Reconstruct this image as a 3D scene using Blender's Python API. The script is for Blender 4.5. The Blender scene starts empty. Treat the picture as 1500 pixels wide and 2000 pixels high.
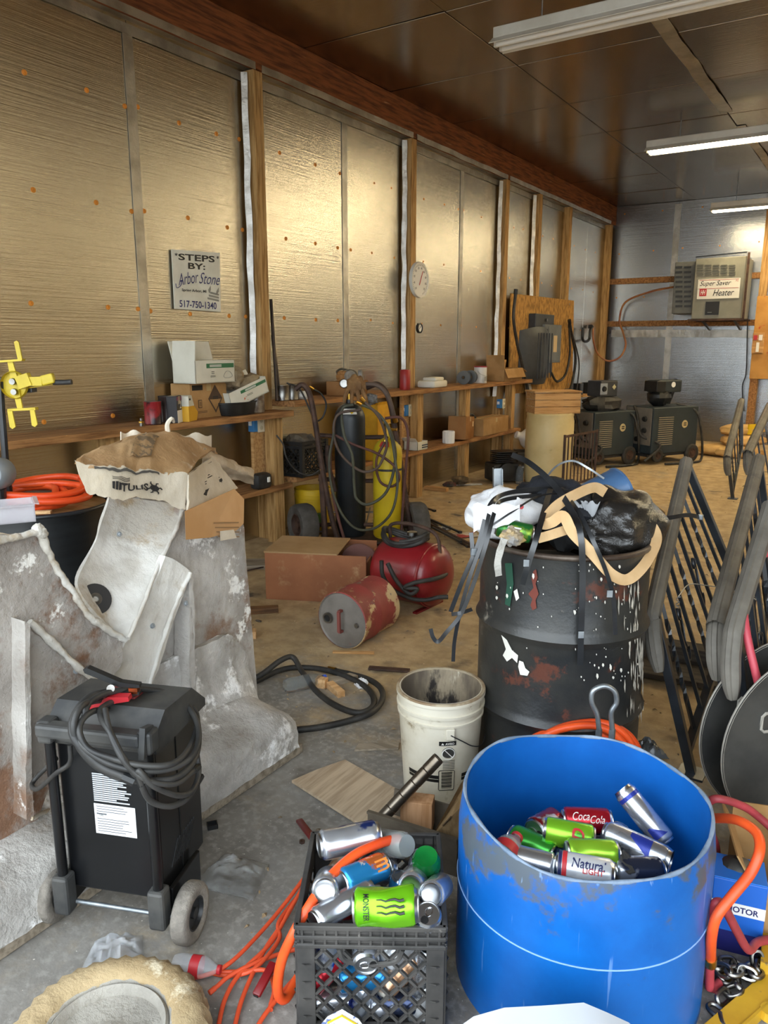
import bpy, bmesh, math, random
from mathutils import Vector, Matrix, noise
random.seed(7)
R = math.radians
scene = bpy.context.scene
COL = scene.collection

# ---------------------------------------------------------------- camera
CAM_H = 1.52
PITCH = math.atan(325 / 1500)
YAW = math.atan(990 / math.hypot(1500, 325))
cam_data = bpy.data.cameras.new('camera')
cam = bpy.data.objects.new('camera', cam_data)
COL.objects.link(cam)
cam.location = (0, 0, CAM_H)
cam.rotation_euler = (math.pi / 2 - PITCH, 0, YAW)
cam_data.sensor_fit = 'VERTICAL'
cam_data.sensor_height = 36
cam_data.lens = 27
cam_data.clip_start = 0.02
scene.camera = cam

# ---------------------------------------------------------------- daylight through the open front, exposure
world = bpy.data.worlds.new('world')
scene.world = world
world.use_nodes = True
_bg = world.node_tree.nodes['Background']
_bg.inputs['Color'].default_value = (0.84, 0.93, 1.0, 1)
_bg.inputs['Strength'].default_value = 3.8
scene.view_settings.view_transform = 'Standard'
scene.view_settings.look = 'None'
scene.view_settings.gamma = 1
scene.view_settings.use_curve_mapping = False
scene.view_settings.exposure = 0.60
LAMP_COLOR = (1.0, 0.83, 0.52)
LAMP_STRENGTH = 39.0

# ---------------------------------------------------------------- measuring helpers
_c, _s = math.cos(PITCH), math.sin(PITCH)
def ray(u, v):
    X = u - 750; Y = -(v - 1000); Z = 1500
    up = Y * _c - Z * _s; fw = Z * _c + Y * _s
    return Vector((-math.sin(YAW) * fw + math.cos(YAW) * X, math.cos(YAW) * fw + math.sin(YAW) * X, up))
def A(u, v, x=None, y=None, z=None, d=None):
    """point of the place on a known plane (x=, y=, z=) or at a known distance d from the viewer's plane"""
    r = ray(u, v)
    if z is not None: t = (z - CAM_H) / r.z
    elif x is not None: t = x / r.x
    elif y is not None: t = y / r.y
    else: t = d / 1500
    return Vector((0, 0, CAM_H)) + r * t
_f3 = Vector((-math.sin(YAW) * _c, math.cos(YAW) * _c, -_s))
def D(p): return (Vector(p) - Vector((0, 0, CAM_H))).dot(_f3)
def S(p): return D(p) / 1500
def AL(pts, **k): return [A(u, v, **k) for u, v in pts]

# ---------------------------------------------------------------- tagging
def tag(o, label=None, cat=None, group=None, kind=None):
    if label: o['label'] = label
    if cat: o['category'] = cat
    if group: o['group'] = group
    if kind: o['kind'] = kind
    return o
def thing(name, label, cat, loc=(0, 0, 0), rz=0, group=None):
    o = bpy.data.objects.new(name, None)
    o.empty_display_size = 0.05
    COL.objects.link(o)
    o.location = loc; o.rotation_euler = (0, 0, rz)
    return tag(o, label, cat, group)
def world_matrix(o):
    m = Matrix.Translation(o.location) @ o.rotation_euler.to_matrix().to_4x4()
    return world_matrix(o.parent) @ m if o.parent else m

# ---------------------------------------------------------------- mesh builder
def frame_of(t):
    t = Vector(t).normalized()
    a = Vector((0, 0, 1)) if abs(t.z) < 0.9 else Vector((1, 0, 0))
    n = t.cross(a).normalized()
    return n, t.cross(n).normalized()
def spline(pts, n=8, closed=False):
    P = [Vector(p) for p in pts]; out = []; L = len(P)
    for i in range(L if closed else L - 1):
        p1 = P[i]; p2 = P[(i + 1) % L]
        p0 = P[i - 1] if (i > 0 or closed) else p1 * 2 - p2
        p3 = P[(i + 2) % L] if (i + 2 < L or closed) else p2 * 2 - p1
        for k in range(n):
            t = k / n
            out.append(0.5 * ((2 * p1) + (p2 - p0) * t + (2 * p0 - 5 * p1 + 4 * p2 - p3) * t * t + (3 * p1 - p0 - 3 * p2 + p3) * t ** 3))
    if not closed: out.append(P[-1])
    return out
class MB:
    def __init__(self): self.v = []; self.f = []; self.m = []; self.cm = 0
    def add(self, vs, fs):
        b = len(self.v); self.v += [Vector(p) for p in vs]
        for q in fs: self.f.append(tuple(b + i for i in q)); self.m.append(self.cm)
        return self
    def slot(self, i): self.cm = i; return self
    def box(self, c, s, rot=None, bev=0.0):
        sx, sy, sz = s[0] / 2, s[1] / 2, s[2] / 2
        M_ = Matrix.Translation(Vector(c))
        if rot is not None:
            M_ = M_ @ (rot.to_4x4() if isinstance(rot, Matrix) else (Matrix.Rotation(rot, 4, 'Z') if isinstance(rot, (int, float)) else rot.to_matrix().to_4x4()))
        if bev <= 0:
            vs = [M_ @ Vector((x * sx, y * sy, z * sz)) for z in (-1, 1) for y in (-1, 1) for x in (-1, 1)]
            return self.add(vs, [(0, 2, 3, 1), (4, 5, 7, 6), (0, 1, 5, 4), (2, 6, 7, 3), (0, 4, 6, 2), (1, 3, 7, 5)])
        bm = bmesh.new(); bmesh.ops.create_cube(bm, size=1)
        for v in bm.verts: v.co = Vector((v.co.x * 2 * sx, v.co.y * 2 * sy, v.co.z * 2 * sz))
        bmesh.ops.bevel(bm, geom=list(bm.edges), offset=min(bev, sx * .95, sy * .95, sz * .95), segments=2, affect='EDGES', profile=0.5)
        bm.verts.ensure_lookup_table(); bm.verts.index_update()
        self.add([M_ @ v.co for v in bm.verts], [[v.index for v in f.verts] for f in bm.faces]); bm.free()
        return self
    def bar(self, p0, p1, w, h, up=(0, 0, 1), bev=0):
        """square bar between two points"""
        p0, p1 = Vector(p0), Vector(p1); y = (p1 - p0).normalized()
        x = y.cross(Vector(up))
        if x.length < 1e-4: x = y.cross(Vector((1, 0, 0)))
        x.normalize(); z = x.cross(y)
        return self.box((p0 + p1) / 2, (w, (p1 - p0).length, h), Matrix((x, y, z)).transposed(), bev)
    def cyl(self, p0, p1, r0, r1=None, n=16, cap=True):
        p0, p1 = Vector(p0), Vector(p1); r1 = r0 if r1 is None else r1
        a, b = frame_of(p1 - p0)
        vs = []
        for p, r in ((p0, r0), (p1, r1)):
            for i in range(n):
                t = 2 * math.pi * i / n; vs.append(p + (a * math.cos(t) + b * math.sin(t)) * r)
        fs = [(i, (i + 1) % n, n + (i + 1) % n, n + i) for i in range(n)]
        if cap: fs += [tuple(range(n))[::-1], tuple(range(n, 2 * n))]
        return self.add(vs, fs)
    def lathe(self, prof, n=32, c=(0, 0, 0), axis=(0, 0, 1), close=False, wob=None):
        c = Vector(c); ax = Vector(axis).normalized()
        if abs(ax.z) > .9999: a, b = Vector((1, 0, 0)), Vector((0, 1, 0)) * (1 if ax.z > 0 else -1)
        else: a, b = frame_of(ax)
        vs = []
        for k, (r, z) in enumerate(prof):
            for i in range(n):
                t = 2 * math.pi * i / n
                rr, zz = (r, z) if wob is None else wob(r, z, t, k)
                vs.append(c + ax * zz + (a * math.cos(t) + b * math.sin(t)) * rr)
        m = len(prof); fs = []
        for k in range(m if close else m - 1):
            k2 = (k + 1) % m
            for i in range(n): fs.append((k * n + i, k * n + (i + 1) % n, k2 * n + (i + 1) % n, k2 * n + i))
        if not close:
            if prof[0][0] > 1e-5: pass
        return self.add(vs, fs)
    def disc(self, c, axis, r, n=24):
        a, b = frame_of(axis); c = Vector(c)
        return self.add([c + (a * math.cos(2 * math.pi * i / n) + b * math.sin(2 * math.pi * i / n)) * r for i in range(n)], [tuple(range(n))])
    def tube(self, pts, r, n=8, closed=False, flat=None):
        P = [Vector(p) for p in pts]; L = len(P); rings = []
        nrm = None; vs = []
        for i in range(L):
            if closed: t = P[(i + 1) % L] - P[i - 1]
            else: t = P[min(i + 1, L - 1)] - P[max(i - 1, 0)]
            if t.length < 1e-9: t = Vector((0, 0, 1))
            t.normalize()
            if nrm is None: nrm = frame_of(t)[0] if flat is None else (Vector(flat) - t * t.dot(Vector(flat))).normalized()
            else:
                nrm = nrm - t * t.dot(nrm)
                nrm = nrm.normalized() if nrm.length > 1e-6 else frame_of(t)[0]
            bi = t.cross(nrm); rr = r(i / (L - 1)) if callable(r) else r
            ra, rb = rr if isinstance(rr, tuple) else (rr, rr)
            for k in range(n):
                q = 2 * math.pi * (k + .5) / n; vs.append(P[i] + nrm * (ra * math.cos(q)) + bi * (rb * math.sin(q)))
        fs = []
        for i in range(L if closed else L - 1):
            j = (i + 1) % L
            for k in range(n): fs.append((i * n + k, i * n + (k + 1) % n, j * n + (k + 1) % n, j * n + k))
        if not closed: fs += [tuple(range(n))[::-1], tuple(range((L - 1) * n, L * n))]
        return self.add(vs, fs)
    def prism(self, poly, ext):
        """polygon of 3-D points pushed along ext"""
        P = [Vector(p) for p in poly]; n = len(P); e = Vector(ext)
        return self.add(P + [p + e for p in P], [tuple(range(n))[::-1], tuple(range(n, 2 * n))] + [(i, (i + 1) % n, n + (i + 1) % n, n + i) for i in range(n)])
    def sheet(self, fn, nu, nv, th=0.0):
        """fn(a,b) with a,b in 0..1 -> point; a shell of thickness th"""
        g = [[Vector(fn(i / nu, j / nv)) for j in range(nv + 1)] for i in range(nu + 1)]
        w = nv + 1; vs = [p for row in g for p in row]
        fs = [(i * w + j, (i + 1) * w + j, (i + 1) * w + j + 1, i * w + j + 1) for i in range(nu) for j in range(nv)]
        if th:
            nr = []
            for i in range(nu + 1):
                for j in range(nv + 1):
                    du = g[min(i + 1, nu)][j] - g[max(i - 1, 0)][j]; dv = g[i][min(j + 1, nv)] - g[i][max(j - 1, 0)]
                    q = du.cross(dv); nr.append(q.normalized() if q.length > 1e-9 else Vector((0, 0, 1)))
            N = len(vs); vs = vs + [p - q * th for p, q in zip(vs, nr)]
            fs = fs + [tuple(N + i for i in reversed(q)) for q in fs]
            loop = [i * w for i in range(nu + 1)] + [nu * w + j for j in range(1, nv + 1)] + [i * w + nv for i in range(nu - 1, -1, -1)] + [j for j in range(nv - 1, 0, -1)]
            for k in range(len(loop)):
                a, b = loop[k], loop[(k + 1) % len(loop)]; fs.append((b, a, N + a, N + b))
        return self.add(vs, fs)
    def ball(self, c, r, nu=14, nv=9, dis=None, rot=None):
        c = Vector(c); rr = r if isinstance(r, (tuple, list)) else (r, r, r); vs = []
        for j in range(nv + 1):
            ph = math.pi * j / nv
            for i in range(nu):
                t = 2 * math.pi * i / nu
                p = Vector((math.sin(ph) * math.cos(t), math.sin(ph) * math.sin(t), math.cos(ph)))
                k = 1 + (dis(p) if dis else 0)
                q = Vector((p.x * rr[0], p.y * rr[1], p.z * rr[2])) * k
                if rot is not None: q = rot @ q
                vs.append(c + q)
        fs = [(j * nu + i, (j + 1) * nu + i, (j + 1) * nu + (i + 1) % nu, j * nu + (i + 1) % nu) for j in range(nv) for i in range(nu)]
        return self.add(vs, fs)
    def xf(self, m):
        self.v = [m @ p for p in self.v]; return self
    def build(self, name, mat, parent=None, world=False, smooth=None, label=None, kind=None):
        vs = self.v
        o = bpy.data.objects.new(name, None) if False else None
        if parent is not None and world:
            inv = world_matrix(parent).inverted(); vs = [inv @ p for p in vs]
        loc = Vector((0, 0, 0))
        if parent is None:
            lo = Vector((min(p.x for p in vs), min(p.y for p in vs), min(p.z for p in vs)))
            hi = Vector((max(p.x for p in vs), max(p.y for p in vs), max(p.z for p in vs)))
            loc = Vector(((lo.x + hi.x) / 2, (lo.y + hi.y) / 2, lo.z)); vs = [p - loc for p in vs]
        me = bpy.data.meshes.new(name)
        me.from_pydata([tuple(p) for p in vs], [], self.f)
        mats = mat if isinstance(mat, (list, tuple)) else [mat]
        for m_ in mats: me.materials.append(m_)
        if len(mats) > 1: me.polygons.foreach_set('material_index', self.m)
        bm = bmesh.new(); bm.from_mesh(me)
        bmesh.ops.remove_doubles(bm, verts=bm.verts, dist=1e-6)
        bmesh.ops.recalc_face_normals(bm, faces=bm.faces); bm.to_mesh(me); bm.free()
        if smooth:
            me.shade_smooth(); me.set_sharp_from_angle(angle=R(smooth))
        me.update()
        o = bpy.data.objects.new(name, me); COL.objects.link(o)
        o.location = loc
        if parent is not None: o.parent = parent
        if label: o['label'] = label
        if kind: o['kind'] = kind
        return o
def copy_tree(o, parent=None, loc=None, rot=None):
    c = o.copy(); COL.objects.link(c)
    if parent is not None: c.parent = parent
    if loc is not None: c.location = loc
    if rot is not None: c.rotation_euler = rot
    for ch in list(o.children): copy_tree(ch, c)
    return c

# ---------------------------------------------------------------- lettering
_text_cache = {}
def text_mesh(s, bold=0.0, shear=0.0):
    k = (s, bold, shear)
    if k not in _text_cache:
        cu = bpy.data.curves.new('lettering', 'FONT'); cu.body = s; cu.size = 1; cu.offset = bold; cu.shear = shear
        cu.align_x = 'CENTER'; cu.align_y = 'CENTER'; cu.resolution_u = 3
        ob = bpy.data.objects.new('lettering', cu)
        me = bpy.data.meshes.new_from_object(ob)
        v = [p.co.copy() for p in me.vertices]; f = [tuple(q.vertices) for q in me.polygons]
        if v:
            x0, x1 = min(p.x for p in v), max(p.x for p in v); y0, y1 = min(p.y for p in v), max(p.y for p in v)
            v = [Vector(((p.x - (x0 + x1) / 2) / max(x1 - x0, 1e-6), (p.y - (y0 + y1) / 2) / max(y1 - y0, 1e-6), 0)) for p in v]
        bpy.data.objects.remove(ob); bpy.data.curves.remove(cu); bpy.data.meshes.remove(me)
        _text_cache[k] = (v, f)
    return _text_cache[k]
def put_text(mb, s, o, ex, ey, w, h, bold=0.0, shear=0.0, fn=None):
    """lettering w x h centred on o; ex / ey = reading direction and up"""
    v, f = text_mesh(s, bold, shear); o = Vector(o); ex = Vector(ex).normalized(); ey = Vector(ey).normalized()
    if fn: return mb.add([fn(p.x * w, p.y * h) for p in v], f)
    return mb.add([o + ex * (p.x * w) + ey * (p.y * h) for p in v], f)

# ---------------------------------------------------------------- materials
_mats = {}
def _nodes(name):
    m = bpy.data.materials.new(name); m.use_nodes = True
    return m, m.node_tree.nodes, m.node_tree.links, m.node_tree.nodes['Principled BSDF']
def lin(c):
    return tuple(((x / 12.92) if x <= 0.04045 else ((x + 0.055) / 1.055) ** 2.4) for x in c)
def hexc(h): return lin(tuple(int(h[i:i + 2], 16) / 255 for i in (0, 2, 4)))
def mat(name, c, rough=.6, metal=0.0, c2=None, scale=6.0, detail=5, stretch=(1, 1, 1), bump=0.0, bscale=None, spots=None, spots2=None, band=(.35, .65), spec=.5, alpha=None, trans=0.0, ior=1.45, emit=None, coat=0.0, bdist=.02):
    """c, c2: hex strings mixed by noise; spots=(hex, scale, threshold, softness): patches of dirt or wear"""
    if name in _mats: return _mats[name]
    m, N, L, b = _nodes(name)
    tc = N.new('ShaderNodeTexCoord'); mp = N.new('ShaderNodeMapping'); mp.inputs['Scale'].default_value = stretch
    L.new(tc.outputs['Object'], mp.inputs['Vector'])
    b.inputs['Roughness'].default_value = rough; b.inputs['Metallic'].default_value = metal
    b.inputs['Specular IOR Level'].default_value = spec
    b.inputs['Coat Weight'].default_value = coat
    def noi(sc, det=5, r=.6):
        n = N.new('ShaderNodeTexNoise'); n.inputs['Scale'].default_value = sc; n.inputs['Detail'].default_value = det; n.inputs['Roughness'].default_value = r
        L.new(mp.outputs['Vector'], n.inputs['Vector']); return n.outputs['Fac']
    def rng(src, a, z):
        r_ = N.new('ShaderNodeMapRange'); r_.interpolation_type = 'SMOOTHSTEP'
        r_.inputs['From Min'].default_value = a; r_.inputs['From Max'].default_value = z; L.new(src, r_.inputs['Value']); return r_.outputs['Result']
    def mix(fac, a, z):
        x = N.new('ShaderNodeMix'); x.data_type = 'RGBA'; L.new(fac, x.inputs[0])
        for i, q in ((6, a), (7, z)):
            if isinstance(q, tuple): x.inputs[i].default_value = (*q, 1)
            else: L.new(q, x.inputs[i])
        return x.outputs[2]
    col = hexc(c)
    if c2: col = mix(rng(noi(scale, detail), *band), hexc(c), hexc(c2))
    for sp in (spots, spots2):
        if sp: col = mix(rng(noi(sp[1], 6, .7), sp[2], sp[2] + sp[3]), col if not isinstance(col, tuple) else col, hexc(sp[0]))
    if isinstance(col, tuple): b.inputs['Base Color'].default_value = (*col, 1)
    else: L.new(col, b.inputs['Base Color'])
    if bump:
        bp = N.new('ShaderNodeBump'); bp.inputs['Strength'].default_value = bump; bp.inputs['Distance'].default_value = bdist
        L.new(noi(bscale or scale * 4, 6, .65), bp.inputs['Height']); L.new(bp.outputs['Normal'], b.inputs['Normal'])
    if trans: b.inputs['Transmission Weight'].default_value = trans; b.inputs['IOR'].default_value = ior
    if alpha is not None: b.inputs['Alpha'].default_value = alpha
    if emit: b.inputs['Emission Color'].default_value = (*emit[0], 1); b.inputs['Emission Strength'].default_value = emit[1]
    _mats[name] = m; return m
def wood(name, c, c2, axis='Y', sc=1.0, rough=.75, spots=None):
    st = {'X': (.7, 9, 9), 'Y': (9, .7, 9), 'Z': (9, 9, .7)}[axis]
    return mat(name, c, rough, c2=c2, scale=5 * sc, detail=7, stretch=st, bump=.25, bscale=14 * sc, bdist=.004, spots=spots, band=(.38, .66), spec=.25)
def foil(name, c, rough, axis, c2=None, bump=.35):
    if name in _mats: return _mats[name]
    m, N, L, b = _nodes(name)
    tc = N.new('ShaderNodeTexCoord'); h = []
    for st, sc, det in axis:
        mp = N.new('ShaderNodeMapping'); mp.inputs['Scale'].default_value = st; L.new(tc.outputs['Object'], mp.inputs['Vector'])
        n = N.new('ShaderNodeTexNoise'); n.inputs['Scale'].default_value = sc; n.inputs['Detail'].default_value = det; L.new(mp.outputs['Vector'], n.inputs['Vector']); h.append(n.outputs['Fac'])
    nrm = None
    for i, q in enumerate(h):
        bp = N.new('ShaderNodeBump'); bp.inputs['Strength'].default_value = bump if i < len(h) - 1 else bump * .8; bp.inputs['Distance'].default_value = (.0030, .0010, .022)[i % 3]
        L.new(q, bp.inputs['Height'])
        if nrm: L.new(nrm, bp.inputs['Normal'])
        nrm = bp.outputs['Normal']
    L.new(nrm, b.inputs['Normal'])
    b.inputs['Base Color'].default_value = (*hexc(c), 1); b.inputs['Metallic'].default_value = 1; b.inputs['Roughness'].default_value = rough
    _mats[name] = m; return m

W_POST = wood('pine post wood', 'bd9762', '8f6a3c', 'Z')
W_BEAM = wood('beam wood', '8a5330', '5b3420', 'Y', spots=('b98c66', 3, .62, .12))
W_SHELF = wood('shelf wood', 'a87a4c', '77512f', 'Y', spots=('4f3a26', 5, .64, .1))
W_RAW = wood('raw pine', 'c79c67', 'a97c4b', 'X')
W_OLD = wood('weathered wood', 'a39684', '7d7262', 'X')
W_BLOCK = wood('cut lumber', 'd8b182', 'b98d5c', 'Y')
M_WHITE = mat('white print', 'e9e7e0', .55)
M_BLACK = mat('black print', '141414', .5)
M_RUBBER = mat('black rubber', '1d1c1b', .6, c2='3a3733', scale=9)
M_BLACKP = mat('black plastic', '161718', .42, c2='232425', scale=10, spots=('6d6a64', 14, .69, .12))
M_BLACKM = mat('black painted steel', '17191c', .35, c2='2a2d31', scale=7, spots=('8c8577', 20, .68, .15), spec=.6)
M_STEEL = mat('bare steel', '9a9894', .35, 1.0, c2='6e6a65', scale=10)
M_GALV = mat('galvanised steel', 'a3a8ac', .42, .8, c2='7e8489', scale=12)
M_RUST = mat('rusty steel', '5a4235', .7, .3, c2='3c2c25', scale=9, bump=.2)
M_CARD = mat('cardboard', 'b08a5c', .85, c2='9a7548', scale=4, spec=.15)
M_CARD2 = mat('dark cardboard', '9c7148', .85, c2='84592f', scale=3, spec=.15)
M_BRASS = mat('brass', 'c39a45', .3, 1.0)
M_ALU = mat('bright aluminium', 'd6d8dc', .22, 1.0, c2='b9bcc2', scale=18)
M_ORANGE = mat('orange hose rubber', 'f05a24', .4, c2='d8481c', scale=5, spots=('b9a08a', 30, .68, .2))
M_REDHOSE = mat('red hose rubber', 'b8434a', .5, c2='8f3238', scale=6, spots=('77605a', 14, .62, .2))
# ================================================================ the building
WX = -4.13      # foil face of the left wall
PX = -4.03      # face of the posts and of the beam
BY = 13.30      # foil face of the back wall
CZ = 3.74       # ceiling
XR, YF = 5.2, -0.35
AX_L = [((1, .22, 20), 6, 5), ((1, 45, 60), 7, 2), ((1, .5, .4), 2.2, 2)]
AX_B = [((.22, 1, 20), 6, 5), ((45, 1, 60), 7, 2), ((.5, 1, .4), 2.2, 2)]
AX_C = [((.6, 9, 1), 6, 3), ((50, 50, 1), 7, 2), ((.5, .4, 1), 2.2, 2)]
F_L = foil('wall foil', 'c2bcb0', .24, AX_L, bump=.5)
F_B = foil('back wall foil', 'a3a4a4', .24, AX_B, bump=.5)
F_C = foil('ceiling foil', '9c8f82', .20, AX_C, bump=.22)
F_TAPE = mat('foil tape', 'bdb9b0', .38, .85, c2='9d988e', scale=5, bump=.35, bscale=14)
F_TAPE2 = mat('crumpled bright foil tape', 'e6e4df', .35, .75, c2='c2beb6', scale=9, bump=.6, bscale=22)
M_DARKWALL = mat('far side wall sheathing', '8a857c', .55, .3, c2='777166')

# ---- floor
def floor_material():
    m, N, L, b = _nodes('dusty concrete floor')
    geo = N.new('ShaderNodeNewGeometry'); tc = geo.outputs['Position']
    def noi(sc, det=6, r=.6):
        n = N.new('ShaderNodeTexNoise'); n.inputs['Scale'].default_value = sc; n.inputs['Detail'].default_value = det; n.inputs['Roughness'].default_value = r; L.new(tc, n.inputs['Vector']); return n.outputs['Fac']
    def rng(src, a, z, o0=0, o1=1):
        r_ = N.new('ShaderNodeMapRange'); r_.interpolation_type = 'SMOOTHSTEP'
        for k, q in (('From Min', a), ('From Max', z), ('To Min', o0), ('To Max', o1)): r_.inputs[k].default_value = q
        L.new(src, r_.inputs['Value']); return r_.outputs['Result']
    def mix(fac, a, z):
        x = N.new('ShaderNodeMix'); x.data_type = 'RGBA'; L.new(fac, x.inputs[0])
        for i, q in ((6, a), (7, z)):
            if isinstance(q, tuple): x.inputs[i].default_value = (*q, 1)
            else: L.new(q, x.inputs[i])
        return x.outputs[2]
    def mth(op, a, z):
        x = N.new('ShaderNodeMath'); x.operation = op
        for i, q in ((0, a), (1, z)):
            if isinstance(q, (int, float)): x.inputs[i].default_value = q
            else: L.new(q, x.inputs[i])
        return x.outputs[0]
    base = mix(rng(noi(2.2), .35, .65), hexc('8f8b85'), hexc('74706a'))
    base = mix(rng(noi(38, 3), .45, .7), base, hexc('9a968f'))
    sx = N.new('ShaderNodeSeparateXYZ'); L.new(tc, sx.inputs[0])
    ybias = rng(sx.outputs['Y'], 1.6, 3.4, -.20, .12)                 # saw dust lies deep inside, swept away by the door
    dust = rng(mth('ADD', noi(1.7, 8, .7), ybias),   .33, .60)
    dust2 = mix(rng(noi(9, 6), .3, .7), hexc('cbb084'), hexc('a98e64'))
    col = mix(mth('MULTIPLY', dust, .85), base, dust2)
    col = mix(rng(noi(3.3, 5, .5), .60, .74), col, hexc('5a5149'))
    col = mix(rng(noi(75, 2), .70, .76), col, hexc('d6d0c4'))
    L.new(col, b.inputs['Base Color']); b.inputs['Roughness'].default_value = .82; b.inputs['Specular IOR Level'].default_value = .25
    bp = N.new('ShaderNodeBump'); bp.inputs['Strength'].default_value = .35; bp.inputs['Distance'].default_value = .006
    L.new(noi(45, 5), bp.inputs['Height']); L.new(bp.outputs['Normal'], b.inputs['Normal'])
    return m
mb = MB(); mb.box(((WX + XR) / 2, (YF + BY) / 2, -.06), (XR - WX + .4, BY - YF + .4, .12))
tag(mb.build('floor', floor_material()), kind='structure')
mb = MB(); mb.box((0, -20.5, -.085), (60, 40, .05))
tag(mb.build('yard_ground', mat('gravel yard', '9a958c', .9, c2='857f75', scale=3)), kind='structure')

# ---- left wall
posts_y = [4.58, 6.78, 8.97, 10.02, 11.16, 13.10]
tapes_y = [3.51, 5.77, 7.97]
mb = MB(); mb.box((WX - .08, (YF + BY) / 2, CZ / 2 + .06), (.1, BY - YF + .26, CZ + .12))
wall_left = tag(mb.build('wall_left', M_DARKWALL), kind='structure')
edges = [YF, 1.25, 2.4, 3.51, 4.58, 5.77, 6.78, 7.97, 8.97, 10.02, 11.16, 12.2, BY]
for a, b_ in zip(edges[:-1], edges[1:]):
    MB().box((WX - .015, (a + b_) / 2, CZ / 2), (.03, b_ - a - .004, CZ), bev=.003).build('foil_panel', F_L, wall_left, True)
def wobbly_strip(p0, p1, w, th, nrm, wob=.004, n=24):
    p0, p1, nrm = Vector(p0), Vector(p1), Vector(nrm); side = (p1 - p0).normalized().cross(nrm)
    sd = random.random() * 50
    def fn(a, b_):
        q = p0.lerp(p1, a); k = noise.noise(Vector((a * 14 + sd, b_ * 3, 0)))
        return q + side * ((b_ - .5) * w + wob * noise.noise(Vector((a * 9, sd, 0)))) + nrm * (th + wob * .6 * k)
    mbx = MB(); mbx.sheet(fn, n, 3, th); return mbx
for y in tapes_y: wobbly_strip((WX, y, .1), (WX, y, 3.42), .075, .003, (1, 0, 0)).build('seam_tape', F_TAPE, wall_left, True, smooth=40)
for i, y in enumerate(posts_y):
    MB().box(((PX + WX) / 2, y, 1.72), (PX - WX, .10, 3.44), bev=.004).build('post', W_POST, wall_left, True)
    if i < 4: wobbly_strip((WX + .03, y - .067, .9), (WX + .03, y - .067, 3.42), .045, .012, (.6, -.8, 0), .012, 40).build('bright_tape', F_TAPE2, wall_left, True, smooth=40)
for a, b_ in ((YF, 2.5), (2.5, 6.2), (6.2, 9.9), (9.9, BY)):
    MB().box((PX - .02, (a + b_) / 2, 3.595), (.04, b_ - a - .003, .29), bev=.003).build('beam', W_BEAM, wall_left, True)
MB().box(((WX + PX) / 2 - .02, (YF + BY) / 2, 3.46), (PX - WX - .04, BY - YF, .02)).build('foil_ledge', F_TAPE, wall_left, True)
for a, b_ in ((1.0, 4.55), (4.62, 6.75), (6.82, 8.94), (9.0, 13.0)):
    wobbly_strip((PX + .001, a, 3.462), (PX + .001, b_, 3.462), .05, .004, (1, 0, 0), .006, 40).build('ledge_tape', F_TAPE, wall_left, True, smooth=40)
    wobbly_strip((WX + .004, a, 3.40), (WX + .004, b_, 3.40), .06, .003, (1, 0, 0), .006, 40).build('ledge_tape', F_TAPE, wall_left, True, smooth=40)
M_WASH = mat('orange fastener plastic', 'd0832a', .5)
M_WASH2 = mat('dull fastener steel', '6e5a44', .5, .4)
wash = None
for z, n0 in ((2.97, 0), (2.36, .05), (1.745, -.02), (1.075, .1)):
    for k, y in enumerate((2.3, 2.75, 3.2, 3.46, 3.56, 3.92, 4.28, 4.47, 4.95, 5.35, 5.70, 5.83, 6.22, 6.55, 7.15, 7.55, 7.92, 8.02, 8.45, 9.35, 9.7, 10.4, 10.8, 11.6, 12.1, 12.6)):
        yy = y + random.uniform(-.05, .05) if k not in (3, 4, 7) else y
        zz = z + random.uniform(-.012, .012)
        if z < 1.2 and y > 3.4: continue
        if wash is None:
            w_ = MB(); w_.lathe([(0, .006), (.009, .006), (.011, .003), (.0145, .004), (.0155, 0)], 10, axis=(1, 0, 0)); wash = w_.build('fastener_washer', M_WASH, wall_left)
            wash.location = (0, 0, 0)
            o = wash
        else:
            o = wash.copy(); COL.objects.link(o)
            if y > 6: 
                o.scale = (.7, .7, .7)
        inv = world_matrix(wall_left).inverted(); o.location = inv @ Vector((WX, yy, zz))

# ---- back wall
mb = MB(); mb.box(((WX + XR) / 2, BY + .08, CZ / 2 + .06), (XR - WX + .26, .1, CZ + .12))
wall_back = tag(mb.build('wall_back', M_DARKWALL), kind='structure')
xe = [WX, -3.05, -1.75, -.5, .8, 2.1, 3.4, XR]
for a, b_ in zip(xe[:-1], xe[1:]):
    for z0, z1 in ((0, 1.72), (1.72, CZ)):
        MB().box(((a + b_) / 2, BY + .015, (z0 + z1) / 2), (b_ - a - .004, .03, z1 - z0 - .004), bev=.003).build('foil_panel', F_B, wall_back, True)
wobbly_strip((-3.06, BY - .003, .5), (-3.06, BY - .003, 3.7), .1, .003, (0, -1, 0)).build('seam_tape', F_TAPE, wall_back, True, smooth=40)
wobbly_strip((-4.0, BY - .003, 1.72), (-1.8, BY - .003, 1.70), .12, .003, (0, -1, 0), .008, 40).build('seam_tape', F_TAPE, wall_back, True, smooth=40)
MB().box((-3.55, BY - .02, 2.56), (1.1, .04, .09), bev=.003).build('cross_board', W_SHELF, wall_back, True)
MB().box((-1.88, BY - .02, 2.56), (.22, .04, .09), bev=.003).build('cross_board', W_SHELF, wall_back, True)
MB().box((-3.4, BY - .02, 1.875), (1.35, .04, .09), bev=.003).build('cross_board', W_SHELF, wall_back, True)
MB().box((-2.24, BY - .02, 1.865), (.98, .04, .09), bev=.003).build('cross_board', W_SHELF, wall_back, True)
MB().box((-1.72, BY - .05, 1.87), (.11, .1, 3.74), bev=.004).build('post', W_POST, wall_back, True)
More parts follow.
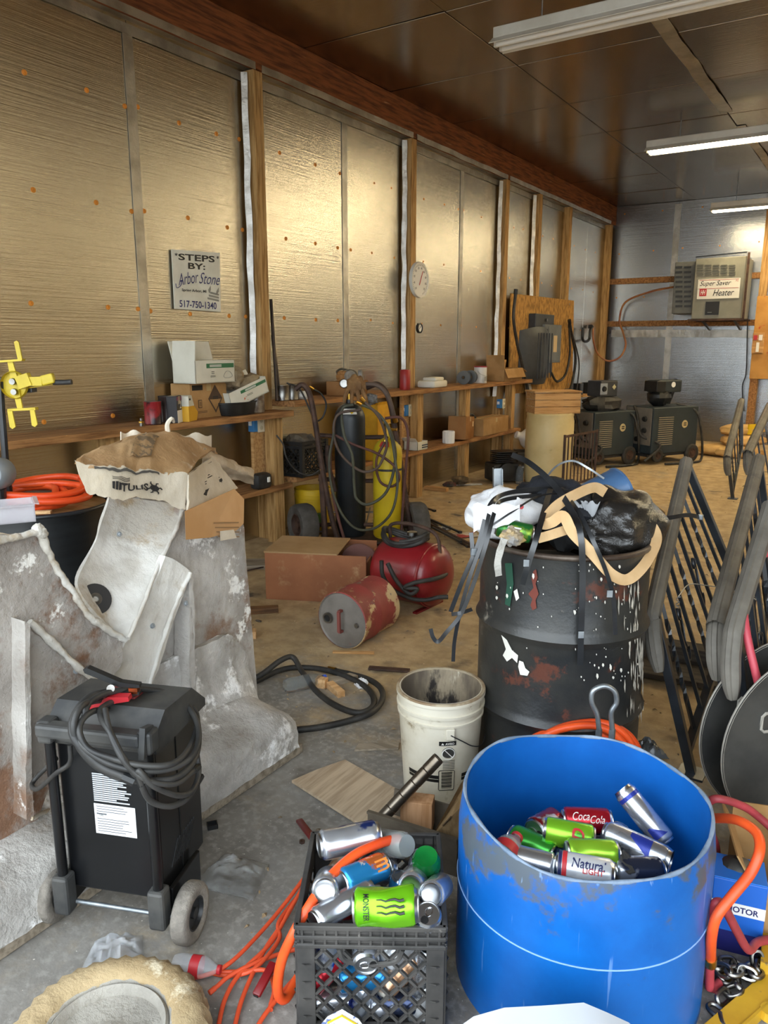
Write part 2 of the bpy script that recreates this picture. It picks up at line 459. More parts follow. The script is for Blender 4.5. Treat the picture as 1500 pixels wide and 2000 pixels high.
for x, z in ((-3.95, 3.0), (-3.4, 3.02), (-2.95, 3.03), (-2.4, 3.03), (-1.85, 3.05), (-3.5, 2.3), (-3.95, 2.3), (-2.45, 1.66), (-2.9, 1.68), (-3.9, 3.62), (-3.3, 3.62), (-2.7, 3.62), (-2.3, 3.62), (-1.9, 3.62)):
    o = wash.copy(); COL.objects.link(o); o.parent = wall_back; o.name = 'fastener_washer'; o.rotation_euler = (0, 0, -math.pi / 2)
    o.data = wash.data; o.location = world_matrix(wall_back).inverted() @ Vector((x, BY, z)); o.scale = (.8, .8, .8)

# ---- ceiling, side wall, front with the wide open door
mb = MB(); mb.box(((WX + XR) / 2, (YF + BY) / 2, CZ + .08), (XR - WX + .3, BY - YF + .3, .1))
ceiling = tag(mb.build('ceiling', M_DARKWALL), kind='structure')
cx = [WX, -2.81, -1.60, -.38, .84, 2.06, 3.28, XR]; cy = [YF, 1.5, 2.7, 3.9, 5.12, 6.35, 7.55, 8.72, 9.83, 11.05, 12.2, BY]
for i in range(len(cx) - 1):
    for j in range(len(cy) - 1):
        tilt = random.uniform(-.004, .004)
        MB().box(((cx[i] + cx[i + 1]) / 2, (cy[j] + cy[j + 1]) / 2, CZ + .012), (cx[i + 1] - cx[i] - .008, cy[j + 1] - cy[j] - .010, .024), Matrix.Rotation(tilt, 3, 'X') @ Matrix.Rotation(random.uniform(-.003, .003), 3, 'Y'), bev=.004).build('foil_panel', F_C, ceiling, True)
wobbly_strip((-1.62, 4.6, CZ - .004), (-1.60, 8.6, CZ - .004), .11, .004, (0, 0, -1), .022, 40).build('seam_tape', F_TAPE, ceiling, True, smooth=40)
wobbly_strip((-1.55, 9.2, CZ - .004), (-1.55, 13.0, CZ - .004), .09, .004, (0, 0, -1), .022, 40).build('seam_tape', F_TAPE, ceiling, True, smooth=40)
mb = MB(); mb.box((XR + .05, (YF + BY) / 2, CZ / 2 + .06), (.1, BY - YF + .2, CZ + .12))
tag(mb.build('wall_right', foil('right wall foil', 'a9a294', .36, AX_L)), kind='structure')
mb = MB(); mb.box((-3.85, YF - .05, CZ / 2), (.6, .1, CZ)); mb.box((4.9, YF - .05, CZ / 2), (.6, .1, CZ)); mb.box((.5, YF - .05, 3.58), (9.4, .1, .56))
tag(mb.build('wall_front', M_DARKWALL), kind='structure')

# ---- fluorescent ceiling lights
M_FIX = mat('white enamel fixture', 'e8e4da', .35, c2='d5cfc2', scale=3)
M_TUBE_ON = mat('lit tube', 'ffffff', .3, emit=(LAMP_COLOR, LAMP_STRENGTH))
M_TUBE_OFF = mat('unlit tube', 'f1efe9', .25)
def fixture(x0, y, z, lit, label):
    t = thing('ceiling_light', label, 'ceiling light', (x0 + 1.22, y, z), 0, 'fluorescent strip lights under the foil ceiling')
    m = MB(); m.box((0, 0, .09), (2.44, .11, .07), bev=.008); m.build('housing', M_FIX, t)
    m = MB(); pr = [(-.115, .012), (-.055, .058), (.055, .058), (.115, .012)]
    m.sheet(lambda a, b_: (2.44 * (a - .5),) + (lambda k: (pr[int(min(k, 2.999))][0] + (k - int(min(k, 2.999))) * (pr[int(min(k, 2.999)) + 1][0] - pr[int(min(k, 2.999))][0]), pr[int(min(k, 2.999))][1] + (k - int(min(k, 2.999))) * (pr[int(min(k, 2.999)) + 1][1] - pr[int(min(k, 2.999))][1])))(b_ * 3), 1, 3, .004); m.build('reflector', M_FIX, t)
    for s in (-1, 1):
        m = MB(); m.cyl((-1.19, s * .045, .018), (1.19, s * .045, .018), .019, n=10); m.build('tube', M_TUBE_ON if lit else M_TUBE_OFF, t, smooth=40)
        for e in (-1, 1):
            m = MB(); m.box((e * 1.2, s * .045, .03), (.02, .03, .06), bev=.004); m.build('lamp_holder', M_FIX, t)
    for e in (-1, 1):
        m = MB(); m.cyl((e * .9, 0, .12), (e * .9, 0, CZ - z), .004, n=6); m.build('hanger', M_GALV, t)
    return t
fixture(-2.46, 5.2, 3.46, False, 'unlit white strip light nearest the door, at the top edge')
fixture(-2.36, 8.7, 3.46, True, 'lit strip light in the middle of the ceiling')
fixture(-2.36, 12.2, 3.36, True, 'lit strip light farthest back, before the heater wall')
for y, w_ in ((5.2, 'nearest the door'), (8.7, 'in the middle'), (12.2, 'nearest the back wall')): fixture(1.0, y, 3.46, True, 'lit strip light of the right-hand row, ' + w_)
# ================================================================ shelves along the left wall
_nh = Vector((-math.sin(YAW), math.cos(YAW), 0)); _rh = Vector((math.cos(YAW), math.sin(YAW), 0))
def AV(u, v, p, off=0.0):
    """point on the upright plane through p that faces the door"""
    q = Vector(p) + _nh * off; r = ray(u, v); return Vector((0, 0, CAM_H)) + r * (_nh.dot(q - Vector((0, 0, CAM_H))) / _nh.dot(r))
Z1, Z2, ZL = 1.03, 1.10, .50
def plank(name, p0, p1, x0, x1, z, th, label, m=W_SHELF):
    mbx = MB(); mbx.box(((x0 + x1) / 2, (p0 + p1) / 2, z - th / 2), (x1 - x0, p1 - p0, th), bev=.004); return tag(mbx.build(name, m), label, 'shelf')
def bench(name, label, parts):
    t = thing(name, label, 'shelf', ((WX + PX) / 2 + .1, parts[0][0], 0))
    for y0, y1, x0, x1, z, th, nm in parts:
        MB().box(((x0 + x1) / 2, (y0 + y1) / 2, z - th / 2), (x1 - x0, y1 - y0, th), bev=.004).build(nm, W_SHELF, t, True)
    return t
SF = -3.82
b1 = bench('plank_shelf', 'long wooden wall shelf under the steps sign holding cartons and cans', [(1.0, 4.64, WX, SF, Z1, .045, 'plank'), (3.2, 4.64, WX, SF - .03, .46, .04, 'lower_plank')])
b2 = bench('plank_shelf', 'long wooden wall shelf behind the gas cylinders, below the dial thermometer', [(4.65, 9.45, WX, SF, Z2, .045, 'plank'), (4.65, 6.1, WX, SF, ZL, .04, 'lower_plank'), (6.1, 9.12, WX, SF, ZL, .04, 'lower_plank')])
for t, ys, zt in ((b1, (3.0, 4.52), Z1), (b2, (6.7, 7.75, 9.0), Z2)):
    for y in ys: MB().box((-3.93, y, (zt - .045) / 2), (.09, .11, zt - .045), bev=.004).build('upright', W_POST, t, True)
MB().box((PX + .02, 4.44, .70), (.03, .16, .46), bev=.003).build('plywood_gusset', W_RAW, b1, True)
MB().box((PX + .02, 6.62, .55), (.03, .2, 1.0), bev=.003).build('plywood_gusset', W_RAW, b2, True)

# ---- sign
sg = thing('wall_sign', 'white steps sign with phone number on the foil wall', 'sign', A(383, 550, x=WX + .02))
c0, c1, c2, c3 = A(334, 487, x=WX + .012), A(428, 494, x=WX + .012), A(430, 609, x=WX + .012), A(340, 603, x=WX + .012)
MB().prism([c0, c1, c2, c3], (.006, 0, 0)).build('board', mat('sign board', 'dedccf', .5, c2='d0cdbd', scale=4), sg, True)
def sgp(a, b_, off=.0085):
    p = c3.lerp(c2, a).lerp(c0.lerp(c1, a), b_); return p + Vector((off, 0, 0))
def sign_text(mbx, s, a, b_, w, h, bold=0, shear=0, rot=0, arc=0):
    def fn(x, y):
        X = x * math.cos(rot) - y * math.sin(rot); Y = x * math.sin(rot) + y * math.cos(rot)
        return sgp(a + X, b_ + Y - arc * (x / max(w, .01)) ** 2)
    put_text(mbx, s, (0, 0, 0), (1, 0, 0), (0, 1, 0), w, h, bold, shear, fn)
m = MB(); sign_text(m, 'STEPS', .50, .885, .76, .11, .025); sign_text(m, '*', .08, .92, .06, .05, .02); sign_text(m, '*', .95, .92, .06, .05, .02); sign_text(m, 'BY:', .49, .745, .36, .105, .025); m.build('lettering', M_BLACK, sg, True)
m = MB(); sign_text(m, 'Arbor', .30, .535, .44, .20, -.004, .45, .18, .0); sign_text(m, 'Stone', .76, .55, .46, .19, -.004, .45, -.02, .0)
m.tube(spline([sgp(.17, .49), sgp(.14, .40), sgp(.06, .36), sgp(.04, .43)], 6), .0025, 5); m.build('lettering', mat('navy print', '22235f', .5), sg, True)
m = MB(); sign_text(m, 'Spring Arbor, MI', .42, .325, .52, .06, .02); m.build('lettering', M_BLACK, sg, True)
m = MB(); sign_text(m, '517-750-1340', .50, .095, .80, .12, .015); m.build('lettering', _mats['navy print'], sg, True)
m = MB()
for k in range(3): m.add([sgp(.70 + .03 * k, .20 + .05 * k), sgp(.96, .17 + .05 * k), sgp(.96, .205 + .05 * k), sgp(.70 + .03 * k, .235 + .05 * k)], [(0, 1, 2, 3)])
m.add([sgp(.72, .36), sgp(.78, .44), sgp(.78, .36), sgp(.74, .30)], [(0, 1, 2, 3)]); m.add([sgp(.9, .34), sgp(.96, .42), sgp(.96, .34), sgp(.9, .28)], [(0, 1, 2, 3)])
m.build('steps_picture', mat('grey print', '8d8a80', .6), sg, True)

# ---- dial thermometer, small gauge
cth = A(816, 547, x=PX + .0); th = thing('dial_thermometer', 'large round white dial thermometer on a post', 'thermometer', cth)
m = MB(); m.lathe([(0, .002), (.150, .002), (.150, .03), (.168, .034), (.172, .02), (.172, .0)], 40, cth, (1, 0, 0)); m.build('rim', mat('thermometer rim', 'd9d6cc', .4), th, True, smooth=40)
m = MB(); m.lathe([(0, .024), (.152, .024)], 40, cth, (1, 0, 0)); m.build('dial', M_WHITE, th, True)
m = MB()
for k in range(10):
    a = R(225 - k * 30); q = cth + Vector((.026, math.cos(a) * .115, math.sin(a) * .115))
    put_text(m, str(20 * k - 60), q, (0, 1, 0), (0, 0, 1), .028, .022, .01)
    for j in range(4):
        a2 = a - R(7.5 * j); m.bar(cth + Vector((.026, math.cos(a2) * .135, math.sin(a2) * .135)), cth + Vector((.026, math.cos(a2) * .145, math.sin(a2) * .145)), .002, .002)
m.build('scale_marks', M_BLACK, th, True)
m = MB(); m.prism([cth + Vector((.028, -.02, -.045)), cth + Vector((.028, -.01, -.052)), cth + Vector((.028, .055, .085)), cth + Vector((.028, .048, .088))], (.002, 0, 0)); m.build('needle', mat('red needle', 'b3282a', .4), th, True)
cg = A(817, 641, x=PX); tg = thing('pressure_gauge', 'small black-rimmed round gauge below the dial thermometer', 'gauge', cg)
m = MB(); m.lathe([(0, 0), (.05, 0), (.05, .025), (.040, .028), (.038, .018), (0, .018)], 24, cg, (1, 0, 0)); m.build('case', M_BLACKP, tg, True, smooth=40)
m = MB(); m.lathe([(0, .019), (.037, .019)], 24, cg, (1, 0, 0)); m.build('dial', M_WHITE, tg, True)
m = MB(); m.bar(cg + Vector((.021, -.015, -.01)), cg + Vector((.021, .018, .02)), .004, .002); m.build('needle', M_BLACK, tg, True)

# ---- outlets
M_BLUEBOX = mat('blue plastic junction box', '3d7fb6', .5); M_IVORY = mat('ivory plastic', 'd9cfb4', .45)
for u, v, lb in ((503, 828, 'blue junction box with ivory outlet below the left shelf end'), (796, 801, 'blue junction box with ivory outlet behind the yellow gas cylinder'), (979, 788, 'blue junction box with plugged outlet beside the chipboard panel')):
    c = A(u, v, x=PX + .03); t = thing('outlet_box', lb, 'outlet', c, 0, 'blue outlet boxes under the shelves')
    MB().box(c + Vector((.0, -.045, 0)), (.06, .06, .11), bev=.006).build('box', M_BLUEBOX, t, True)
    MB().box(c + Vector((.035, .0, 0)), (.008, .075, .12), bev=.003).build('cover_plate', M_IVORY, t, True)
    for s in (-1, 1):
        m = MB(); m.lathe([(0, .006), (.015, .006), (.017, 0)], 14, c + Vector((.038, 0, s * .027)), (1, 0, 0)); m.build('socket', mat('socket face', 'b9ad90', .5), t, True)
    m = MB(); m.box(c + Vector((-.005, -.077, .01)), (.03, .004, .035)); m.build('sticker', M_WHITE, t, True)

# ---- generic little things
def carton(t, w, d, h, m, open_=False, flaps=(), th=.004, tape=None, dent=0.0):
    """w along local x, d along local y, h up; front is -y"""
    if not open_:
        b = MB(); b.box((0, 0, h / 2), (w, d, h), bev=.004); b.build('body', m, t)
        b = MB()
        for s in (-1, 1): b.box((0, s * d * .248, h + .0015), (w - .006, d * .49, .003))
        b.build('top_flap', m, t)
        b = MB(); b.box((0, 0, h + .004), (w * 1.0, .045, .0012)); b.box((0, -d / 2 - .001, h - .025), (.045 if w > d * 9 else w * .0 + .045, .001, .05)); b.build('packing_tape', tape or mat('packing tape', 'b59a6a', .3), t)
    else:
        b = MB(); b.box((0, 0, th / 2), (w, d, th))
        for s in (-1, 1):
            b.box((0, s * (d / 2 - th / 2), h / 2), (w, th, h)); b.box((s * (w / 2 - th / 2), 0, h / 2), (th, d, h))
        b.build('body', m, t)
        for side, ang, ln in flaps:
            b = MB(); a = R(ang)
            if side in 'FB':
                s = -1 if side == 'F' else 1; e = Vector((0, s * math.cos(a), math.sin(a))); o = Vector((0, s * d / 2, h)); w2 = w
                b.prism([o + Vector((-w2 / 2, 0, 0)), o + Vector((w2 / 2, 0, 0)), o + Vector((w2 / 2, 0, 0)) + e * ln, o + Vector((-w2 / 2, 0, 0)) + e * ln], Vector((0, -s * math.sin(a), math.cos(a))) * th)
            else:
                s = -1 if side == 'L' else 1; e = Vector((s * math.cos(a), 0, math.sin(a))); o = Vector((s * w / 2, 0, h))
                b.prism([o + Vector((0, -d / 2, 0)), o + Vector((0, d / 2, 0)), o + Vector((0, d / 2, 0)) + e * ln, o + Vector((0, -d / 2, 0)) + e * ln], Vector((-s * math.sin(a), 0, math.cos(a))) * th)
            b.build('flap', m, t)
def face_text(t, s, x, z, w, h, d, m, bold=0, shear=0, name='lettering', ex=(1, 0, 0), ey=(0, 0, 1)):
    b = MB(); put_text(b, s, (x, -d / 2 - .0012, z), ex, ey, w, h, bold, shear); return b.build(name, m, t)
def face_rect(t, x, z, w, h, d, m, name='print', off=.001):
    b = MB(); b.box((x, -d / 2 - off, z), (w, .001, h)); return b.build(name, m, t)
def tin(t, r, h, mbody, mlid=None, handle=False, c=(0, 0, 0)):
    b = MB(); b.lathe([(0, 0), (r * .97, 0), (r, .004), (r, .006), (r * .97, .009), (r * .97, h - .009), (r, h - .006), (r, h - .001), (r * .96, h)], 28, c); b.build('body', mbody, t, smooth=35)
    b = MB(); b.lathe([(r * .96, h), (r * .9, h - .004), (r * .8, h - .004), (r * .77, h - .001), (0, h - .001)], 28, c); b.build('lid', mlid or M_STEEL, t, smooth=35)
    if handle:
        b = MB(); b.tube(spline([(-r, 0, h * .75), (-r * 1.05, -r * .5, h * .55), (0, -r * 1.12, h * .42), (r * 1.05, -r * .5, h * .55), (r, 0, h * .75)], 6), .0018, 5); b.build('wire_handle', M_STEEL, t)
RW = R(90)          # things on the wall shelves face the room
M_GREENP = mat('green print', '2f6b45', .6); M_WCARD = mat('white carton', 'dcd8c8', .7, c2='cdc8b6', scale=3)
def shelf_thing(name, label, cat, u, v, z, rz=0, back=0.0, group=None):
    p = A(u, v - 12, x=max(SF - .02 - back, WX + .06)); p.z = z; return thing(name, label, cat, p, RW + R(rz), group), S(p)
# red can, dark cans, cartons on the left shelf
t, s = shelf_thing('paint_can', 'small red and white can at the left end of the shelf cartons', 'can', 299, 824, Z1, back=.06); tin(t, .055, .145, mat('red can label', '8e1f24', .35, c2='2a1416', scale=5, band=(.45, .55)))
t, s = shelf_thing('paint_can', 'dark brown can with a black lid behind the small black and white box', 'can', 328, 818, Z1, back=.09); tin(t, .06, .17, mat('dark can label', '3a2822', .4, c2='241a18', scale=6), M_BLACKP)
t, s = shelf_thing('parts_box', 'small black box with a pink top and white bottom band', 'box', 341, 822, Z1, 30, .03); carton(t, .10, .07, .17, mat('black box card', '1d1719', .5)); face_rect(t, 0, .04, .1, .08, .07, M_WHITE); face_rect(t, 0, .155, .1, .025, .07, mat('magenta print', '7d2748', .5)); face_text(t, '2', .02, .115, .03, .05, .07, M_WHITE, .02); face_text(t, '=', 0, .045, .06, .012, .07, M_BLACK, .02)
t, s = shelf_thing('parts_box', 'small yellow box with a slanted white end on the left shelf', 'box', 366, 816, Z1, 25, .05)
b = MB(); b.prism([(-.075, -.04, 0), (.06, -.04, 0), (.085, -.04, .05), (.02, -.04, .10), (-.075, -.04, .10)], (0, .09, 0)); b.build('body', mat('yellow card', 'd9a526', .6), t)
b = MB(); b.prism([(-.075, -.042, .10), (.02, -.042, .10), (-.02, -.042, .17), (-.075, -.042, .165)], (0, .085, 0)); b.build('end_flap', M_WCARD, t)
face_rect(t, -.055, .145, .025, .012, .086, M_BLACK)
t, s = shelf_thing('cardboard_carton', 'tan cardboard carton with a dark diamond mark on the left shelf', 'box', 391, 815, Z1, 2, .175); carton(t, .36, .18, .235, M_CARD)
b = MB(); b.prism([(.06, -.0912, .03), (.13, -.0912, .13), (.06, -.0912, .225), (-.01, -.0912, .13)], (0, -.0006, 0)); b.build('diamond_mark', mat('brown print', '4a3626', .7), t)
b = MB(); b.prism([(.06, -.092, .05), (.115, -.092, .125), (.005, -.092, .125)], (0, -.0006, 0)); b.build('diamond_mark', M_CARD, t)
face_text(t, '=', .06, .135, .05, .02, .186, M_BLACK, .02); face_rect(t, -.09, .1, .035, .055, .18, mat('brown print', '4a3626', .7)); face_rect(t, -.09, .1, .025, .045, .182, M_CARD, off=.0012); face_text(t, 'II', -.09, .1, .015, .03, .186, _mats['brown print'])
face_rect(t, -.11, .21, .1, .035, .18, M_BLACK); face_text(t, '=', -.07, .045, .09, .012, .182, _mats['brown print'])
p = t.location.copy()
t = thing('open_white_carton', 'white carton with a raised flap and green stripe, on the diamond carton', 'box', p + Vector((.06, .0, .241)), RW + R(4)); carton(t, .40, .2, .15, M_WCARD, True, [('L', 95, .13), ('B', 75, .13)], th=.006)
face_rect(t, .05, .115, .28, .03, .2, M_GREENP); face_text(t, '=', .0, .115, .12, .014, .203, M_WHITE, .02); face_text(t, '=', -.03, .07, .03, .015, .203, M_BLACK); face_text(t, '=', -.03, .045, .05, .01, .203, M_BLACK)
b = MB(); b.tube(spline([(.08, -.102, .04), (.11, -.102, .075), (.15, -.102, .07), (.17, -.102, .04), (.12, -.102, .03)], 4, True), .0015, 4, True); b.build('mask_drawing', _mats['grey print'], t)
M_PAPERB = mat('crumpled brown wrapping', '9d8a6c', .8, c2='7c6a50', scale=9, bump=.5)
def wad(name, label, cat, c, r, m, seed, amp=.35, nu=18, nv=12, freq=2.2, flat=1.0):
    b = MB(); b.ball(c, (r, r * .9, r * .8 * flat), nu, nv, lambda q: amp * noise.noise(q * freq + Vector((seed, 0, 0))) + amp * .5 * noise.noise(q * freq * 2.7 + Vector((0, seed, 0)))); o = b.build(name, m, smooth=25); return tag(o, label, cat)
wad('packing_paper', 'crumpled brown packing paper behind the white cartons on the left shelf', 'paper', p + Vector((.06, .25, .27)), .10, M_PAPERB, 3)
t = thing('tilted_white_carton', 'white carton with a green stripe propped at a tilt beside the post', 'box', p + Vector((.07, .36, .10)), RW + R(-6)); t.rotation_euler = (0, R(-17), RW + R(-4)); carton(t, .38, .18, .12, M_WCARD, True, [('B', 70, .05)], th=.006)
face_rect(t, .05, .09, .26, .022, .18, M_GREENP); face_text(t, '=', .02, .09, .11, .011, .183, M_WHITE, .02); face_text(t, '=', .0, .05, .06, .011, .183, M_BLACK)
b = MB(); b.ball((.08, .0, .10), (.12, .07, .06), 16, 10, lambda q: .3 * noise.noise(q * 3)); b.build('crumpled_filling', M_PAPERB, t, smooth=30)
t, s = shelf_thing('plastic_tray', 'shallow black plastic tray on the left shelf below the tilted carton', 'tray', 462, 812, Z1, 3, .10)
b = MB(); b.sheet(lambda a, q: ((.17 + .02 * math.sin(q * math.pi / 2)) * math.cos(a * 2 * math.pi), (.085 + .012 * q) * math.sin(a * 2 * math.pi), .004 + q * .085), 28, 3, .004); b.box((0, 0, .003), (.26, .12, .006)); b.build('shell', M_BLACKP, t, smooth=40)
b = MB(); b.tube([((.195) * math.cos(k / 28 * 2 * math.pi), .102 * math.sin(k / 28 * 2 * math.pi), .09) for k in range(28)], .005, 6, True); b.build('rim', M_BLACKP, t, smooth=40)
wad('orange_rag', 'small orange rag tucked under the tilted white carton', 'rag', t.location + Vector((.03, .02, .12)), .05, mat('orange cloth', 'c2562a', .8, bump=.4), 8)
t, s = shelf_thing('wire_basket', 'small clear mesh jar of hardware at the end of the left shelf', 'jar', 500, 808, Z1, 0, .10)
b = MB(); b.lathe([(0, .003), (.062, .003), (.066, .02), (.066, .19), (.055, .205)], 20); b.build('glass', mat('cloudy plastic', '8d7d68', .3, c2='5d4a3b', scale=18, spots=('c9c0b4', 22, .62, .1)), t, smooth=40)
b = MB(); b.lathe([(.058, .204), (.060, .222), (0, .222)], 20); b.build('lid', M_STEEL, t, smooth=40)
t, s = shelf_thing('spray_nozzle', 'small chrome fitting beside the red can on the shelf', 'fitting', 275, 826, Z1, 0, .02)
b = MB(); b.lathe([(0, 0), (.012, 0), (.012, .03), (.008, .034), (.008, .05), (0, .05)], 12); b.build('body', M_STEEL, t, smooth=40); b = MB(); b.lathe([(.013, .02), (.017, .022), (.017, .03), (.013, .032)], 6); b.build('nut', M_BRASS, t)
# ---- second shelf
for k, (u, v) in enumerate(((551, 776), (570, 774))):
    t, s = shelf_thing('steel_tin', ('left' if k == 0 else 'right') + ' one of two shiny bare steel tins beside the leaning rods', 'tin', u, v, Z2, 0, .12, 'steel tins on the second shelf'); tin(t, .058, .12, M_STEEL, M_STEEL)
t, s = shelf_thing('plastic_bag', 'small white plastic bag next to the steel tins', 'bag', 593, 771, Z2, 0, .08)
b = MB(); b.ball((0, 0, .03), (.07, .05, .035), 16, 10, lambda q: .3 * noise.noise(q * 3.1)); b.build('bag', mat('thin white plastic', 'c9c6c0', .35, bump=.5), t, smooth=30); b = MB(); b.tube(spline([(.04, 0, .04), (.08, 0, .05), (.1, .01, .03)], 4), lambda k: .012 - .006 * k, 6); b.build('twisted_end', _mats['thin white plastic'], t, smooth=40)
for k in range(2):
    p0 = A(529 + 3 * k, 585 + 70 * k, x=WX + .04); p1 = A(541 + 6 * k, 775, x=SF - .12); b = MB(); b.tube([p0, (p0 + p1) / 2, Vector((p1.x, p1.y, Z2 + .003))], .013, 8)
    tag(b.build('steel_rod', mat('dark iron rod', '2b2420', .5, .5, c2='44362c'), smooth=40), ('taller' if k == 0 else 'shorter') + ' dark iron rod leaning in the corner of the first post', 'rod', 'iron rods leaning on the first post')
t, s = shelf_thing('cardboard_carton', 'open cardboard box heaped with respirators on the second shelf', 'box', 678, 770, Z2, 4, .11); carton(t, .36, .2, .12, M_CARD2, True, [('F', -70, .05)])
p = t.location.copy()
t = thing('respirator_mask', 'grey half-mask respirator with round filters lying on the box of the second shelf', 'mask', p + Vector((.02, .02, .10)), RW)
b = MB(); b.ball((0, 0, .06), (.07, .06, .06), 16, 10, lambda q: .12 * noise.noise(q * 2.5)); b.build('facepiece', mat('grey mask rubber', '5e5a55', .5), t, smooth=50)
for sx in (-1, 1):
    b = MB(); b.lathe([(0, .03), (.046, .03), (.05, .024), (.05, .0), (.04, -.004)], 22, (sx * .075, -.045, .06), (sx * .5, -1, .2)); b.build('filter', mat('filter grey', '8f8a84', .5, c2='6f6a64', scale=20), t, smooth=40)
b = MB(); b.tube(spline([(-.09, .02, .06), (-.12, .06, .09), (0, .09, .12), (.12, .06, .09), (.09, .02, .06)], 6), (.010, .003), 6); b.build('strap', M_RUBBER, t)
wad('leather_glove', 'tan crumpled leather glove piled on the respirator box', 'glove', p + Vector((.0, -.06, .16)), .06, mat('tan leather', 'a0703c', .7, bump=.4), 13)
t, s = shelf_thing('pillar_candle', 'red pillar candle standing on the second shelf before the post', 'candle', 791, 757, Z2, 0, .08)
b = MB(); b.lathe([(0, 0), (.05, 0), (.052, .01), (.052, .185), (.046, .193), (.025, .188), (0, .186)], 24); b.build('wax', mat('red wax', 'a3211f', .4, c2='861616', scale=4), t, smooth=40); b = MB(); b.cyl((0, 0, .186), (.002, 0, .205), .0015, n=6); b.build('wick', M_BLACK, t)
t, s = shelf_thing('first_aid_case', 'flat white plastic case lying on the second shelf', 'case', 845, 756, Z2, 5, .09)
b = MB(); b.box((0, 0, .035), (.33, .2, .07), bev=.02); b.build('case', mat('ivory white plastic', 'dad5c6', .5), t, smooth=40)
b = MB(); b.box((.02, 0, .085), (.22, .15, .035), bev=.015); b.build('lid', _mats['ivory white plastic'], t, smooth=40); b = MB(); b.tube(spline([(.16, -.03, .05), (.2, -.03, .045), (.2, .03, .045), (.16, .03, .05)], 5), .008, 6); b.build('handle', M_BLACKP, t, smooth=40)
for k in range(2):
    t, s = shelf_thing('wire_spool', ('left' if k == 0 else 'right') + ' small dark wire spool standing on edge on the second shelf', 'spool', 905 + k * 13, 747, Z2, 0, .08, 'wire spools on the second shelf'); r_ = .075
    b = MB(); b.lathe([(.02, 0), (r_, 0), (r_, .008), (.045, .010), (.045, .045), (r_, .047), (r_, .055), (.02, .055)], 26, (0, 0, r_), (1, .25, 0)); b.build('flanges', mat('spool steel', '55534f', .4, .6), t, smooth=35)
    b = MB(); b.lathe([(.06, .011), (.063, .015), (.063, .04), (.06, .044)], 26, (0, 0, r_), (1, .25, 0)); b.build('wire_winding', M_RUBBER, t, smooth=35)
t, s = shelf_thing('paint_can', 'white paint can with a red rim on the second shelf', 'can', 938, 748, Z2, 0, .09); tin(t, .075, .19, mat('white can', 'd9d7d2', .4, c2='cfcac0'), mat('red lid', '9d2836', .5), True)
b = MB(); b.lathe([(.0765, .178), (.0775, .185), (.0765, .19)], 28); b.build('red_band', _mats['red lid'], t, smooth=40); face_rect(t, -.02, .05, .06, .05, .15, mat('grey label', '8c8a86', .6), off=.004)
t, s = shelf_thing('cardboard_carton', 'open cardboard box with splayed flaps at the far end of the second shelf', 'box', 985, 750, Z2, -3, .09); carton(t, .48, .24, .15, M_CARD, True, [('L', 85, .16), ('R', -20, .14), ('F', -65, .12), ('B', 100, .1)])
b = MB(); b.box((-.05, -.1215, .09), (.2, .001, .012)); b.build('print', _mats['brown print'], t)
# ---- lower shelf things
def milk_crate(t, w, h, m, rows=5):
    b = MB()
    for z in (.012, h - .012, h - .045): b.box((0, -w / 2, z), (w, .014, .022)); b.box((0, w / 2, z), (w, .014, .022)); b.box((-w / 2, 0, z), (.014, w, .022)); b.box((w / 2, 0, z), (.014, w, .022))
    for sx in (-1, 1):
        for sy in (-1, 1): b.box((sx * w / 2, sy * w / 2, h / 2), (.03, .03, h))
    b.build('frame', m, t)
    b = MB(); b.box((0, 0, .006), (w, w, .01)); b.build('floor_grid', m, t)
    ih = h - .09; n = 6
    for k in range(4):
        b = MB(); Rm = Matrix.Rotation(k * math.pi / 2, 4, 'Z'); bb = MB()
        st = w / n
        for i in range(-4, n + 1):
            for sgn in (1, -1):
                pts = []
                x0 = -w / 2 + i * st; zA, zB = .03, .03 + ih
                xa, xb = (x0, x0 + ih) if sgn > 0 else (x0 + ih, x0)
                # clip the diagonal to the side
                (xl, zl), (xh, zh) = sorted([(xa, zA), (xb, zB)])
                lo, hi = -w / 2 + .012, w / 2 - .012
                if xh <= lo or xl >= hi: continue
                f = lambda x: zl + (zh - zl) * (x - xl) / (xh - xl)
                q0 = (max(xl, lo), f(max(xl, lo))); q1 = (min(xh, hi), f(min(xh, hi)))
                if q1[0] - q0[0] < .02: continue
                bb.bar((q0[0], -w / 2, q0[1]), (q1[0], -w / 2, q1[1]), .007, .010, up=(0, 1, 0))
        bb.xf(Rm).build('lattice_side', m, t)
t, s = shelf_thing('milk_crate', 'black milk crate on the lower shelf beside the rusty cart handle', 'crate', 585, 935, ZL, 0, .10); milk_crate(t, .31, .28, M_BLACKP)
b = MB(); b.ball((.02, 0, .24), (.13, .13, .09), 18, 10, lambda q: .3 * noise.noise(q * 3.3)); tag(b.build('tool_bag', mat('dusty canvas', '6b5e4c', .9, c2='3a332b', scale=8), None), 'dusty canvas bag stuffed in the black shelf crate', 'bag'); bpy.data.objects['tool_bag'].location += t.location
M_YBUCK = mat('yellow bucket plastic', 'c9a416', .5, c2='b18d10', scale=4)
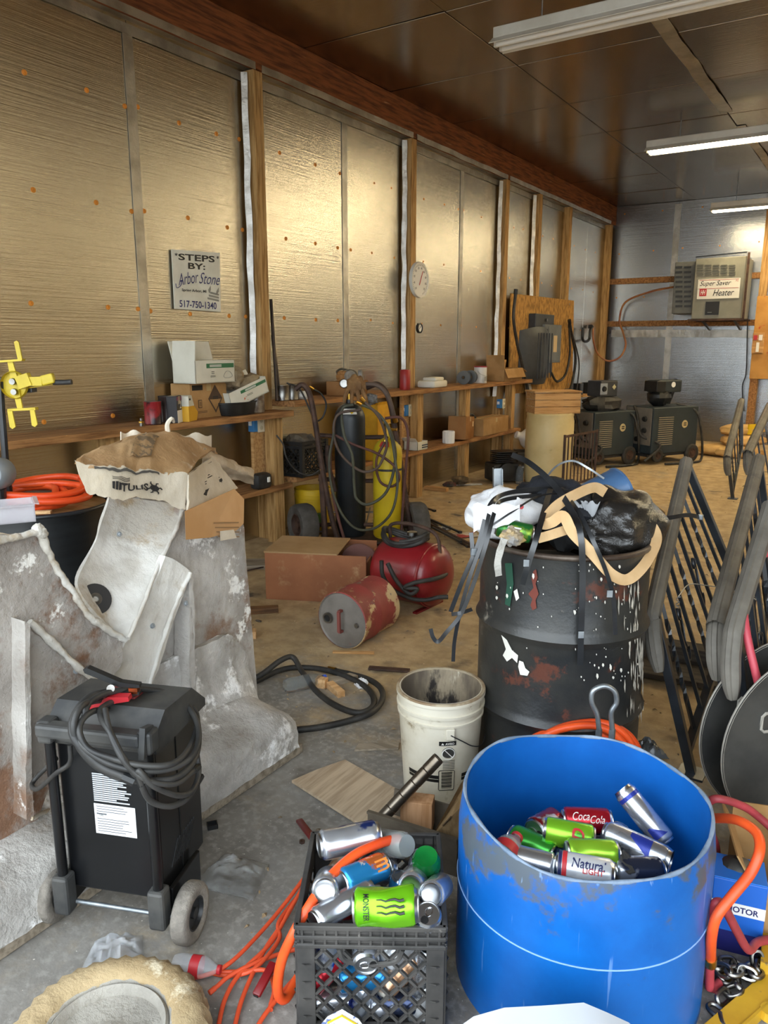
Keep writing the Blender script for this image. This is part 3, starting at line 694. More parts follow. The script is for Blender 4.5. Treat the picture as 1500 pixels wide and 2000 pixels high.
def pail(t, r, h, mbody, taper=.88, minside=None, n=36, band=()):
    b = MB(); b.lathe([(r * taper - .004, .006), (r - .008, h)], n); b.build('inside', minside or mbody, t, smooth=40)
    b = MB(); b.lathe([(0, .004), (r * taper - .006, .004), (r * taper, 0), (r * taper, .01), (r * .975, h * .76), (r * 1.01, h * .765), (r * 1.015, h * .785), (r * .985, h * .79), (r * .99, h * .84), (r * 1.03, h * .845), (r * 1.035, h * .87), (r * .995, h * .875), (r * .995, h * .95), (r * 1.04, h * .955), (r * 1.04, h * .985), (r * 1.01, h), (r - .008, h)], n); return b.build('body', mbody, t, smooth=30)
for k, (u, v, lb) in enumerate(((612, 1036, 'yellow plastic bucket with green label under the second shelf'),)):
    p = A(u, v, z=0); p.x = min(p.x, -3.86); t = thing('yellow_bucket', lb, 'bucket', p, R(33)); pail(t, .15, .37, M_YBUCK)
    b = MB(); b.tube(spline([(-.15, 0, .29), (-.12, -.12, .2), (0, -.165, .17), (.12, -.12, .2), (.15, 0, .29)], 6), .0025, 5); b.build('wire_handle', M_STEEL, t)
    b = MB(); b.sheet(lambda a, q: (.142 * math.sin(-.6 + a * 1.3), -.1435 * math.cos(-.6 + a * 1.3), .06 + q * .12), 8, 1, .001); b.build('label', mat('green label', '4d6f2c', .6), t)
# tall yellow carton behind the cylinders
p = A(735, 860, x=SF - .05); t = thing('yellow_carton', 'tall yellow carton standing on the lower shelf behind the cylinders', 'box', (p.x, p.y, ZL), RW + R(6)); carton(t, .26, .16, .5, mat('yellow carton', 'd8a012', .6, c2='c58e0c'), True, [('F', 60, .03)])
t, s = shelf_thing('paper_box', 'white box with torn lid on the lower shelf right of the yellow cylinder', 'box', 812, 884, ZL, 0, .06); carton(t, .2, .16, .085, M_WCARD, True, [('B', 60, .12), ('L', 40, .06)]); face_text(t, '=', .04, .035, .12, .035, .163, mat('dark blue print', '28323f', .6), .02)
t, s = shelf_thing('cardboard_carton', 'slanted closed cardboard carton on the lower shelf below the spools', 'box', 900, 872, ZL, 18, .08); t.rotation_euler = (0, R(5), RW + R(15)); carton(t, .45, .2, .25, M_CARD2); face_rect(t, .15, .17, .07, .055, .2, mat('tan sticker', 'd0b48a', .6))
t, s = shelf_thing('paper_cup', 'white ribbed cup with a dark slit on the lower shelf', 'cup', 876, 868, ZL, 0, .02); b = MB(); b.lathe([(0, .003), (.058, .003), (.06, 0), (.062, .13), (.056, .13), (.054, .01)], 20); b.build('cup', M_WHITE, t, smooth=20)
b = MB(); [b.cyl((.062 * math.cos(k / 12 * 6.283), .062 * math.sin(k / 12 * 6.283), .005), (.0635 * math.cos(k / 12 * 6.283), .0635 * math.sin(k / 12 * 6.283), .125), .003, n=5) for k in range(12)]; b.build('ribs', M_WHITE, t)
p = A(952, 860, x=SF - .1); t = thing('cardboard_carton', 'flat cardboard box on the lower shelf behind the thin iron frame', 'box', (p.x, p.y, ZL), RW); carton(t, .7, .22, .19, M_CARD)
p = A(922, 825, x=SF - .15); t = thing('coiled_hose', 'small coil of black hose lying on the lower shelf boxes', 'hose', (p.x, p.y - .0, ZL + .01), RW)
b = MB(); b.tube([((.12 + .012 * math.sin(k * .7)) * math.cos(k / 20 * 6.283), .02 * math.sin(k * .31), .12 + .115 * math.sin(k / 20 * 6.283)) for k in range(62)], .012, 7); b.build('coil', M_RUBBER, t, smooth=40); b = MB(); b.cyl((.1, 0, .1), (.1, -.04, .1), .014, n=10); b.build('fitting', M_BRASS, t)
t, s = shelf_thing('black_case', 'small black pouch on the lower shelf near the first post', 'pouch', 510, 962, .46, 0, .05); b = MB(); b.box((0, 0, .06), (.16, .1, .12), bev=.03); b.build('pouch', M_RUBBER, t, smooth=40); b = MB(); b.box((.03, -.052, .07), (.03, .01, .04), bev=.004); b.build('buckle', M_WHITE, t)

# ================================================================ floor clutter along the wall, welding gas cart
O = A(703, 1066, z=0); ct = thing('gas_cylinder_cart', 'rusty two-wheeled cart carrying the gas cylinders', 'cart', O, YAW)
def cart_pipe(pts, r, off, nm='frame_pipe', m=M_RUST): 
    b = MB(); b.tube(spline([AV(u, v, O, off) for u, v in pts], 6), r, 8); return b.build(nm, m, ct, True, smooth=40)
cart_pipe([(577, 760), (592, 752), (606, 775), (618, 840), (632, 930), (648, 1010), (664, 1066)], .022, -.02, 'handle')
cart_pipe([(715, 757), (738, 751), (758, 775), (772, 840), (786, 930), (799, 1010), (812, 1066)], .022, .05, 'handle')
cart_pipe([(628, 925), (632, 1000), (636, 1068)], .024, .0)
cart_pipe([(655, 960), (640, 900), (640, 870)], .018, .03)
for v0 in (850, 935): cart_pipe([(622, v0), (700, v0 + 4), (778, v0 + 3)], .018, .17, 'cross_bar')
b = MB(); b.box((0, .10, .05), (.62, .42, .02), bev=.004); b.build('foot_plate', M_RUST, ct)
b = MB(); b.cyl((-.46, .08, .15), (.46, .08, .15), .016, n=10); b.build('axle', M_RUST, ct)
M_TYRE = mat('worn tyre rubber', '5a5651', .85, c2='45413c', scale=8, spots=('7d7365', 6, .6, .15), bump=.5, bscale=30)
def wheel(t, c, axis, r, w, mt=M_TYRE, mh=None, lugs=0, nm='wheel'):
    b = MB(); b.lathe([(r * .55, -w * .40), (r * .75, -w * .5), (r * .92, -w * .46), (r * .99, -w * .3), (r, 0), (r * .99, w * .3), (r * .92, w * .46), (r * .75, w * .5), (r * .55, w * .40)], 36, c, axis); o = b.build(nm, mt, t, smooth=50)
    b = MB(); b.lathe([(r * .56, -w * .40), (r * .5, -w * .42), (r * .46, -w * .2), (r * .18, -w * .15), (r * .18, -w * .36), (0, -w * .36)], 28, c, axis); b.lathe([(r * .56, w * .40), (r * .5, w * .42), (r * .46, w * .2), (r * .18, w * .15), (r * .18, w * .36), (0, w * .36)], 28, c, axis); b.build('hub', mh or M_RUST, o, smooth=40); return o
wheel(ct, (-.44, .02, .165), (.86, .5, 0), .165, .15); wheel(ct, (.44, .08, .165), (1, .3, 0), .165, .14)
def gas_cylinder(label, x, y, r, h, m, group=None, mlabel=None):
    p = O + _rh * x + _nh * y + Vector((0, 0, .06)); t = thing('gas_cylinder', label, 'gas cylinder', p, YAW)
    b = MB(); b.lathe([(0, .002), (r * .9, .002), (r, .02), (r, h - r * 1.25)] + [(r * math.cos(a * math.pi / 2 / 6), h - r * 1.25 + r * 1.05 * math.sin(a * math.pi / 2 / 6)) for a in range(1, 6)] + [(r * .26, h - r * .2), (r * .24, h)], 32); b.build('body', m, t, smooth=45)
    b = MB(); b.lathe([(r * .24, h - .005), (.022, h), (.022, h + .06), (.03, h + .06), (.03, h + .085), (0, h + .085)], 14); b.cyl((0, 0, h + .04), (.07, -.03, h + .04), .013, n=8); b.build('valve', M_BRASS, t, smooth=40); return t
g1 = gas_cylinder('tall black gas cylinder with a white shoulder label on the cart', -.075, .12, .118, 1.06, mat('black cylinder paint', '15191c', .4, c2='20262a', scale=5, spots=('4b5560', 12, .66, .1)))
b = MB(); b.sheet(lambda a, q: ((.118 * math.cos(.35 + .38 * q)) * math.sin(-.75 + 1.3 * a) * 1.015, -(.118 * math.cos(.35 + .38 * q)) * math.cos(-.75 + 1.3 * a) * 1.015, 1.06 - .118 * 1.25 + .125 * math.sin(.35 + .38 * q)), 10, 4, .0015); b.build('shoulder_label', M_WHITE, g1)
b = MB(); b.add([Vector((.02, -.1065, .975)) + Vector((math.cos(a) * .017, .010 * math.sin(a), math.sin(a) * .017)) for a in (0, 1.57, 3.14, 4.71)], [(0, 1, 2, 3)]); b.build('hazard_diamond', mat('hazard yellow', 'd9b21c', .5), g1)
g2 = gas_cylinder('shorter yellow gas cylinder with a red shoulder mark on the cart', .215, .06, .112, .80, mat('yellow cylinder paint', 'cdb31f', .45, c2='b89d18', scale=3, spots=('5c5030', 9, .66, .1)))
b = MB(); b.sheet(lambda a, q: ((.112 * math.cos(.5 + .4 * q)) * math.sin(-.7 + .8 * a) * 1.02, -(.112 * math.cos(.5 + .4 * q)) * math.cos(-.7 + .8 * a) * 1.02, .80 - .112 * 1.25 + .118 * math.sin(.5 + .4 * q)), 8, 3, .0015); b.build('shoulder_label', mat('red label', 'b0322c', .5), g2)
b = MB(); b.lathe([(.1125, .53), (.1145, .532), (.1145, .545), (.1125, .547)], 30); b.build('strap', M_RUBBER, g2)
# regulators and glove heap on top
p = O + _rh * -.05 + _nh * .10 + Vector((0, 0, 1.17)); t = thing('gas_regulator', 'brass gas regulator with two gauges on the black cylinder', 'regulator', p, YAW)
b = MB(); b.lathe([(0, -.02), (.04, -.02), (.045, 0), (.045, .04), (.03, .06), (.02, .1), (0, .1)], 18, (0, 0, .03), (0, -1, .1)); b.build('body', M_BRASS, t, smooth=40)
for sx, sz in ((-.06, .07), (.06, .05)):
    b = MB(); b.lathe([(0, 0), (.035, 0), (.035, .025), (.03, .03), (.029, .022), (0, .022)], 18, (sx, -.02, sz), (sx * 3, -1, .1)); b.build('gauge', M_STEEL, t, smooth=40)
t = thing('leather_glove', 'pair of tan work gloves hung over the regulator of the black cylinder', 'glove', O + _rh * -.02 + Vector((0, 0, 1.2)) - _nh * .02, YAW)
b = MB(); b.ball((0, 0, .03), (.07, .06, .075), 18, 12, lambda q: .3 * noise.noise(q * 2.4) + .15 * noise.noise(q * 6)); b.build('palm', mat('brown leather', '8f6a3f', .8, c2='6c4d2d', scale=7, bump=.4), t, smooth=40)
for k in range(4):
    b = MB(); b.tube(spline([(-.06 + .035 * k, -.03, .0), (-.08 + .05 * k, -.06, -.05), (-.085 + .055 * k, -.05, -.09 - .01 * (k % 2))], 4), lambda q: .018 - .006 * q, 7); b.build('finger', _mats['brown leather'], t, smooth=50)
wad('grey_glove', 'grey canvas glove lying on the cart top next to the tan pair', 'glove', O + _rh * .09 + Vector((0, 0, 1.13)), .05, mat('grey canvas', '6f6c68', .9, bump=.4), 21)
# hoses looped over the cart
def hose(name, label, pts, r, off, m, n=8, jit=0.03, cat='hose', end=None, seed=1):
    t = thing(name, label, cat, AV(*pts[0], O, off)); random.seed(seed)
    P = [AV(u, v, O, off + random.uniform(-jit, jit)) for u, v in pts]; b = MB(); b.tube(spline(P, n), r, 7); b.build('hose', m, t, True, smooth=60)
    d = (P[-1] - P[-2]).normalized(); b = MB(); b.cyl(P[-1], P[-1] + d * .04, r * 1.3, n=8); b.build('end_fitting', M_BRASS, t, True); return t
M_HB = mat('dusty brown hose', '5b4a3e', .7, c2='47382f', scale=6); M_HG = mat('dusty green hose', '515140', .7, c2='3f3f33', scale=6); M_HR = mat('dusty red hose', '5f3a31', .7, c2='4a2c26', scale=6)
hose('welding_hose', 'long dusty green hose hanging in the widest loop over the cart', [(690, 790), (668, 800), (672, 850), (688, 890), (692, 950), (697, 975), (720, 985), (755, 960), (772, 900), (765, 850), (745, 815), (715, 790)], .0115, -.16, M_HG, seed=2)
hose('welding_hose', 'brown hose running from the regulators low across both cylinders', [(705, 800), (660, 810), (652, 850), (668, 890), (705, 920), (735, 915), (750, 890), (755, 860), (740, 815), (712, 785)], .0105, -.18, M_HB, seed=3)
hose('welding_hose', 'red hose slung from the black cylinder to the yellow one', [(655, 850), (690, 868), (735, 885), (770, 910), (780, 935), (765, 950), (742, 940), (735, 900), (752, 862)], .010, -.15, M_HR, seed=4)
hose('welding_hose', 'grey green hose drooping lowest in front of the cylinders', [(652, 845), (643, 900), (650, 960), (672, 1010), (700, 1034), (735, 1030), (765, 1000), (776, 950), (772, 900), (760, 840), (735, 805), (705, 790)], .010, -.20, M_HG, seed=5)
hose('welding_hose', 'dark hose dropping straight beside the left cart pipe', [(652, 855), (645, 890), (648, 950), (660, 1010), (676, 1066)], .012, -.08, M_HR, seed=6)
hose('welding_hose', 'dark hose arching over the right cart handle to the floor', [(752, 817), (780, 815), (793, 830), (797, 860), (792, 920), (786, 1000), (783, 1062)], .011, -.05, M_HR, seed=7)
hose('welding_cable', 'thin black cable curling from the shelf tins down to the crate', [(560, 748), (585, 760), (605, 800), (615, 822), (630, 815), (637, 790), (628, 770), (612, 760)], .007, .05, M_RUBBER, cat='cable', seed=8)
hose('welding_cable', 'thin black cable drooping across the shelf crate', [(540, 850), (553, 868), (560, 895), (580, 920), (605, 928), (625, 918)], .006, -.03, M_RUBBER, cat='cable', seed=9)
t = hose('hose_bundle', 'short thick brown hose bend above the yellow cylinder', [(715, 757), (700, 752), (735, 752), (758, 775), (770, 815)], .017, -.01, M_HB, seed=10)
# steel grating leaning behind the cart
g = thing('steel_grating', 'grey bar grating on the floor behind the cylinders', 'grating', A(700, 1040, z=0), YAW)
for k in range(16):
    b = MB(); b.bar((-.45 + k * .055, -.1 + .02 * (k % 2), .01), (-.40 + k * .055, .22, .16), .006, .025); b.build('bar', M_GALV, g)
for yy, zz in ((-.05, .02), (.18, .135)): b = MB(); b.bar((-.47, yy, zz), (.45, yy, zz), .012, .012); b.build('cross_rod', M_GALV, g)

# ---- brown box, red air tank with hose, red keg
p = (A(520, 1170, z=0) + A(715, 1180, z=0)) / 2; ang = R(24)
t = thing('wooden_box', 'long dusty brown box with an open slot at its right end', 'box', p + Vector((-math.sin(ang), math.cos(ang), 0)) * .2, ang)
M_BOX = mat('dusty brown board', '9c6440', .8, c2='8a5636', scale=2.5, spots=('b99268', 7, .55, .25)); M_BOXT = mat('dusty box top', 'ab8b62', .85, c2='99774e', scale=3)
w, d, h = .625, .40, .295
for nm, c, s_ in (('side_board', (0, -d / 2 + .006, h / 2), (w, .012, h)), ('side_board', (0, d / 2 - .006, h / 2), (w, .012, h)), ('end_board', (-w / 2 + .006, 0, h / 2), (.012, d - .024, h)), ('end_board', (w / 2 - .006, 0, h * .42), (.012, d - .024, h * .84)), ('bottom_board', (0, 0, .006), (w - .024, d - .024, .012)), ('top_board', (-.09, 0, h + .004), (w - .17, d, .010))):
    b = MB(); b.box(c, s_, bev=.002); b.build(nm, M_BOXT if nm == 'top_board' else M_BOX, t)
p2 = t.location + Vector((math.cos(ang) * .235, math.sin(ang) * .235, 0))
t = thing('grinding_disc', 'worn reddish grinding disc standing in the open end of the brown box', 'disc', p2 + Vector((0, 0, .19)), ang); b = MB(); b.lathe([(.012, -.012), (.125, -.012), (.128, 0), (.125, .012), (.012, .012)], 32, (0, .02, 0), (.15, 1, 0), close=True); b.build('disc', mat('reddish grit', '6f4b43', .9, bump=.3), t, smooth=40); b = MB(); b.lathe([(.012, -.014), (.03, -.014), (.03, .014), (.012, .014)], 20, (0, .02, 0), (.15, 1, 0), close=True); b.build('flange', M_STEEL, t)
tc = A(812, 1192, z=0); axd = (_rh * .80 - _nh * .60).normalized(); rr = .185
t = thing('air_tank', 'dark red portable air tank wrapped in a black hose', 'tank', tc + _nh * .12 - _rh * .02)
cc = t.location + Vector((0, 0, rr + .02)); M_REDT = mat('red tank paint', '8a1a20', .35, c2='74141a', scale=4, spots=('6b4f47', 5, .62, .2), coat=.2)
b = MB(); L2 = .17; b.lathe([(0, -L2 - .075), (.07, -L2 - .066), (.13, -L2 - .045), (.17, -L2 - .015), (rr, -L2 + .02), (rr, L2 - .02), (.17, L2 + .015), (.13, L2 + .045), (.07, L2 + .066), (0, L2 + .075)], 36, cc, axd); b.build('shell', M_REDT, t, True, smooth=50)
b = MB(); b.lathe([(rr, L2 - .03), (rr + .004, L2 - .026), (rr + .004, L2 - .014), (rr - .002, L2 - .01)], 36, cc, axd); b.build('weld_seam', M_REDT, t, True, smooth=40)
for sgn in (-1, 1):
    b = MB(); q = cc + axd * (sgn * .12) ; b.bar(q + Vector((0, 0, -rr - .015)) - Vector((axd.y, -axd.x, 0)) * .14, q + Vector((0, 0, -rr - .015)) + Vector((axd.y, -axd.x, 0)) * .14, .03, .012); b.build('foot', M_REDT, t, True)
b = MB(); q = cc + Vector((0, 0, rr - .01)); b.tube(spline([q - axd * .16, q - axd * .15 + Vector((0, 0, .09)), q + axd * .02 + Vector((0, 0, .11)), q + axd * .17 + Vector((0, 0, .07)), q + axd * .2 - Vector((0, 0, .06))], 6), .011, 8); b.build('carry_handle', M_RUST, t, True, smooth=50)
b = MB(); b.cyl(q, q + Vector((0, 0, .05)), .014, n=10); b.lathe([(0, 0), (.03, 0), (.03, .02), (0, .02)], 16, q + Vector((0, 0, .05)) - _nh * .02, (0, 0, 1)); b.build('valve_gauge', M_STEEL, t, True, smooth=40)
q = cc + Vector((0, 0, rr)); t2 = thing('air_hose', 'black air hose coiled on top of the red tank and round its end', 'hose', q - axd * .05)
P = []
for k in range(46):
    a = k / 14 * 2 * math.pi; P.append(q - axd * .05 + axd * (.155 + .012 * math.sin(k * .9)) * math.cos(a) + Vector((axd.y, -axd.x, 0)) * (.10 + .01 * math.cos(k)) * math.sin(a) + Vector((0, 0, .028 + .011 * (k // 14) - .05 * abs(math.sin(a)) ** 2)))
b = MB(); b.tube(spline(P, 3), .0125, 8); b.build('coil', M_RUBBER, t2, True, smooth=60)
ring = [(748, 1085), (745, 1110), (757, 1140), (780, 1165), (805, 1172)]
P = [AV(u, v, cc, -.24) for u, v in ((745, 1095), (748, 1125), (768, 1152), (800, 1168), (830, 1172), (858, 1166))]; b = MB(); b.tube(spline(P, 6), .0125, 8); b.cyl(P[-1], P[-1] + _rh * .05, .014, n=8); b.build('loose_end', M_RUBBER, t2, True, smooth=60)
P = [AV(u, v, cc, o) for u, v, o in ((757, 1100, -.22), (775, 1135, -.235), (800, 1160, -.26), (815, 1150, -.27), (790, 1148, -.26), (810, 1138, -.27), (850, 1130, -.24), (872, 1120, -.12), (868, 1100, .0))]; b = MB(); b.tube(spline(P, 6), .0125, 8); b.build('wrap', M_RUBBER, t2, True, smooth=60)
kb = A(690, 1272, z=0); kd = (_nh * .80 + _rh * .52 + Vector((0, 0, .02))).normalized(); kr = .152
t = thing('metal_keg', 'small battered red steel drum lying on its side with grey end', 'drum', kb + _nh * .10)
kc = kb + _nh * .13 + Vector((0, 0, kr)) ; kc -= kd * .11
M_KEG = mat('chipped red paint', '8d3a35', .6, c2='77302c', scale=5, spots=('b79d74', 6, .52, .06), spots2=('6b625b', 11, .62, .05))
b = MB(); b.lathe([(kr * .97, 0), (kr * 1.0, .004), (kr * 1.0, .014), (kr * .975, .02), (kr * .975, .13), (kr * 1.0, .14), (kr * 1.0, .155), (kr * .975, .165), (kr * .975, .30), (kr, .306), (kr, .318), (kr * .96, .32), (0, .315)], 40, kc, kd); b.build('shell', M_KEG, t, True, smooth=35)
b = MB(); b.lathe([(kr * .97, .002), (kr * .93, .01), (0, .006)], 40, kc, kd); b.build('end_plate', mat('bare grey end', '867f77', .5, .3, c2='6e675f', scale=4, spots=('8a4a3d', 7, .62, .1)), t, True, smooth=40)
ka, kb2 = frame_of(kd); side = (kd.cross(Vector((0, 0, 1)))).normalized(); upk = side.cross(kd).normalized()
q = kc - side * .085 + upk * .0 + kd * .004
b = MB(); b.lathe([(.019, .0), (.028, -.002), (.028, -.014), (.019, -.014)], 20, q, kd, close=True); b.build('bung_ring', M_STEEL, t, True, smooth=40)
b = MB(); b.lathe([(0, .0), (.02, .0)], 20, q - kd * .0065, kd); b.build('bung_hole', M_BLACK, t, True)
q = kc + side * .0 + kd * .002
b = MB(); b.bar(q + upk * .055 - kd * .025, q - upk * .055 - kd * .025, .016, .012, up=kd); b.bar(q + upk * .055, q + upk * .055 - kd * .025, .016, .012); b.bar(q - upk * .055, q - upk * .055 - kd * .025, .016, .012); b.build('handle', mat('rusty red handle', '7c4038', .6), t, True)
b = MB(); b.lathe([(0, -.008), (.011, -.008), (.013, 0)], 12, kc + side * .09 + upk * -.01 + kd * .005, kd); b.build('small_bung', M_STEEL, t, True, smooth=40)
# ================================================================ the back of the shop
M_OSB = mat('chipboard', 'bd8d45', .8, c2='87602a', scale=15, detail=2, stretch=(1, 1.6, .8), spots=('d1a565', 30, .6, .05), bump=.3)
xo = PX + .02
q0, q1, q2, q3 = A(999, 573, x=xo), A(1121, 587, x=xo), A(1118, 758, x=xo), A(995, 770, x=xo)
t = thing('chipboard_panel', 'square chipboard panel carrying the electrical boxes on the left wall', 'panel', (xo, 10.2, .9))
MB().prism([Vector((xo - .02, p.y, p.z)) for p in (q0, q1, q2, q3)], (.02, 0, 0)).build('board', M_OSB, t, True)
for (pu, pv) in ((1004, 582), (1112, 594), (1110, 750), (1001, 760)):
    b = MB(); b.lathe([(0, .004), (.012, .004), (.014, 0)], 8, A(pu, pv, x=xo), (1, 0, 0)); b.build('screw', M_STEEL, t, True)
M_GREYBOX = mat('grey enclosure', '3b3d40', .5, c2='2e3033', scale=3); M_GREYBOX2 = mat('grey enclosure lighter', '6a6c6c', .5, c2='5a5c5c', scale=3)
# meter housing, disconnect, breaker panel
y0, y1 = A(1013, 690, x=xo).y, A(1058, 690, x=xo).y
t = thing('meter_housing', 'dark rounded meter housing on the chipboard panel', 'meter', (xo, (y0 + y1) / 2, .98))
b = MB(); zc = 1.40; b.sheet(lambda a, q: (xo + .20 * (math.sin(math.pi * q) ** .5) * (1 - .25 * abs(2 * a - 1) ** 4), y0 + (y1 - y0) * q * 1.0 + .0, 1.02 + a * .74 - .05 * abs(2 * q - 1) ** 3 * (1 if a > .5 else -1)), 14, 14, .006); b.build('cover', M_GREYBOX, t, True, smooth=50)
for k in range(6):
    yy = y0 + (y1 - y0) * (.2 + .12 * k); b = MB(); b.bar((xo + .20, yy, 1.10), (xo + .20, yy, 1.68), .012, .012); b.build('rib', M_GREYBOX, t, True)
def wall_box(name, label, cat, ua, va, ub, vb, dep, m):
    a, c = A(ua, va, x=xo + dep), A(ub, vb, x=xo + dep); t = thing(name, label, cat, (xo, (a.y + c.y) / 2, c.z)); 
    MB().box((xo + dep / 2, (a.y + c.y) / 2, (a.z + c.z) / 2), (dep, c.y - a.y, a.z - c.z), bev=.008).build('body', m, t, True); return t, a, c
t, a, c = wall_box('disconnect_box', 'tall dark electrical disconnect box on the chipboard', 'electrical box', 1047, 612, 1078, 728, .10, M_GREYBOX)
b = MB(); b.cyl((xo + .1, (a.y + c.y) / 2, c.z + .7), (xo + .13, (a.y + c.y) / 2, c.z + .7), .02, n=12); b.build('knob', M_STEEL, t, True)
b = MB(); b.box((xo + .102, (a.y + c.y) / 2 - .05, (a.z + c.z) / 2), (.006, .03, .5)); b.build('hinge', M_BLACK, t, True)
t, a, c = wall_box('breaker_panel', 'grey breaker panel with open door and tan sticker on the chipboard', 'breaker panel', 1065, 633, 1094, 708, .14, M_GREYBOX2)
b = MB(); b.box((xo + .145, (a.y + c.y) / 2 + .04, (a.z + c.z) / 2), (.008, (c.y - a.y) * .75, (a.z - c.z) * .9), bev=.004); b.build('door', M_GREYBOX2, t, True)
b = MB(); b.box((xo + .151, (a.y + c.y) / 2 + .06, (a.z + c.z) / 2), (.002, .13, .22)); b.build('sticker', mat('tan sticker', 'd0b48a', .6), t, True)
for k in range(6): b = MB(); b.box((xo + .146, a.y + .05, c.z + .08 + k * .07), (.012, .05, .035)); b.build('breaker', M_BLACK, t, True)
# cables hanging on the chipboard
def traced(name, label, cat, pts, r, m, plane, n=6, flat=None, nm='cable', end=None, group=None, nn=7):
    P = [A(*p[:2], **plane) if len(p) == 2 else A(p[0], p[1], **p[2]) for p in pts]
    t = thing(name, label, cat, P[-1] if P[-1].z < P[0].z else P[0], 0, group)
    b = MB(); b.tube(spline(P, n), r, nn); b.build(nm, m, t, True, smooth=60)
    for i, j in ((0, 1), (-1, -2)):
        d = (P[i] - P[j]).normalized(); b = MB(); b.cyl(P[i], P[i] + d * r * 3, r * 1.35, n=8); b.build('end_fitting', end or M_BLACKP, t, True)
    return t
traced('power_cable', 'thick black cable looping down right of the breaker panel', 'cable', [(1112, 640), (1113, 690), (1105, 730), (1088, 745), (1075, 725)], .017, M_RUBBER, dict(x=xo + .06))
traced('power_cable', 'bundle of dark cable hanging beside the chipboard edge', 'cable', [(1113, 632), (1118, 660), (1124, 700), (1118, 745), (1108, 775)], .02, M_RUBBER, dict(x=xo + .08))
traced('power_cable', 'black cable hanging from the left edge of the chipboard', 'cable', [(1007, 575), (1003, 620), (1010, 670), (1022, 720), (1032, 765)], .02, M_RUBBER, dict(x=xo + .1))
traced('power_cable', 'thin black lead hanging right of the chipboard to the welders', 'cable', [(1117, 650), (1128, 690), (1131, 720), (1126, 770), (1130, 800)], .010, M_RUBBER, dict(x=xo + .15))
b = MB(); b.prism([Vector((xo + .04, p.y, p.z)) for p in (A(1018, 738, x=xo), A(1026, 738, x=xo), A(1036, 790, x=xo), A(1036, 850, x=xo), A(1028, 820, x=xo))], (.02, 0, 0)); tag(b.build('white_trim_board', mat('white board', 'c9c4b8', .6)), 'white painted trim offcut leaning against the chipboard', 'board')
# black J hook, gas hose
t = thing('pipe_trap', 'black J-shaped drain pipe on the foil near the back corner', 'pipe', A(1145, 660, x=WX + .05)); P = [A(u, v, x=WX + .08) for u, v in ((1139, 640), (1138, 662), (1144, 667), (1151, 662), (1153, 645), (1157, 638))]
b = MB(); b.tube(spline(P, 6), .022, 8); b.build('pipe', M_BLACKP, t, True, smooth=50); b = MB(); b.cyl(P[-1], P[-1] + Vector((-.06, 0, .0)), .03, n=12); b.build('collar', M_BLACKP, t, True)
P = [A(1318, 560, y=12.75), A(1270, 570, y=13.0), A(1222, 590, y=13.15), A(1210, 625, y=13.2), A(1217, 650, y=13.15), A(1222, 675, y=13.1), A(1210, 698, y=13.0), A(1187, 705, y=12.9), A(1167, 690, y=12.8), A(1159, 665, x=WX + .1), A(1158, 640, x=WX + .06)]
t = thing('gas_line', 'orange-brown gas hose sagging from the heater to the back corner', 'hose', P[6]); b = MB(); b.tube(spline(P, 8), .016, 8); b.build('hose', mat('copper brown hose', 'a8713f', .45, c2='8c4f35', scale=3), t, True, smooth=60); b = MB(); b.cyl(P[0], P[0] + Vector((.06, 0, 0)), .022, n=8); b.build('end_fitting', M_BRASS, t, True)
# heater
yh = 12.55; a, c = A(1359, 505, y=yh), A(1447, 622, y=yh); hw, hh = c.x - a.x, a.z - c.z; M_HEAT = mat('grey heater enamel', '8b8a7e', .5, c2='7b7a6f', scale=2.5)
ht = thing('unit_heater', 'grey louvred unit heater with white name plate on the back wall', 'heater', ((a.x + c.x) / 2, yh + .33, c.z))
MB().box(((a.x + c.x) / 2, yh + .33, (a.z + c.z) / 2), (hw, .66, hh), bev=.012).build('cabinet', M_HEAT, ht, True)
a2, c2 = A(1319, 512, y=yh + .1), A(1357, 612, y=yh + .1)
MB().box(((a2.x + c2.x) / 2, yh + .35, (a2.z + c2.z) / 2), (c2.x - a2.x, .5, a2.z - c2.z), bev=.01).build('fan_housing', mat('darker heater enamel', '6d6e69', .5, c2='5c5d59'), ht, True)
def hx(u, v): p = A(u, v, y=yh - .006); return p
for j in range(9):
    for i in range(2):
        b = MB(); p = A(1326 + i * 17, 522 + j * 9.5, y=yh + .095); b.box(p, (.10, .012, .03)); b.build('louvre', M_GREYBOX, ht, True)
for j in range(5):
    for i in range(5):
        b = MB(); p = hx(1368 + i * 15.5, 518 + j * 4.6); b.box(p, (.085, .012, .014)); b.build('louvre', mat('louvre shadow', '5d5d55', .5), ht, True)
p0, p1 = A(1364, 546, y=yh - .008), A(1443, 582, y=yh - .008); pl = MB(); pl.box((p0 + p1) / 2, (p1.x - p0.x, .006, p0.z - p1.z)); pl.build('name_plate', M_WHITE, ht, True)
def hp(a_, b_): return Vector((p0.x + (p1.x - p0.x) * a_, yh - .0125, p1.z + (p0.z - p1.z) * b_))
W_, H_ = p1.x - p0.x, p0.z - p1.z
b = MB(); put_text(b, 'Super Saver', hp(.42, .75), (1, 0, 0), (0, 0, 1), W_ * .74, H_ * .32, .004, .35); put_text(b, 'Heater', hp(.63, .3), (1, 0, 0), (0, 0, 1), W_ * .5, H_ * .32, .004, .35); b.build('lettering', M_BLACK, ht, True)
M_RED = mat('red print', 'b3262c', .5); b = MB(); b.box(hp(.14, .33), (W_ * .17, .002, H_ * .36)); put_text(b, 'XL', hp(.92, .88), (1, 0, 0), (0, 0, 1), W_ * .08, H_ * .1, 0, .3); b.box(hp(.5, .52), (W_ * .94, .001, H_ * .02)); b.box(hp(.5, .95), (W_ * .94, .001, H_ * .02)); b.build('red_print', M_RED, ht, True)
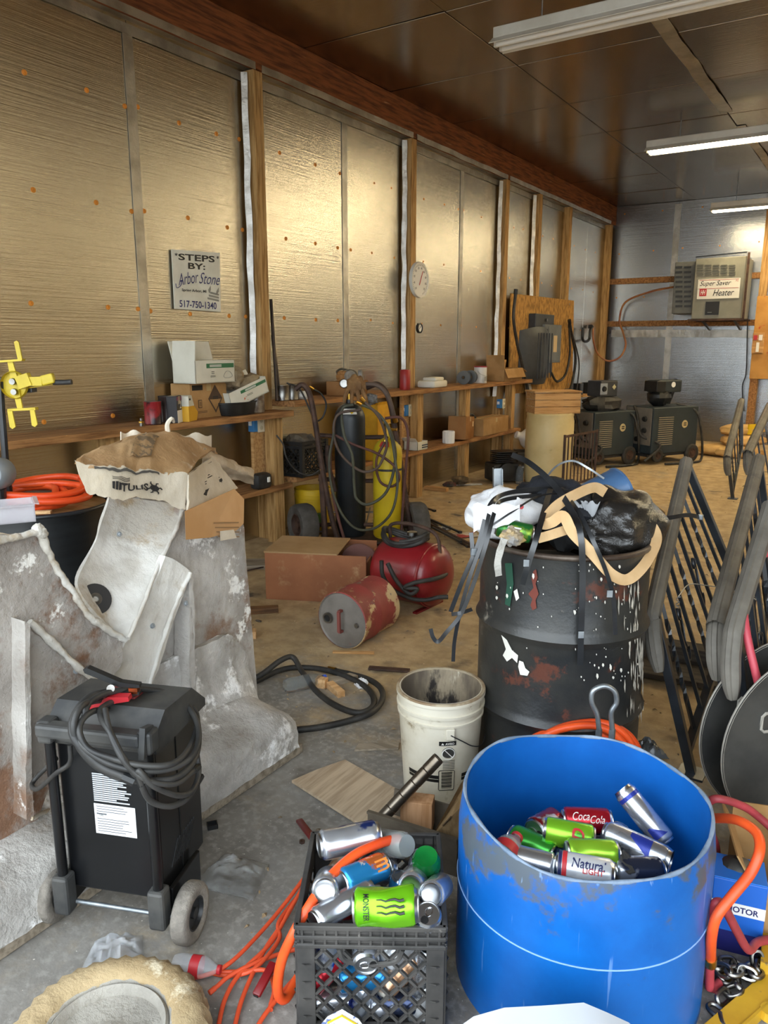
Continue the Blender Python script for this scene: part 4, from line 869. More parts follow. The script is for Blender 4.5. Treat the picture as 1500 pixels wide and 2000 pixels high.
b = MB(); put_text(b, 'HH', hp(.14, .34) + Vector((0, -.003, 0)), (1, 0, 0), (0, 0, 1), W_ * .12, H_ * .24, .02, .25); b.build('logo', M_WHITE, ht, True)
p = A(1391, 602, y=yh - .004); MB().box(p, (.19, .02, .19)).build('sight_window', M_BLACK, ht, True)
b = MB(); b.box(p + Vector((-.03, -.012, -.06)), (.06, .004, .012)); b.build('window_label', M_GREYBOX2, ht, True)
b = MB(); b.bar((a.x - .04, yh - .0, c.z - .012), (c.x + .04, yh, c.z - .012), .06, .03); b.bar((a.x - .04, yh + .6, c.z - .012), (c.x + .04, yh + .6, c.z - .012), .06, .03); b.build('support_rail', M_RUST, ht, True)
for x in (a.x + .15, c.x - .1): b = MB(); b.bar((x, yh + .1, c.z - .02), (x, BY - .04, c.z - .14), .03, .03); b.build('wall_bracket', M_BLACKM, ht, True)
b = MB(); b.bar((c.x + .03, yh - .01, c.z - .02), (c.x + .03, yh - .01, a.z + .04), .03, .03); b.build('corner_angle', M_RUST, ht, True)
b = MB(); b.bar((a.x, yh, a.z + .02), (c.x, yh, a.z + .05), .02, .02); b.build('top_strip', M_BLACKM, ht, True)
traced('thermostat_wire', 'thin black wire hanging from the heater down the foil', 'wire', [(1460, 620, dict(y=13.2)), (1459, 680, dict(y=13.2)), (1457, 730, dict(y=13.2)), (1450, 755, dict(y=13.2)), (1452, 800, dict(y=13.2))], .008, M_BLACK, {})
p = A(1470, 750, y=BY - .1); t = thing('wall_outlet', 'ivory outlet plate on the back post', 'outlet', p); MB().box(p, (.09, .02, .12), bev=.006).build('cover_plate', M_IVORY, t, True)
for s in (-1, 1): b = MB(); b.lathe([(0, .004), (.018, .004), (.02, 0)], 12, p + Vector((0, -.01, s * .03)), (0, -1, 0)); b.build('socket', _mats['socket face'], t, True)
# painted plywood on the right post
M_PLYP = mat('paint-blotched plywood', 'c08d45', .7, c2='ad7a36', scale=3, spots=('a8451f', 5.5, .62, .03), spots2=('4f6a2c', 3.5, .63, .04))
p0, p1 = A(1478, 578, y=12.9), A(1560, 742, y=12.9); t = thing('plywood_sheet', 'plywood sheet blotched with green and red paint at the right edge', 'board', ((p0.x + p1.x) / 2, 12.95, p1.z)); MB().box(((p0.x + p1.x) / 2, 12.97, (p0.z + p1.z) / 2), (p1.x - p0.x, .02, p0.z - p1.z), bev=.003).build('sheet', M_PLYP, t, True)
b = MB(); q = A(1480, 670, y=12.9); b.box((q.x, 12.94, q.z), (.16, .04, .3), bev=.004); b.build('small_board', W_RAW, t, True); b = MB(); b.box((q.x - .04, 12.915, q.z + .08), (.05, .006, .07)); b.build('red_sticker', M_RED, t, True); b = MB(); b.box((q.x + .03, 12.915, q.z + .08), (.05, .006, .08)); b.box((q.x, 12.915, q.z - .06), (.04, .006, .14)); b.build('white_sticker', M_WHITE, t, True)
b = MB(); b.box((p0.x + .06, 13.02, p1.z / 2), (.1, .06, p1.z)); b.build('support_stud', W_SHELF, t, True)
# paper bags heap at the back right
M_KRAFT = mat('kraft paper bag', 'c9a468', .8, c2='b58e54', scale=4, bump=.3)
def sack(name, label, c, sz, m, rz=0, seed=0, amp=.12, tilt=0):
    t = thing(name, label, 'sack', c, rz); t.rotation_euler = (tilt, 0, rz)
    b = MB(); w, d, h = sz
    def fn(p):
        e = 2.6; k = (abs(p.x) ** e + abs(p.y) ** e + abs(p.z) ** e) ** (-1 / e); return k - 1 + amp * noise.noise(p * 2.2 + Vector((seed, 0, 0))) + amp * .5 * noise.noise(p * 6 + Vector((0, seed, 0)))
    b.ball((0, 0, h / 2), (w / 2, d / 2, h / 2), 26, 16, fn); b.build('body', m, t, smooth=40)
    b = MB(); b.sheet(lambda a_, q: (w * .48 + .01 * math.sin(a_ * 9) + .03 * q, (a_ - .5) * d * .8, h * .5 + (q - .5) * .05 + .01 * noise.noise(Vector((a_ * 5, q, seed)))), 8, 2, .003); b.build('sewn_end', m, t, smooth=40); return t
for k, (u, v, lb) in enumerate(((1442, 868, 'lowest kraft paper sack by the right post'), (1410, 872, 'kraft sack slumped left of the standing railing'), (1452, 850, 'middle kraft sack in the heap by the right post'), (1448, 826, 'top kraft sack with a yellow print by the right post'))):
    p = A(u, v, y=11.6 + .1 * k); sack('paper_sack', lb, (p.x, p.y, (0, 0, .14, .27)[k]), (.62, .42, .16), M_KRAFT, R(20 + 13 * k), k * 3)
tt = bpy.data.objects['paper_sack.003']; b = MB(); b.box((0, -.2, .11), (.2, .02, .14)); b.build('yellow_print', mat('yellow print', 'd7b417', .6), tt)
# ---- welders
M_TEAL = mat('blue grey machine paint', '2b363b', .5, c2='222b2f', scale=3); M_BEIGE = mat('machine panel', '7c756a', .5, c2='6b655b', scale=5)
def welder(label, u, v, w, d, h, feeder, rz):
    p = A(u, v, z=0); t = thing('welding_machine', label, 'welder', p, rz)
    b = MB(); b.box((0, 0, .14 + h / 2), (w, d, h), bev=.012); b.build('cabinet', M_TEAL, t)
    b = MB(); b.box((-w / 2 - .004, 0, .16 + h * .55), (.01, d * .9, h * .8), bev=.004); pn = b.build('control_panel', M_BEIGE, t)
    for i, (yy, zz) in enumerate(((-.12, .75), (.1, .75), (-.12, .5), (.1, .48), (0, .3))):
        b = MB(); b.lathe([(0, .03), (.03, .03), (.036, 0)], 14, (-w / 2 - .008, yy, .14 + h * zz), (-1, 0, 0)); b.build('knob', M_BLACKP, pn, smooth=40)
    for k in range(14):
        b = MB(); b.box((-w * .22, -d / 2 - .004, .14 + h * (.2 + .045 * k)), (w * .32, .008, .010)); b.build('vent_slat', mat('vent slat', '8c826e', .5), t)
    b = MB(); b.lathe([(0, .004), (.05, .004), (.052, 0)], 22, (w * .2, -d / 2 - .001, .14 + h * .62), (0, -1, 0)); b.build('round_badge', mat('cream badge', 'b8a67c', .5), t)
    b = MB(); put_text(b, '=', (w * .2, -d / 2 - .007, .14 + h * .62), (1, 0, 0), (0, 0, 1), .05, .04, .02); b.build('badge_mark', M_BLACK, t)
    for sx, sy in ((-.36, -.5), (.40, -.5), (-.36, .5), (.40, .5)): wheel(t, (w * sx, d * sy, .12), (0, 1, 0), .12 if sx > 0 else .09, .05, M_RUBBER)
    b = MB(); b.box((0, 0, .12), (w * 1.1, d * .9, .03)); b.build('under_frame', M_BLACKM, t)
    if feeder:
        b = MB(); b.box((.0, 0, .14 + h + .26), (.42, .22, .16), bev=.02); f = b.build('wire_feeder', M_TEAL, t)
        b = MB(); b.box((-.16, 0, .14 + h + .26), (.16, .23, .14), bev=.01); b.build('feeder_cover', M_BLACKP, t)
        b = MB(); b.lathe([(0, .004), (.035, .004), (.036, 0)], 16, (.05, -.111, .14 + h + .28), (0, -1, 0)); b.build('feeder_badge', M_WHITE, t)
        b = MB(); b.bar((.22, 0, .14 + h + .34), (.08, 0, .14 + h + .03), .05, .05); b.build('feeder_arm', M_BLACKM, t); b = MB(); b.ball((-.08, 0, .14 + h + .11), (.16, .14, .11), 14, 8, lambda q: .25 * noise.noise(q * 3)); b.build('drive_unit', M_BLACKP, t, smooth=30)
    else:
        b = MB(); b.box((0, 0, .14 + h + .28), (.3, .24, .2), bev=.012); b.build('wire_feeder', M_GREYBOX, t); b = MB(); b.box((-.1, -.122, .14 + h + .28), (.12, .006, .14)); b.build('feeder_panel', mat('pale panel', '8d939a', .5), t)
        b = MB(); b.lathe([(0, .02), (.03, .02), (.036, 0)], 14, (-.1, -.126, .14 + h + .28), (0, -1, 0)); b.build('feeder_knob', M_BLACKP, t, smooth=40)
        b = MB(); b.prism([(.08 + .035 * math.cos(k * math.pi / 2), -.123, .14 + h + .30 + .035 * math.sin(k * math.pi / 2)) for k in range(4)], (0, -.002, 0)); b.build('warning_sticker', mat('cream sticker', 'b9b189', .5), t)
        b = MB(); b.ball((0, 0, .14 + h + .08), (.3, .2, .12), 16, 8, lambda q: .35 * noise.noise(q * 3.5)); b.build('cable_heap', M_RUBBER, t, smooth=30)
    b = MB(); b.tube(spline([(-w / 2, .1, .14 + h), (-w / 2 - .08, -.05, .14 + h * .8), (-w / 2 - .05, -.1, .14 + h * .4), (-w / 2 + .1, -d / 2 - .05, .14 + h * .2), (-w / 2 - .1, -d / 2, .06)], 6), .018, 7); b.build('weld_cable', M_RUBBER, t, smooth=60)
    b = MB(); b.tube(spline([(w * .25, -.05, .14 + h + .02), (w * .4, -d / 2 - .02, .14 + h * .9), (w * .5, -d / 2 - .06, .14 + h * .5), (w * .62, -d / 2 - .02, .2), (w * .65, -d / 2, .03), (w * .3, -d / 2 - .15, .02), (-w * .3, -d / 2 - .1, .02)], 6), .016, 7); b.build('power_lead', M_RUBBER, t, smooth=60)
    return t
w1 = welder('dark blue grey welding machine behind the cream barrel', 1168, 905, .72, .5, .56, False, YAW + R(30))
w2 = welder('blue grey welding machine with a wire feeder arm, left of the paper sacks', 1286, 900, .80, .5, .60, True, YAW + R(26))
# paper and small case above welder one, dark clutter
p = A(1168, 775, y=11.6)
b = MB(); b.box((-3.95, 11.9, p.z), (.2, .7, .03), bev=.003); o = tag(b.build('small_shelf', W_RAW), 'small pale wooden wall shelf above the left welder', 'shelf')
for y_ in (11.7, 12.1):
    b = MB(); b.box((-3.98, y_, p.z + .1), (.12, .14, .18), bev=.01); t = tag(b.build('battery_pack', M_BLACKP), ('nearer' if y_ < 11.9 else 'farther') + ' black charger box on the small shelf above the welders', 'charger')
# ---- cream barrel, crate block, white jug, iron gate
p = A(1078, 950, z=0) + _nh * .25; M_CREAM = mat('cream plastic barrel', 'd8c48f', .5, c2='c9b27a', scale=2.5, spots=('8f7a4f', 5, .66, .1)); rb = .265
bt = thing('plastic_barrel', 'cream plastic barrel standing behind the iron gate', 'barrel', p, YAW); b = MB(); b.lathe([(0, 0), (rb * .9, 0), (rb * .97, .03), (rb, .1), (rb, .42), (rb * 1.01, .44), (rb * 1.01, .46), (rb, .48), (rb, .7), (rb * .96, .75), (rb * .98, .765), (rb * .98, .785), (rb * .93, .795), (rb * .9, .77), (0, .77)], 36); b.build('body', M_CREAM, bt, smooth=35); b = MB(); b.lathe([(0, .03), (.04, .03), (.045, 0)], 14, (.1, -.1, .77)); b.build('bung_cap', M_CREAM, bt)
t = thing('wooden_crate', 'weathered wooden block crate on top of the cream barrel', 'crate', p + Vector((0, 0, .797)) + _rh * .02, YAW + R(8))
for k in range(3): b = MB(); b.box((0, -.15, .03 + k * .075), (.52, .025, .07), bev=.003); b.build('slat', W_RAW, t); b = MB(); b.box((-.25, 0, .03 + k * .075), (.02, .28, .07), bev=.003); b.build('slat', W_RAW, t); b = MB(); b.box((.25, 0, .03 + k * .075), (.02, .28, .07), bev=.003); b.build('slat', W_RAW, t)
b = MB(); b.box((0, 0, .23), (.54, .34, .018), bev=.003); b.build('lid', W_RAW, t)
p = A(1008, 915, z=0); p.x = max(p.x, -3.6); t = thing('plastic_jug', 'white plastic jug lying on a stand left of the cream barrel', 'jug', (p.x, p.y, 0), YAW); b = MB(); b.box((0, 0, .12), (.42, .34, .24), bev=.01); b.build('stand', M_RUBBER, t)
b = MB(); b.lathe([(0, -.19), (.1, -.18), (.135, -.14), (.14, .05), (.11, .12), (.05, .17), (.04, .21), (0, .21)], 22, (0, 0, .38), (-.9, -.2, .28)); b.build('jug_body', mat('milky plastic', 'd6d2ca', .4), t, smooth=45); b = MB(); b.lathe([(0, 0), (.045, 0), (.045, .03), (0, .03)], 16, (-.19, -.045, .44), (-.9, -.2, .28)); b.build('cap', M_WHITE, t)
def iron_gate(label, pa, pb, h, nb, m, lean=0):
    t = thing('iron_gate', label, 'gate', (pa + pb) / 2); up = Vector((0, 0, 1)) + _nh * lean
    for q in (pa, pb): b = MB(); b.bar(q, q + up * h, .022, .022); b.build('end_post', m, t, True)
    for zz in (.12, .97): b = MB(); b.bar(pa + up * h * zz, pb + up * h * zz, .022, .022); b.build('rail', m, t, True)
    for k in range(1, nb): q = pa.lerp(pb, k / nb); b = MB(); b.bar(q + up * h * .12, q + up * h * .97, .012, .012); b.build('picket', m, t, True)
    return t
iron_gate('thin brown iron gate standing between barrel and floor', A(1098, 965, z=0), A(1172, 955, z=0) + _nh * .25, .62, 9, M_RUST)
iron_gate('slender dark iron frame standing before the white jug', A(965, 905, z=0) - _nh * .2, A(1000, 905, z=0), .5, 3, M_BLACKM, .2)
# black engine and junk on the floor
p = A(985, 945, z=0); t = thing('small_engine', 'black greasy engine block on the floor left of the barrel', 'engine', p + _nh * .15, YAW + R(15))
b = MB(); b.box((0, 0, .12), (.34, .28, .2), bev=.02); b.build('block', M_RUBBER, t); 
for k in range(6): b = MB(); b.box((0, 0, .24 + k * .022), (.24, .2, .008)); b.build('cooling_fin', M_BLACKM, t)
b = MB(); b.lathe([(0, 0), (.1, 0), (.1, .04), (.03, .05), (0, .05)], 20, (-.02, -.145, .14), (0, -1, 0)); b.build('flywheel_cover', M_BLACKP, t, smooth=40); b = MB(); b.cyl((.17, 0, .15), (.27, -.05, .16), .025, n=10); b.build('exhaust', M_STEEL, t)
p = A(1014, 945, z=0); t = thing('clear_bottle', 'clear plastic bottle upright before the engine block', 'bottle', p, 0)
M_CLEAR = mat('clear plastic', 'dfe6ea', .08, trans=.92, ior=1.2); M_CLEARB = mat('clear film', 'c9ccd0', .18, alpha=.28, spec=.8)
def bottle(t, c, ax, r, L, m, mcap, label=None):
    b = MB(); b.lathe([(0, .004), (r * .8, 0), (r, .015), (r, L * .3), (r * .95, L * .33), (r, L * .36), (r, L * .62), (r * .85, L * .74), (r * .5, L * .86), (r * .36, L * .92), (r * .36, L * .97)], 24, c, ax); b.build('bottle_body', m, t, smooth=45)
    b = MB(); b.lathe([(r * .42, L * .93), (r * .44, L * .935), (r * .44, L), (0, L)], 18, c, ax); b.build('cap', mcap, t, smooth=40)
    if label: b = MB(); b.lathe([(r * 1.01, L * .38), (r * 1.01, L * .58)], 24, c, ax); b.build('label', label, t, smooth=45)
bottle(t, (0, 0, 0), (0, 0, 1), .045, .22, M_CLEAR, M_STEEL)
# loose rods, flat bars and litter by the cart
random.seed(11)
for k, (ua, va, ub, vb) in enumerate(((795, 985, 905, 1062), (800, 1000, 915, 1068), (825, 1008, 900, 1040), (838, 1022, 925, 1066), (845, 1030, 900, 1058), (785, 978, 850, 998))):
    pa, pb = A(ua, va, z=.02 + .015 * k) , A(ub, vb, z=.012 + .012 * k)
    t = thing('steel_bar', ('%s dark steel bar of the pile right of the cart wheel' % ('first topmost', 'second', 'third', 'fourth', 'lowest', 'short rear')[k]), 'bar', pb, 0, 'steel bars beside the cart'); b = MB(); b.bar(pa, pb, .022, .014, bev=.002); b.build('bar', M_RUST if k % 2 else M_BLACKM, t, True); b = MB(); d = (pa - pb).normalized(); b.bar(pb, pb + d * .03, .026, .018); b.build('end', M_BLACKM, t, True)
def litter(name, label, cat, u, v, w, d, h, m, rz=0, z=0, tilt=0):
    t = MB(); p = A(u, v, z=z); n_ = 5
    t.sheet(lambda a, q: Vector((p.x, p.y, z + h)) + Matrix.Rotation(YAW + R(rz), 3, 'Z') @ Vector(((a - .5) * w, (q - .5) * d, .012 * noise.noise(Vector((a * 4 + u, q * 4, v))) + tilt * (a - .5))), n_, n_, max(h * .6, .002)); return tag(t.build(name, m, smooth=30), label, cat)
litter('yellow_flyer', 'yellow and black packaging scrap beside the steel bars', 'litter', 850, 1030, .16, .06, .012, mat('yellow scrap', 'c9a32d', .6, c2='2a2620', scale=9, band=(.5, .52)), 20)
litter('white_flyer', 'white printed card beside the steel bars', 'litter', 868, 1036, .12, .06, .03, mat('printed card', 'c8c4bb', .6, c2='3a3733', scale=14, band=(.55, .58)), -10)
litter('magazine', 'red and white magazine on the floor left of the big drum', 'magazine', 905, 1048, .22, .12, .02, mat('magazine print', 'c9bba6', .6, c2='a03a30', scale=6, band=(.5, .53)), 15)
litter('white_flyer', 'white torn sheet on the floor under the shelf', 'litter', 850, 940, .12, .08, .012, M_WHITE, 30)
litter('white_flyer', 'pale folded leaflet by the engine block', 'litter', 915, 948, .3, .06, .015, mat('printed leaflet', 'd2cdc2', .6, c2='9a938a', scale=7), 10)
wad('brown_rag', 'brown rag heap on the floor below the cartons', 'rag', A(900, 938, z=.06), .1, mat('brown rag cloth', '6e5a3d', .9, c2='4d3f2c', scale=6, bump=.4), 31, flat=.6)
wad('red_rag', 'dark red rag heap beside the brown rag on the floor', 'rag', A(878, 946, z=.045), .07, mat('dark red cloth', '5c2a28', .9, c2='3b3a33', scale=9, bump=.4), 37, flat=.5)
t = thing('wood_offcut', 'short pine offcut on the floor by the torn white sheet', 'wood', A(852, 958, z=0), YAW - R(30)); b = MB(); b.box((0, 0, .02), (.26, .07, .04), bev=.002); b.build('block', W_RAW, t)
# ---- far railings at the right
# ================================================================ iron railings
M_RAIL = mat('black iron', '1b1e22', .32, c2='2b3036', scale=8, spec=.7, spots=('8e8b84', 16, .72, .1)); M_DUSTY = mat('dusty black rail cap', '6f6a61', .7, c2='5b564e', scale=6, stretch=(1, 1, 1), spots=('35353a', 4, .6, .15))
def railing(label, nt, ft, nb, fb, npk=9, scroll=True, lamb=True, cap=.055):
    nt, ft, nb, fb = map(Vector, (nt, ft, nb, fb)); t = thing('iron_railing', label, 'railing', nb, 0, 'black iron stair railings stacked at the right')
    d = (ft - nt).normalized(); up = (nt - nb).normalized(); nrm = d.cross(up).normalized()
    # moulded cap: a section swept along the rail
    sec = [(-.5, -.3), (-.5, .1), (-.35, .28), (-.18, .34), (-.12, .44), (.12, .44), (.18, .34), (.35, .28), (.5, .1), (.5, -.3)]
    path = [ft, ft.lerp(nt, .5), nt]
    if lamb: path += [nt - d * .05 - up * .015, nt - d * .09 - up * .05, nt - d * .11 - up * .10, nt - d * .115 - up * .16]
    path = spline(path, 6); b = MB(); rows = []; pu = up
    for i, p in enumerate(path):
        tg_ = (path[min(i + 1, len(path) - 1)] - path[max(i - 1, 0)]).normalized(); u2 = nrm.cross(tg_).normalized(); u2 = u2 if u2.dot(pu) > 0 else -u2; pu = u2
        k_ = cap * (1 - .45 * max(0, (i / (len(path) - 1) - .78) / .22) ** 2 if lamb else 1); rows.append([p + nrm * (x * k_) + u2 * (y * k_) for x, y in sec])
    m_ = len(sec); b.add([q for r_ in rows for q in r_], [(i * m_ + k, i * m_ + (k + 1) % m_, (i + 1) * m_ + (k + 1) % m_, (i + 1) * m_ + k) for i in range(len(rows) - 1) for k in range(m_)] + [tuple(range(m_))[::-1], tuple(range((len(rows) - 1) * m_, len(rows) * m_))]); b.build('cap_rail', M_DUSTY, t, True, smooth=35)
    b = MB(); b.bar(nt - up * .025, ft - up * .025, .03, .012, up=up); b.build('top_channel', M_RAIL, t, True)
    k0 = .13; b = MB(); b.bar(nb.lerp(nt, k0), fb.lerp(ft, k0), .032, .016, up=up); b.build('bottom_rail', M_RAIL, t, True)
    for q0, q1 in ((nb, nt), (fb, ft)): b = MB(); b.bar(q0, q1 - up * .02, .032, .032, up=d, bev=.002); b.build('post', M_RAIL, t, True)
    b = MB(); b.box(nb + Vector((0, 0, .004)), (.09, .09, .008)); b.build('foot_plate', M_RAIL, t, True)
    for k in range(1, npk):
        f = k / npk; q0 = nb.lerp(nt, k0).lerp(fb.lerp(ft, k0), f); q1 = nt.lerp(ft, f) - up * .02
        b = MB()
        if k % 3 == 1:      # twisted picket
            n_ = 26; P = [q0.lerp(q1, i / n_) for i in range(n_ + 1)]; a_, b2 = frame_of(q1 - q0); vs = []
            for i, p in enumerate(P):
                tw = max(0, min(1, (i / n_ - .2) / .6)) * 9
                for c_ in range(4): vs.append(p + (a_ * math.cos(tw + c_ * math.pi / 2) + b2 * math.sin(tw + c_ * math.pi / 2)) * .0095)
            b.add(vs, [(i * 4 + c_, i * 4 + (c_ + 1) % 4, (i + 1) * 4 + (c_ + 1) % 4, (i + 1) * 4 + c_) for i in range(n_) for c_ in range(4)])
        else: b.bar(q0, q1, .013, .013, up=d)
        b.build('picket', M_RAIL, t, True)
        if scroll and k % 3 == 2 and k < npk - 1:
            c0 = q0.lerp(q1, .5) + d * .045; P = []
            for i in range(40):
                s_ = i / 39 * 2 - 1; ang = abs(s_) * 7.5; rr = .042 * (1 - .75 * abs(s_)) ; sg_ = 1 if s_ > 0 else -1
                P.append(c0 + up * (sg_ * (.085 if abs(s_) > .25 else .34 * abs(s_))) + (d * math.cos(ang) * sg_ + up * math.sin(ang)) * rr * min(1, abs(s_) * 3))
            b = MB(); b.tube(P, (.0065, .003), 6); b.build('scroll', M_RAIL, t, True, smooth=50)
    return t
nt = A(1276, 1185, z=.60); ft = A(1340, 900, z=1.0); r1 = railing('dusty black railing leaning on the big black drum', nt, ft, (-.43, 2.73, 0), (-.42, 3.80, .30))
nt = A(1402, 1200, z=.66); ft = A(1482, 895, z=1.0); r2 = railing('middle black railing of the stack, its cap end curling down beside the cable reel', nt, ft, (-.28, 2.66, 0), (-.33, 4.08, .30))
nt = A(1436, 1215, z=.68); ft = A(1506, 985, z=.98); r3 = railing('rightmost black railing of the stack behind the pink hose', nt, ft, (-.19, 2.58, 0), (-.12, 2.95, .25), 6)
nt = A(1421, 888, y=8.3); ft = A(1448, 782, y=9.6); r4 = railing('far black railing standing upright before the paper sacks', nt, ft, (-1.17, 8.35, 0), (-1.30, 9.6, .32), 5, False, cap=.07)
nt = A(1462, 880, y=6.6); ft = A(1504, 790, y=8.2); r5 = railing('far black railing cut off by the right edge of the picture', nt, ft, (-.72, 6.65, 0), (-.70, 8.2, .35), 6, False, cap=.07)
# ties between railings
def ribbon_mesh(P, w, n=6, th=.0012, face=None, twist=0.0):
    P = spline(P, n); b = MB(); L_ = len(P); vs = []
    for i, p in enumerate(P):
        tg_ = (P[min(i + 1, L_ - 1)] - P[max(i - 1, 0)]).normalized(); f = (Vector((0, 0, CAM_H)) - p).normalized() if face is None else Vector(face)
        s_ = tg_.cross(f); s_ = s_.normalized() if s_.length > 1e-4 else _rh; nn_ = s_.cross(tg_)
        a_ = twist * math.sin(i / L_ * 9); s2 = s_ * math.cos(a_) + nn_ * math.sin(a_); n2 = nn_ * math.cos(a_) - s_ * math.sin(a_)
        vs += [p - s2 * w / 2 - n2 * th, p + s2 * w / 2 - n2 * th, p + s2 * w / 2 + n2 * th, p - s2 * w / 2 + n2 * th]
    b.add(vs, [(i * 4 + c_, i * 4 + (c_ + 1) % 4, (i + 1) * 4 + (c_ + 1) % 4, (i + 1) * 4 + c_) for i in range(L_ - 1) for c_ in range(4)] + [(0, 1, 2, 3), (L_ * 4 - 4, L_ * 4 - 3, L_ * 4 - 2, L_ * 4 - 1)]); return b
P = [A(1262, 1010, z=.9), A(1300, 1012, z=.90), A(1340, 1006, z=.9), A(1368, 1010, z=.88)]
t = thing('strap_tie', 'black plastic strap tied from the drum to the nearest railing', 'strap', P[0]); ribbon_mesh(P, .016, twist=.3).build('strap', M_BLACKM, t, True, smooth=40); b = MB(); b.box(P[-1], (.02, .02, .02), bev=.003); b.build('clip', M_GALV, t, True)
P = [A(1325, 1165, z=.7), A(1345, 1142, z=.7), A(1375, 1143, z=.68), A(1420, 1150, z=.66), A(1460, 1163, z=.66), A(1490, 1180, z=.66)]
t = thing('tie_wire', 'thin silver wire strung across the railings', 'wire', P[0]); b = MB(); b.tube(spline(P, 6), .0018, 5); b.build('wire', M_GALV, t, True); b = MB(); b.tube([P[0] + Vector((math.cos(k) * .006, math.sin(k) * .006, -.003 * k)) for k in range(14)], .0015, 4); b.build('twisted_end', M_GALV, t, True)
# low timbers on the floor behind the drum
t = thing('timber_skid', 'dark low timber lying on the floor under the railings', 'timber', A(1300, 1330, z=0) + Vector((.0, .25, 0)), R(5)); b = MB(); b.box((0, 0, .05), (1.0, .10, .10), bev=.004); b.build('timber', wood('dark timber', '4b4238', '332c25', 'X'), t); b = MB(); b.box((.02, -.2, .03), (.9, .2, .025), bev=.003); b.build('board', _mats['dark timber'], t)
t = thing('floor_edge_beam', 'low brown beam lying on the floor beyond the drum', 'timber', A(1245, 985, z=0), R(-62)); b = MB(); b.box((0, 0, .04), (1.2, .12, .08), bev=.004); b.build('timber', wood('brown timber', '6f5a3f', '57452f', 'X'), t); b = MB(); b.box((.0, .09, .02), (1.1, .06, .04), bev=.004); b.build('board', _mats['brown timber'], t)

# ================================================================ the big black drum and its rubbish
DC = Vector((-.87, 2.50, 0)); DR, DH = .29, .88
M_DRUM = mat('burnt black drum paint', '1f2123', .38, c2='34332f', scale=3.5, spots=('5a3428', 4.2, .585, .06), spots2=('8a8478', 6, .62, .10), spec=.6, bump=.12)
dt = thing('steel_drum', 'black paint-spattered steel drum full of rubbish', 'drum', DC, R(20))
b = MB(); pr = [(0, .02), (DR * .97, .02), (DR * .985, 0), (DR * 1.0, .006), (DR * .985, .02)]
for zc in (.30, .60): pr += [(DR * .985, zc - .03), (DR * 1.0, zc - .018), (DR * 1.03, zc), (DR * 1.0, zc + .018), (DR * .985, zc + .03)]
pr += [(DR * .985, DH - .03), (DR * .995, DH - .012)]; b.lathe(pr, 56); b.build('shell', M_DRUM, dt, smooth=45)
b = MB(); b.lathe([(DR * .97, .2), (DR * .97, DH - .01)], 56); b.build('inside', M_RUST, dt, smooth=45)
b = MB(); b.lathe([(DR * .985 + .010 * math.cos(a), DH - .004 + .010 * math.sin(a)) for a in [k * math.pi / 4 for k in range(8)]], 56, close=True); b.build('rolled_rim', mat('scuffed rim', '4a3c33', .5, .5, c2='6f655b', scale=9), dt, smooth=60)
M_DRIP = mat('white paint drip', 'd8d4c9', .6)
def drum_patch(nm, m, pts, r=DR * 1.0):
    """flat irregular splash wrapped on the drum side"""
    b = MB(); P = []
    for u, v in pts:
        rr = ray(u, v); o = Vector((0, 0, CAM_H)) - DC; a_ = rr.x ** 2 + rr.y ** 2; b_ = 2 * (o.x * rr.x + o.y * rr.y); c_ = o.x ** 2 + o.y ** 2 - (r * 1.004) ** 2
        t_ = (-b_ - math.sqrt(max(0, b_ * b_ - 4 * a_ * c_))) / (2 * a_); P.append(Vector((0, 0, CAM_H)) + rr * t_)
    b.add(P, [tuple(range(len(P)))]); return b.build(nm, m, dt, True)
drum_patch('paint_splash', M_DRIP, [(979, 1240), (990, 1250), (1000, 1270), (1012, 1280), (1010, 1295), (1000, 1285), (990, 1292), (982, 1280), (988, 1268)])
drum_patch('paint_splash', M_DRIP, [(1014, 1290), (1022, 1293), (1026, 1305), (1034, 1312), (1030, 1320), (1016, 1318), (1012, 1302)])
drum_patch('paint_splash', M_DRIP, [(1003, 1155), (1010, 1150), (1014, 1168), (1008, 1174)])
M_RUSTY = mat('rust stain', '6b2f22', .7); M_GRN = mat('green paint trace', '1f4a38', .6)
drum_patch('rust_patch', M_RUSTY, [(1042, 1115), (1047, 1112), (1050, 1128), (1046, 1140), (1052, 1160), (1046, 1172), (1048, 1188), (1040, 1192), (1036, 1182), (1040, 1170), (1032, 1160), (1042, 1148), (1038, 1130)]); drum_patch('green_patch', M_GRN, [(986, 1100), (1000, 1100), (1003, 1140), (996, 1185), (986, 1180), (990, 1140)])
random.seed(5)
for k in range(90):
    u = random.choice((random.uniform(960, 1240), random.uniform(1150, 1250))); v = random.uniform(1100, 1330); s_ = random.choice((.7,.9,1.1,1.4,2.4)); L_ = s_ * random.uniform(1, 2.6)
    drum_patch('paint_fleck', M_DRIP, [(u - s_, v), (u - s_ * .6, v - L_), (u + s_ * .7, v - L_ * .8), (u + s_, v + L_ * .2), (u, v + L_)])
M_SMEAR = mat('dried cement smear', 'a39d90', .9, c2='c9c3b6', scale=30)
for k in range(60):
    v = random.uniform(1150, 1400); u = 1256 - abs(random.gauss(0, 18)) - (v < 1230) * 6; L_ = random.uniform(8, 30); w_ = random.uniform(.6, 2.0)
    drum_patch('cement_streak', M_SMEAR, [(u - w_, v), (u, v - L_), (u + w_, v - L_ * .3), (u + w_ * .4, v + L_ * .7)])
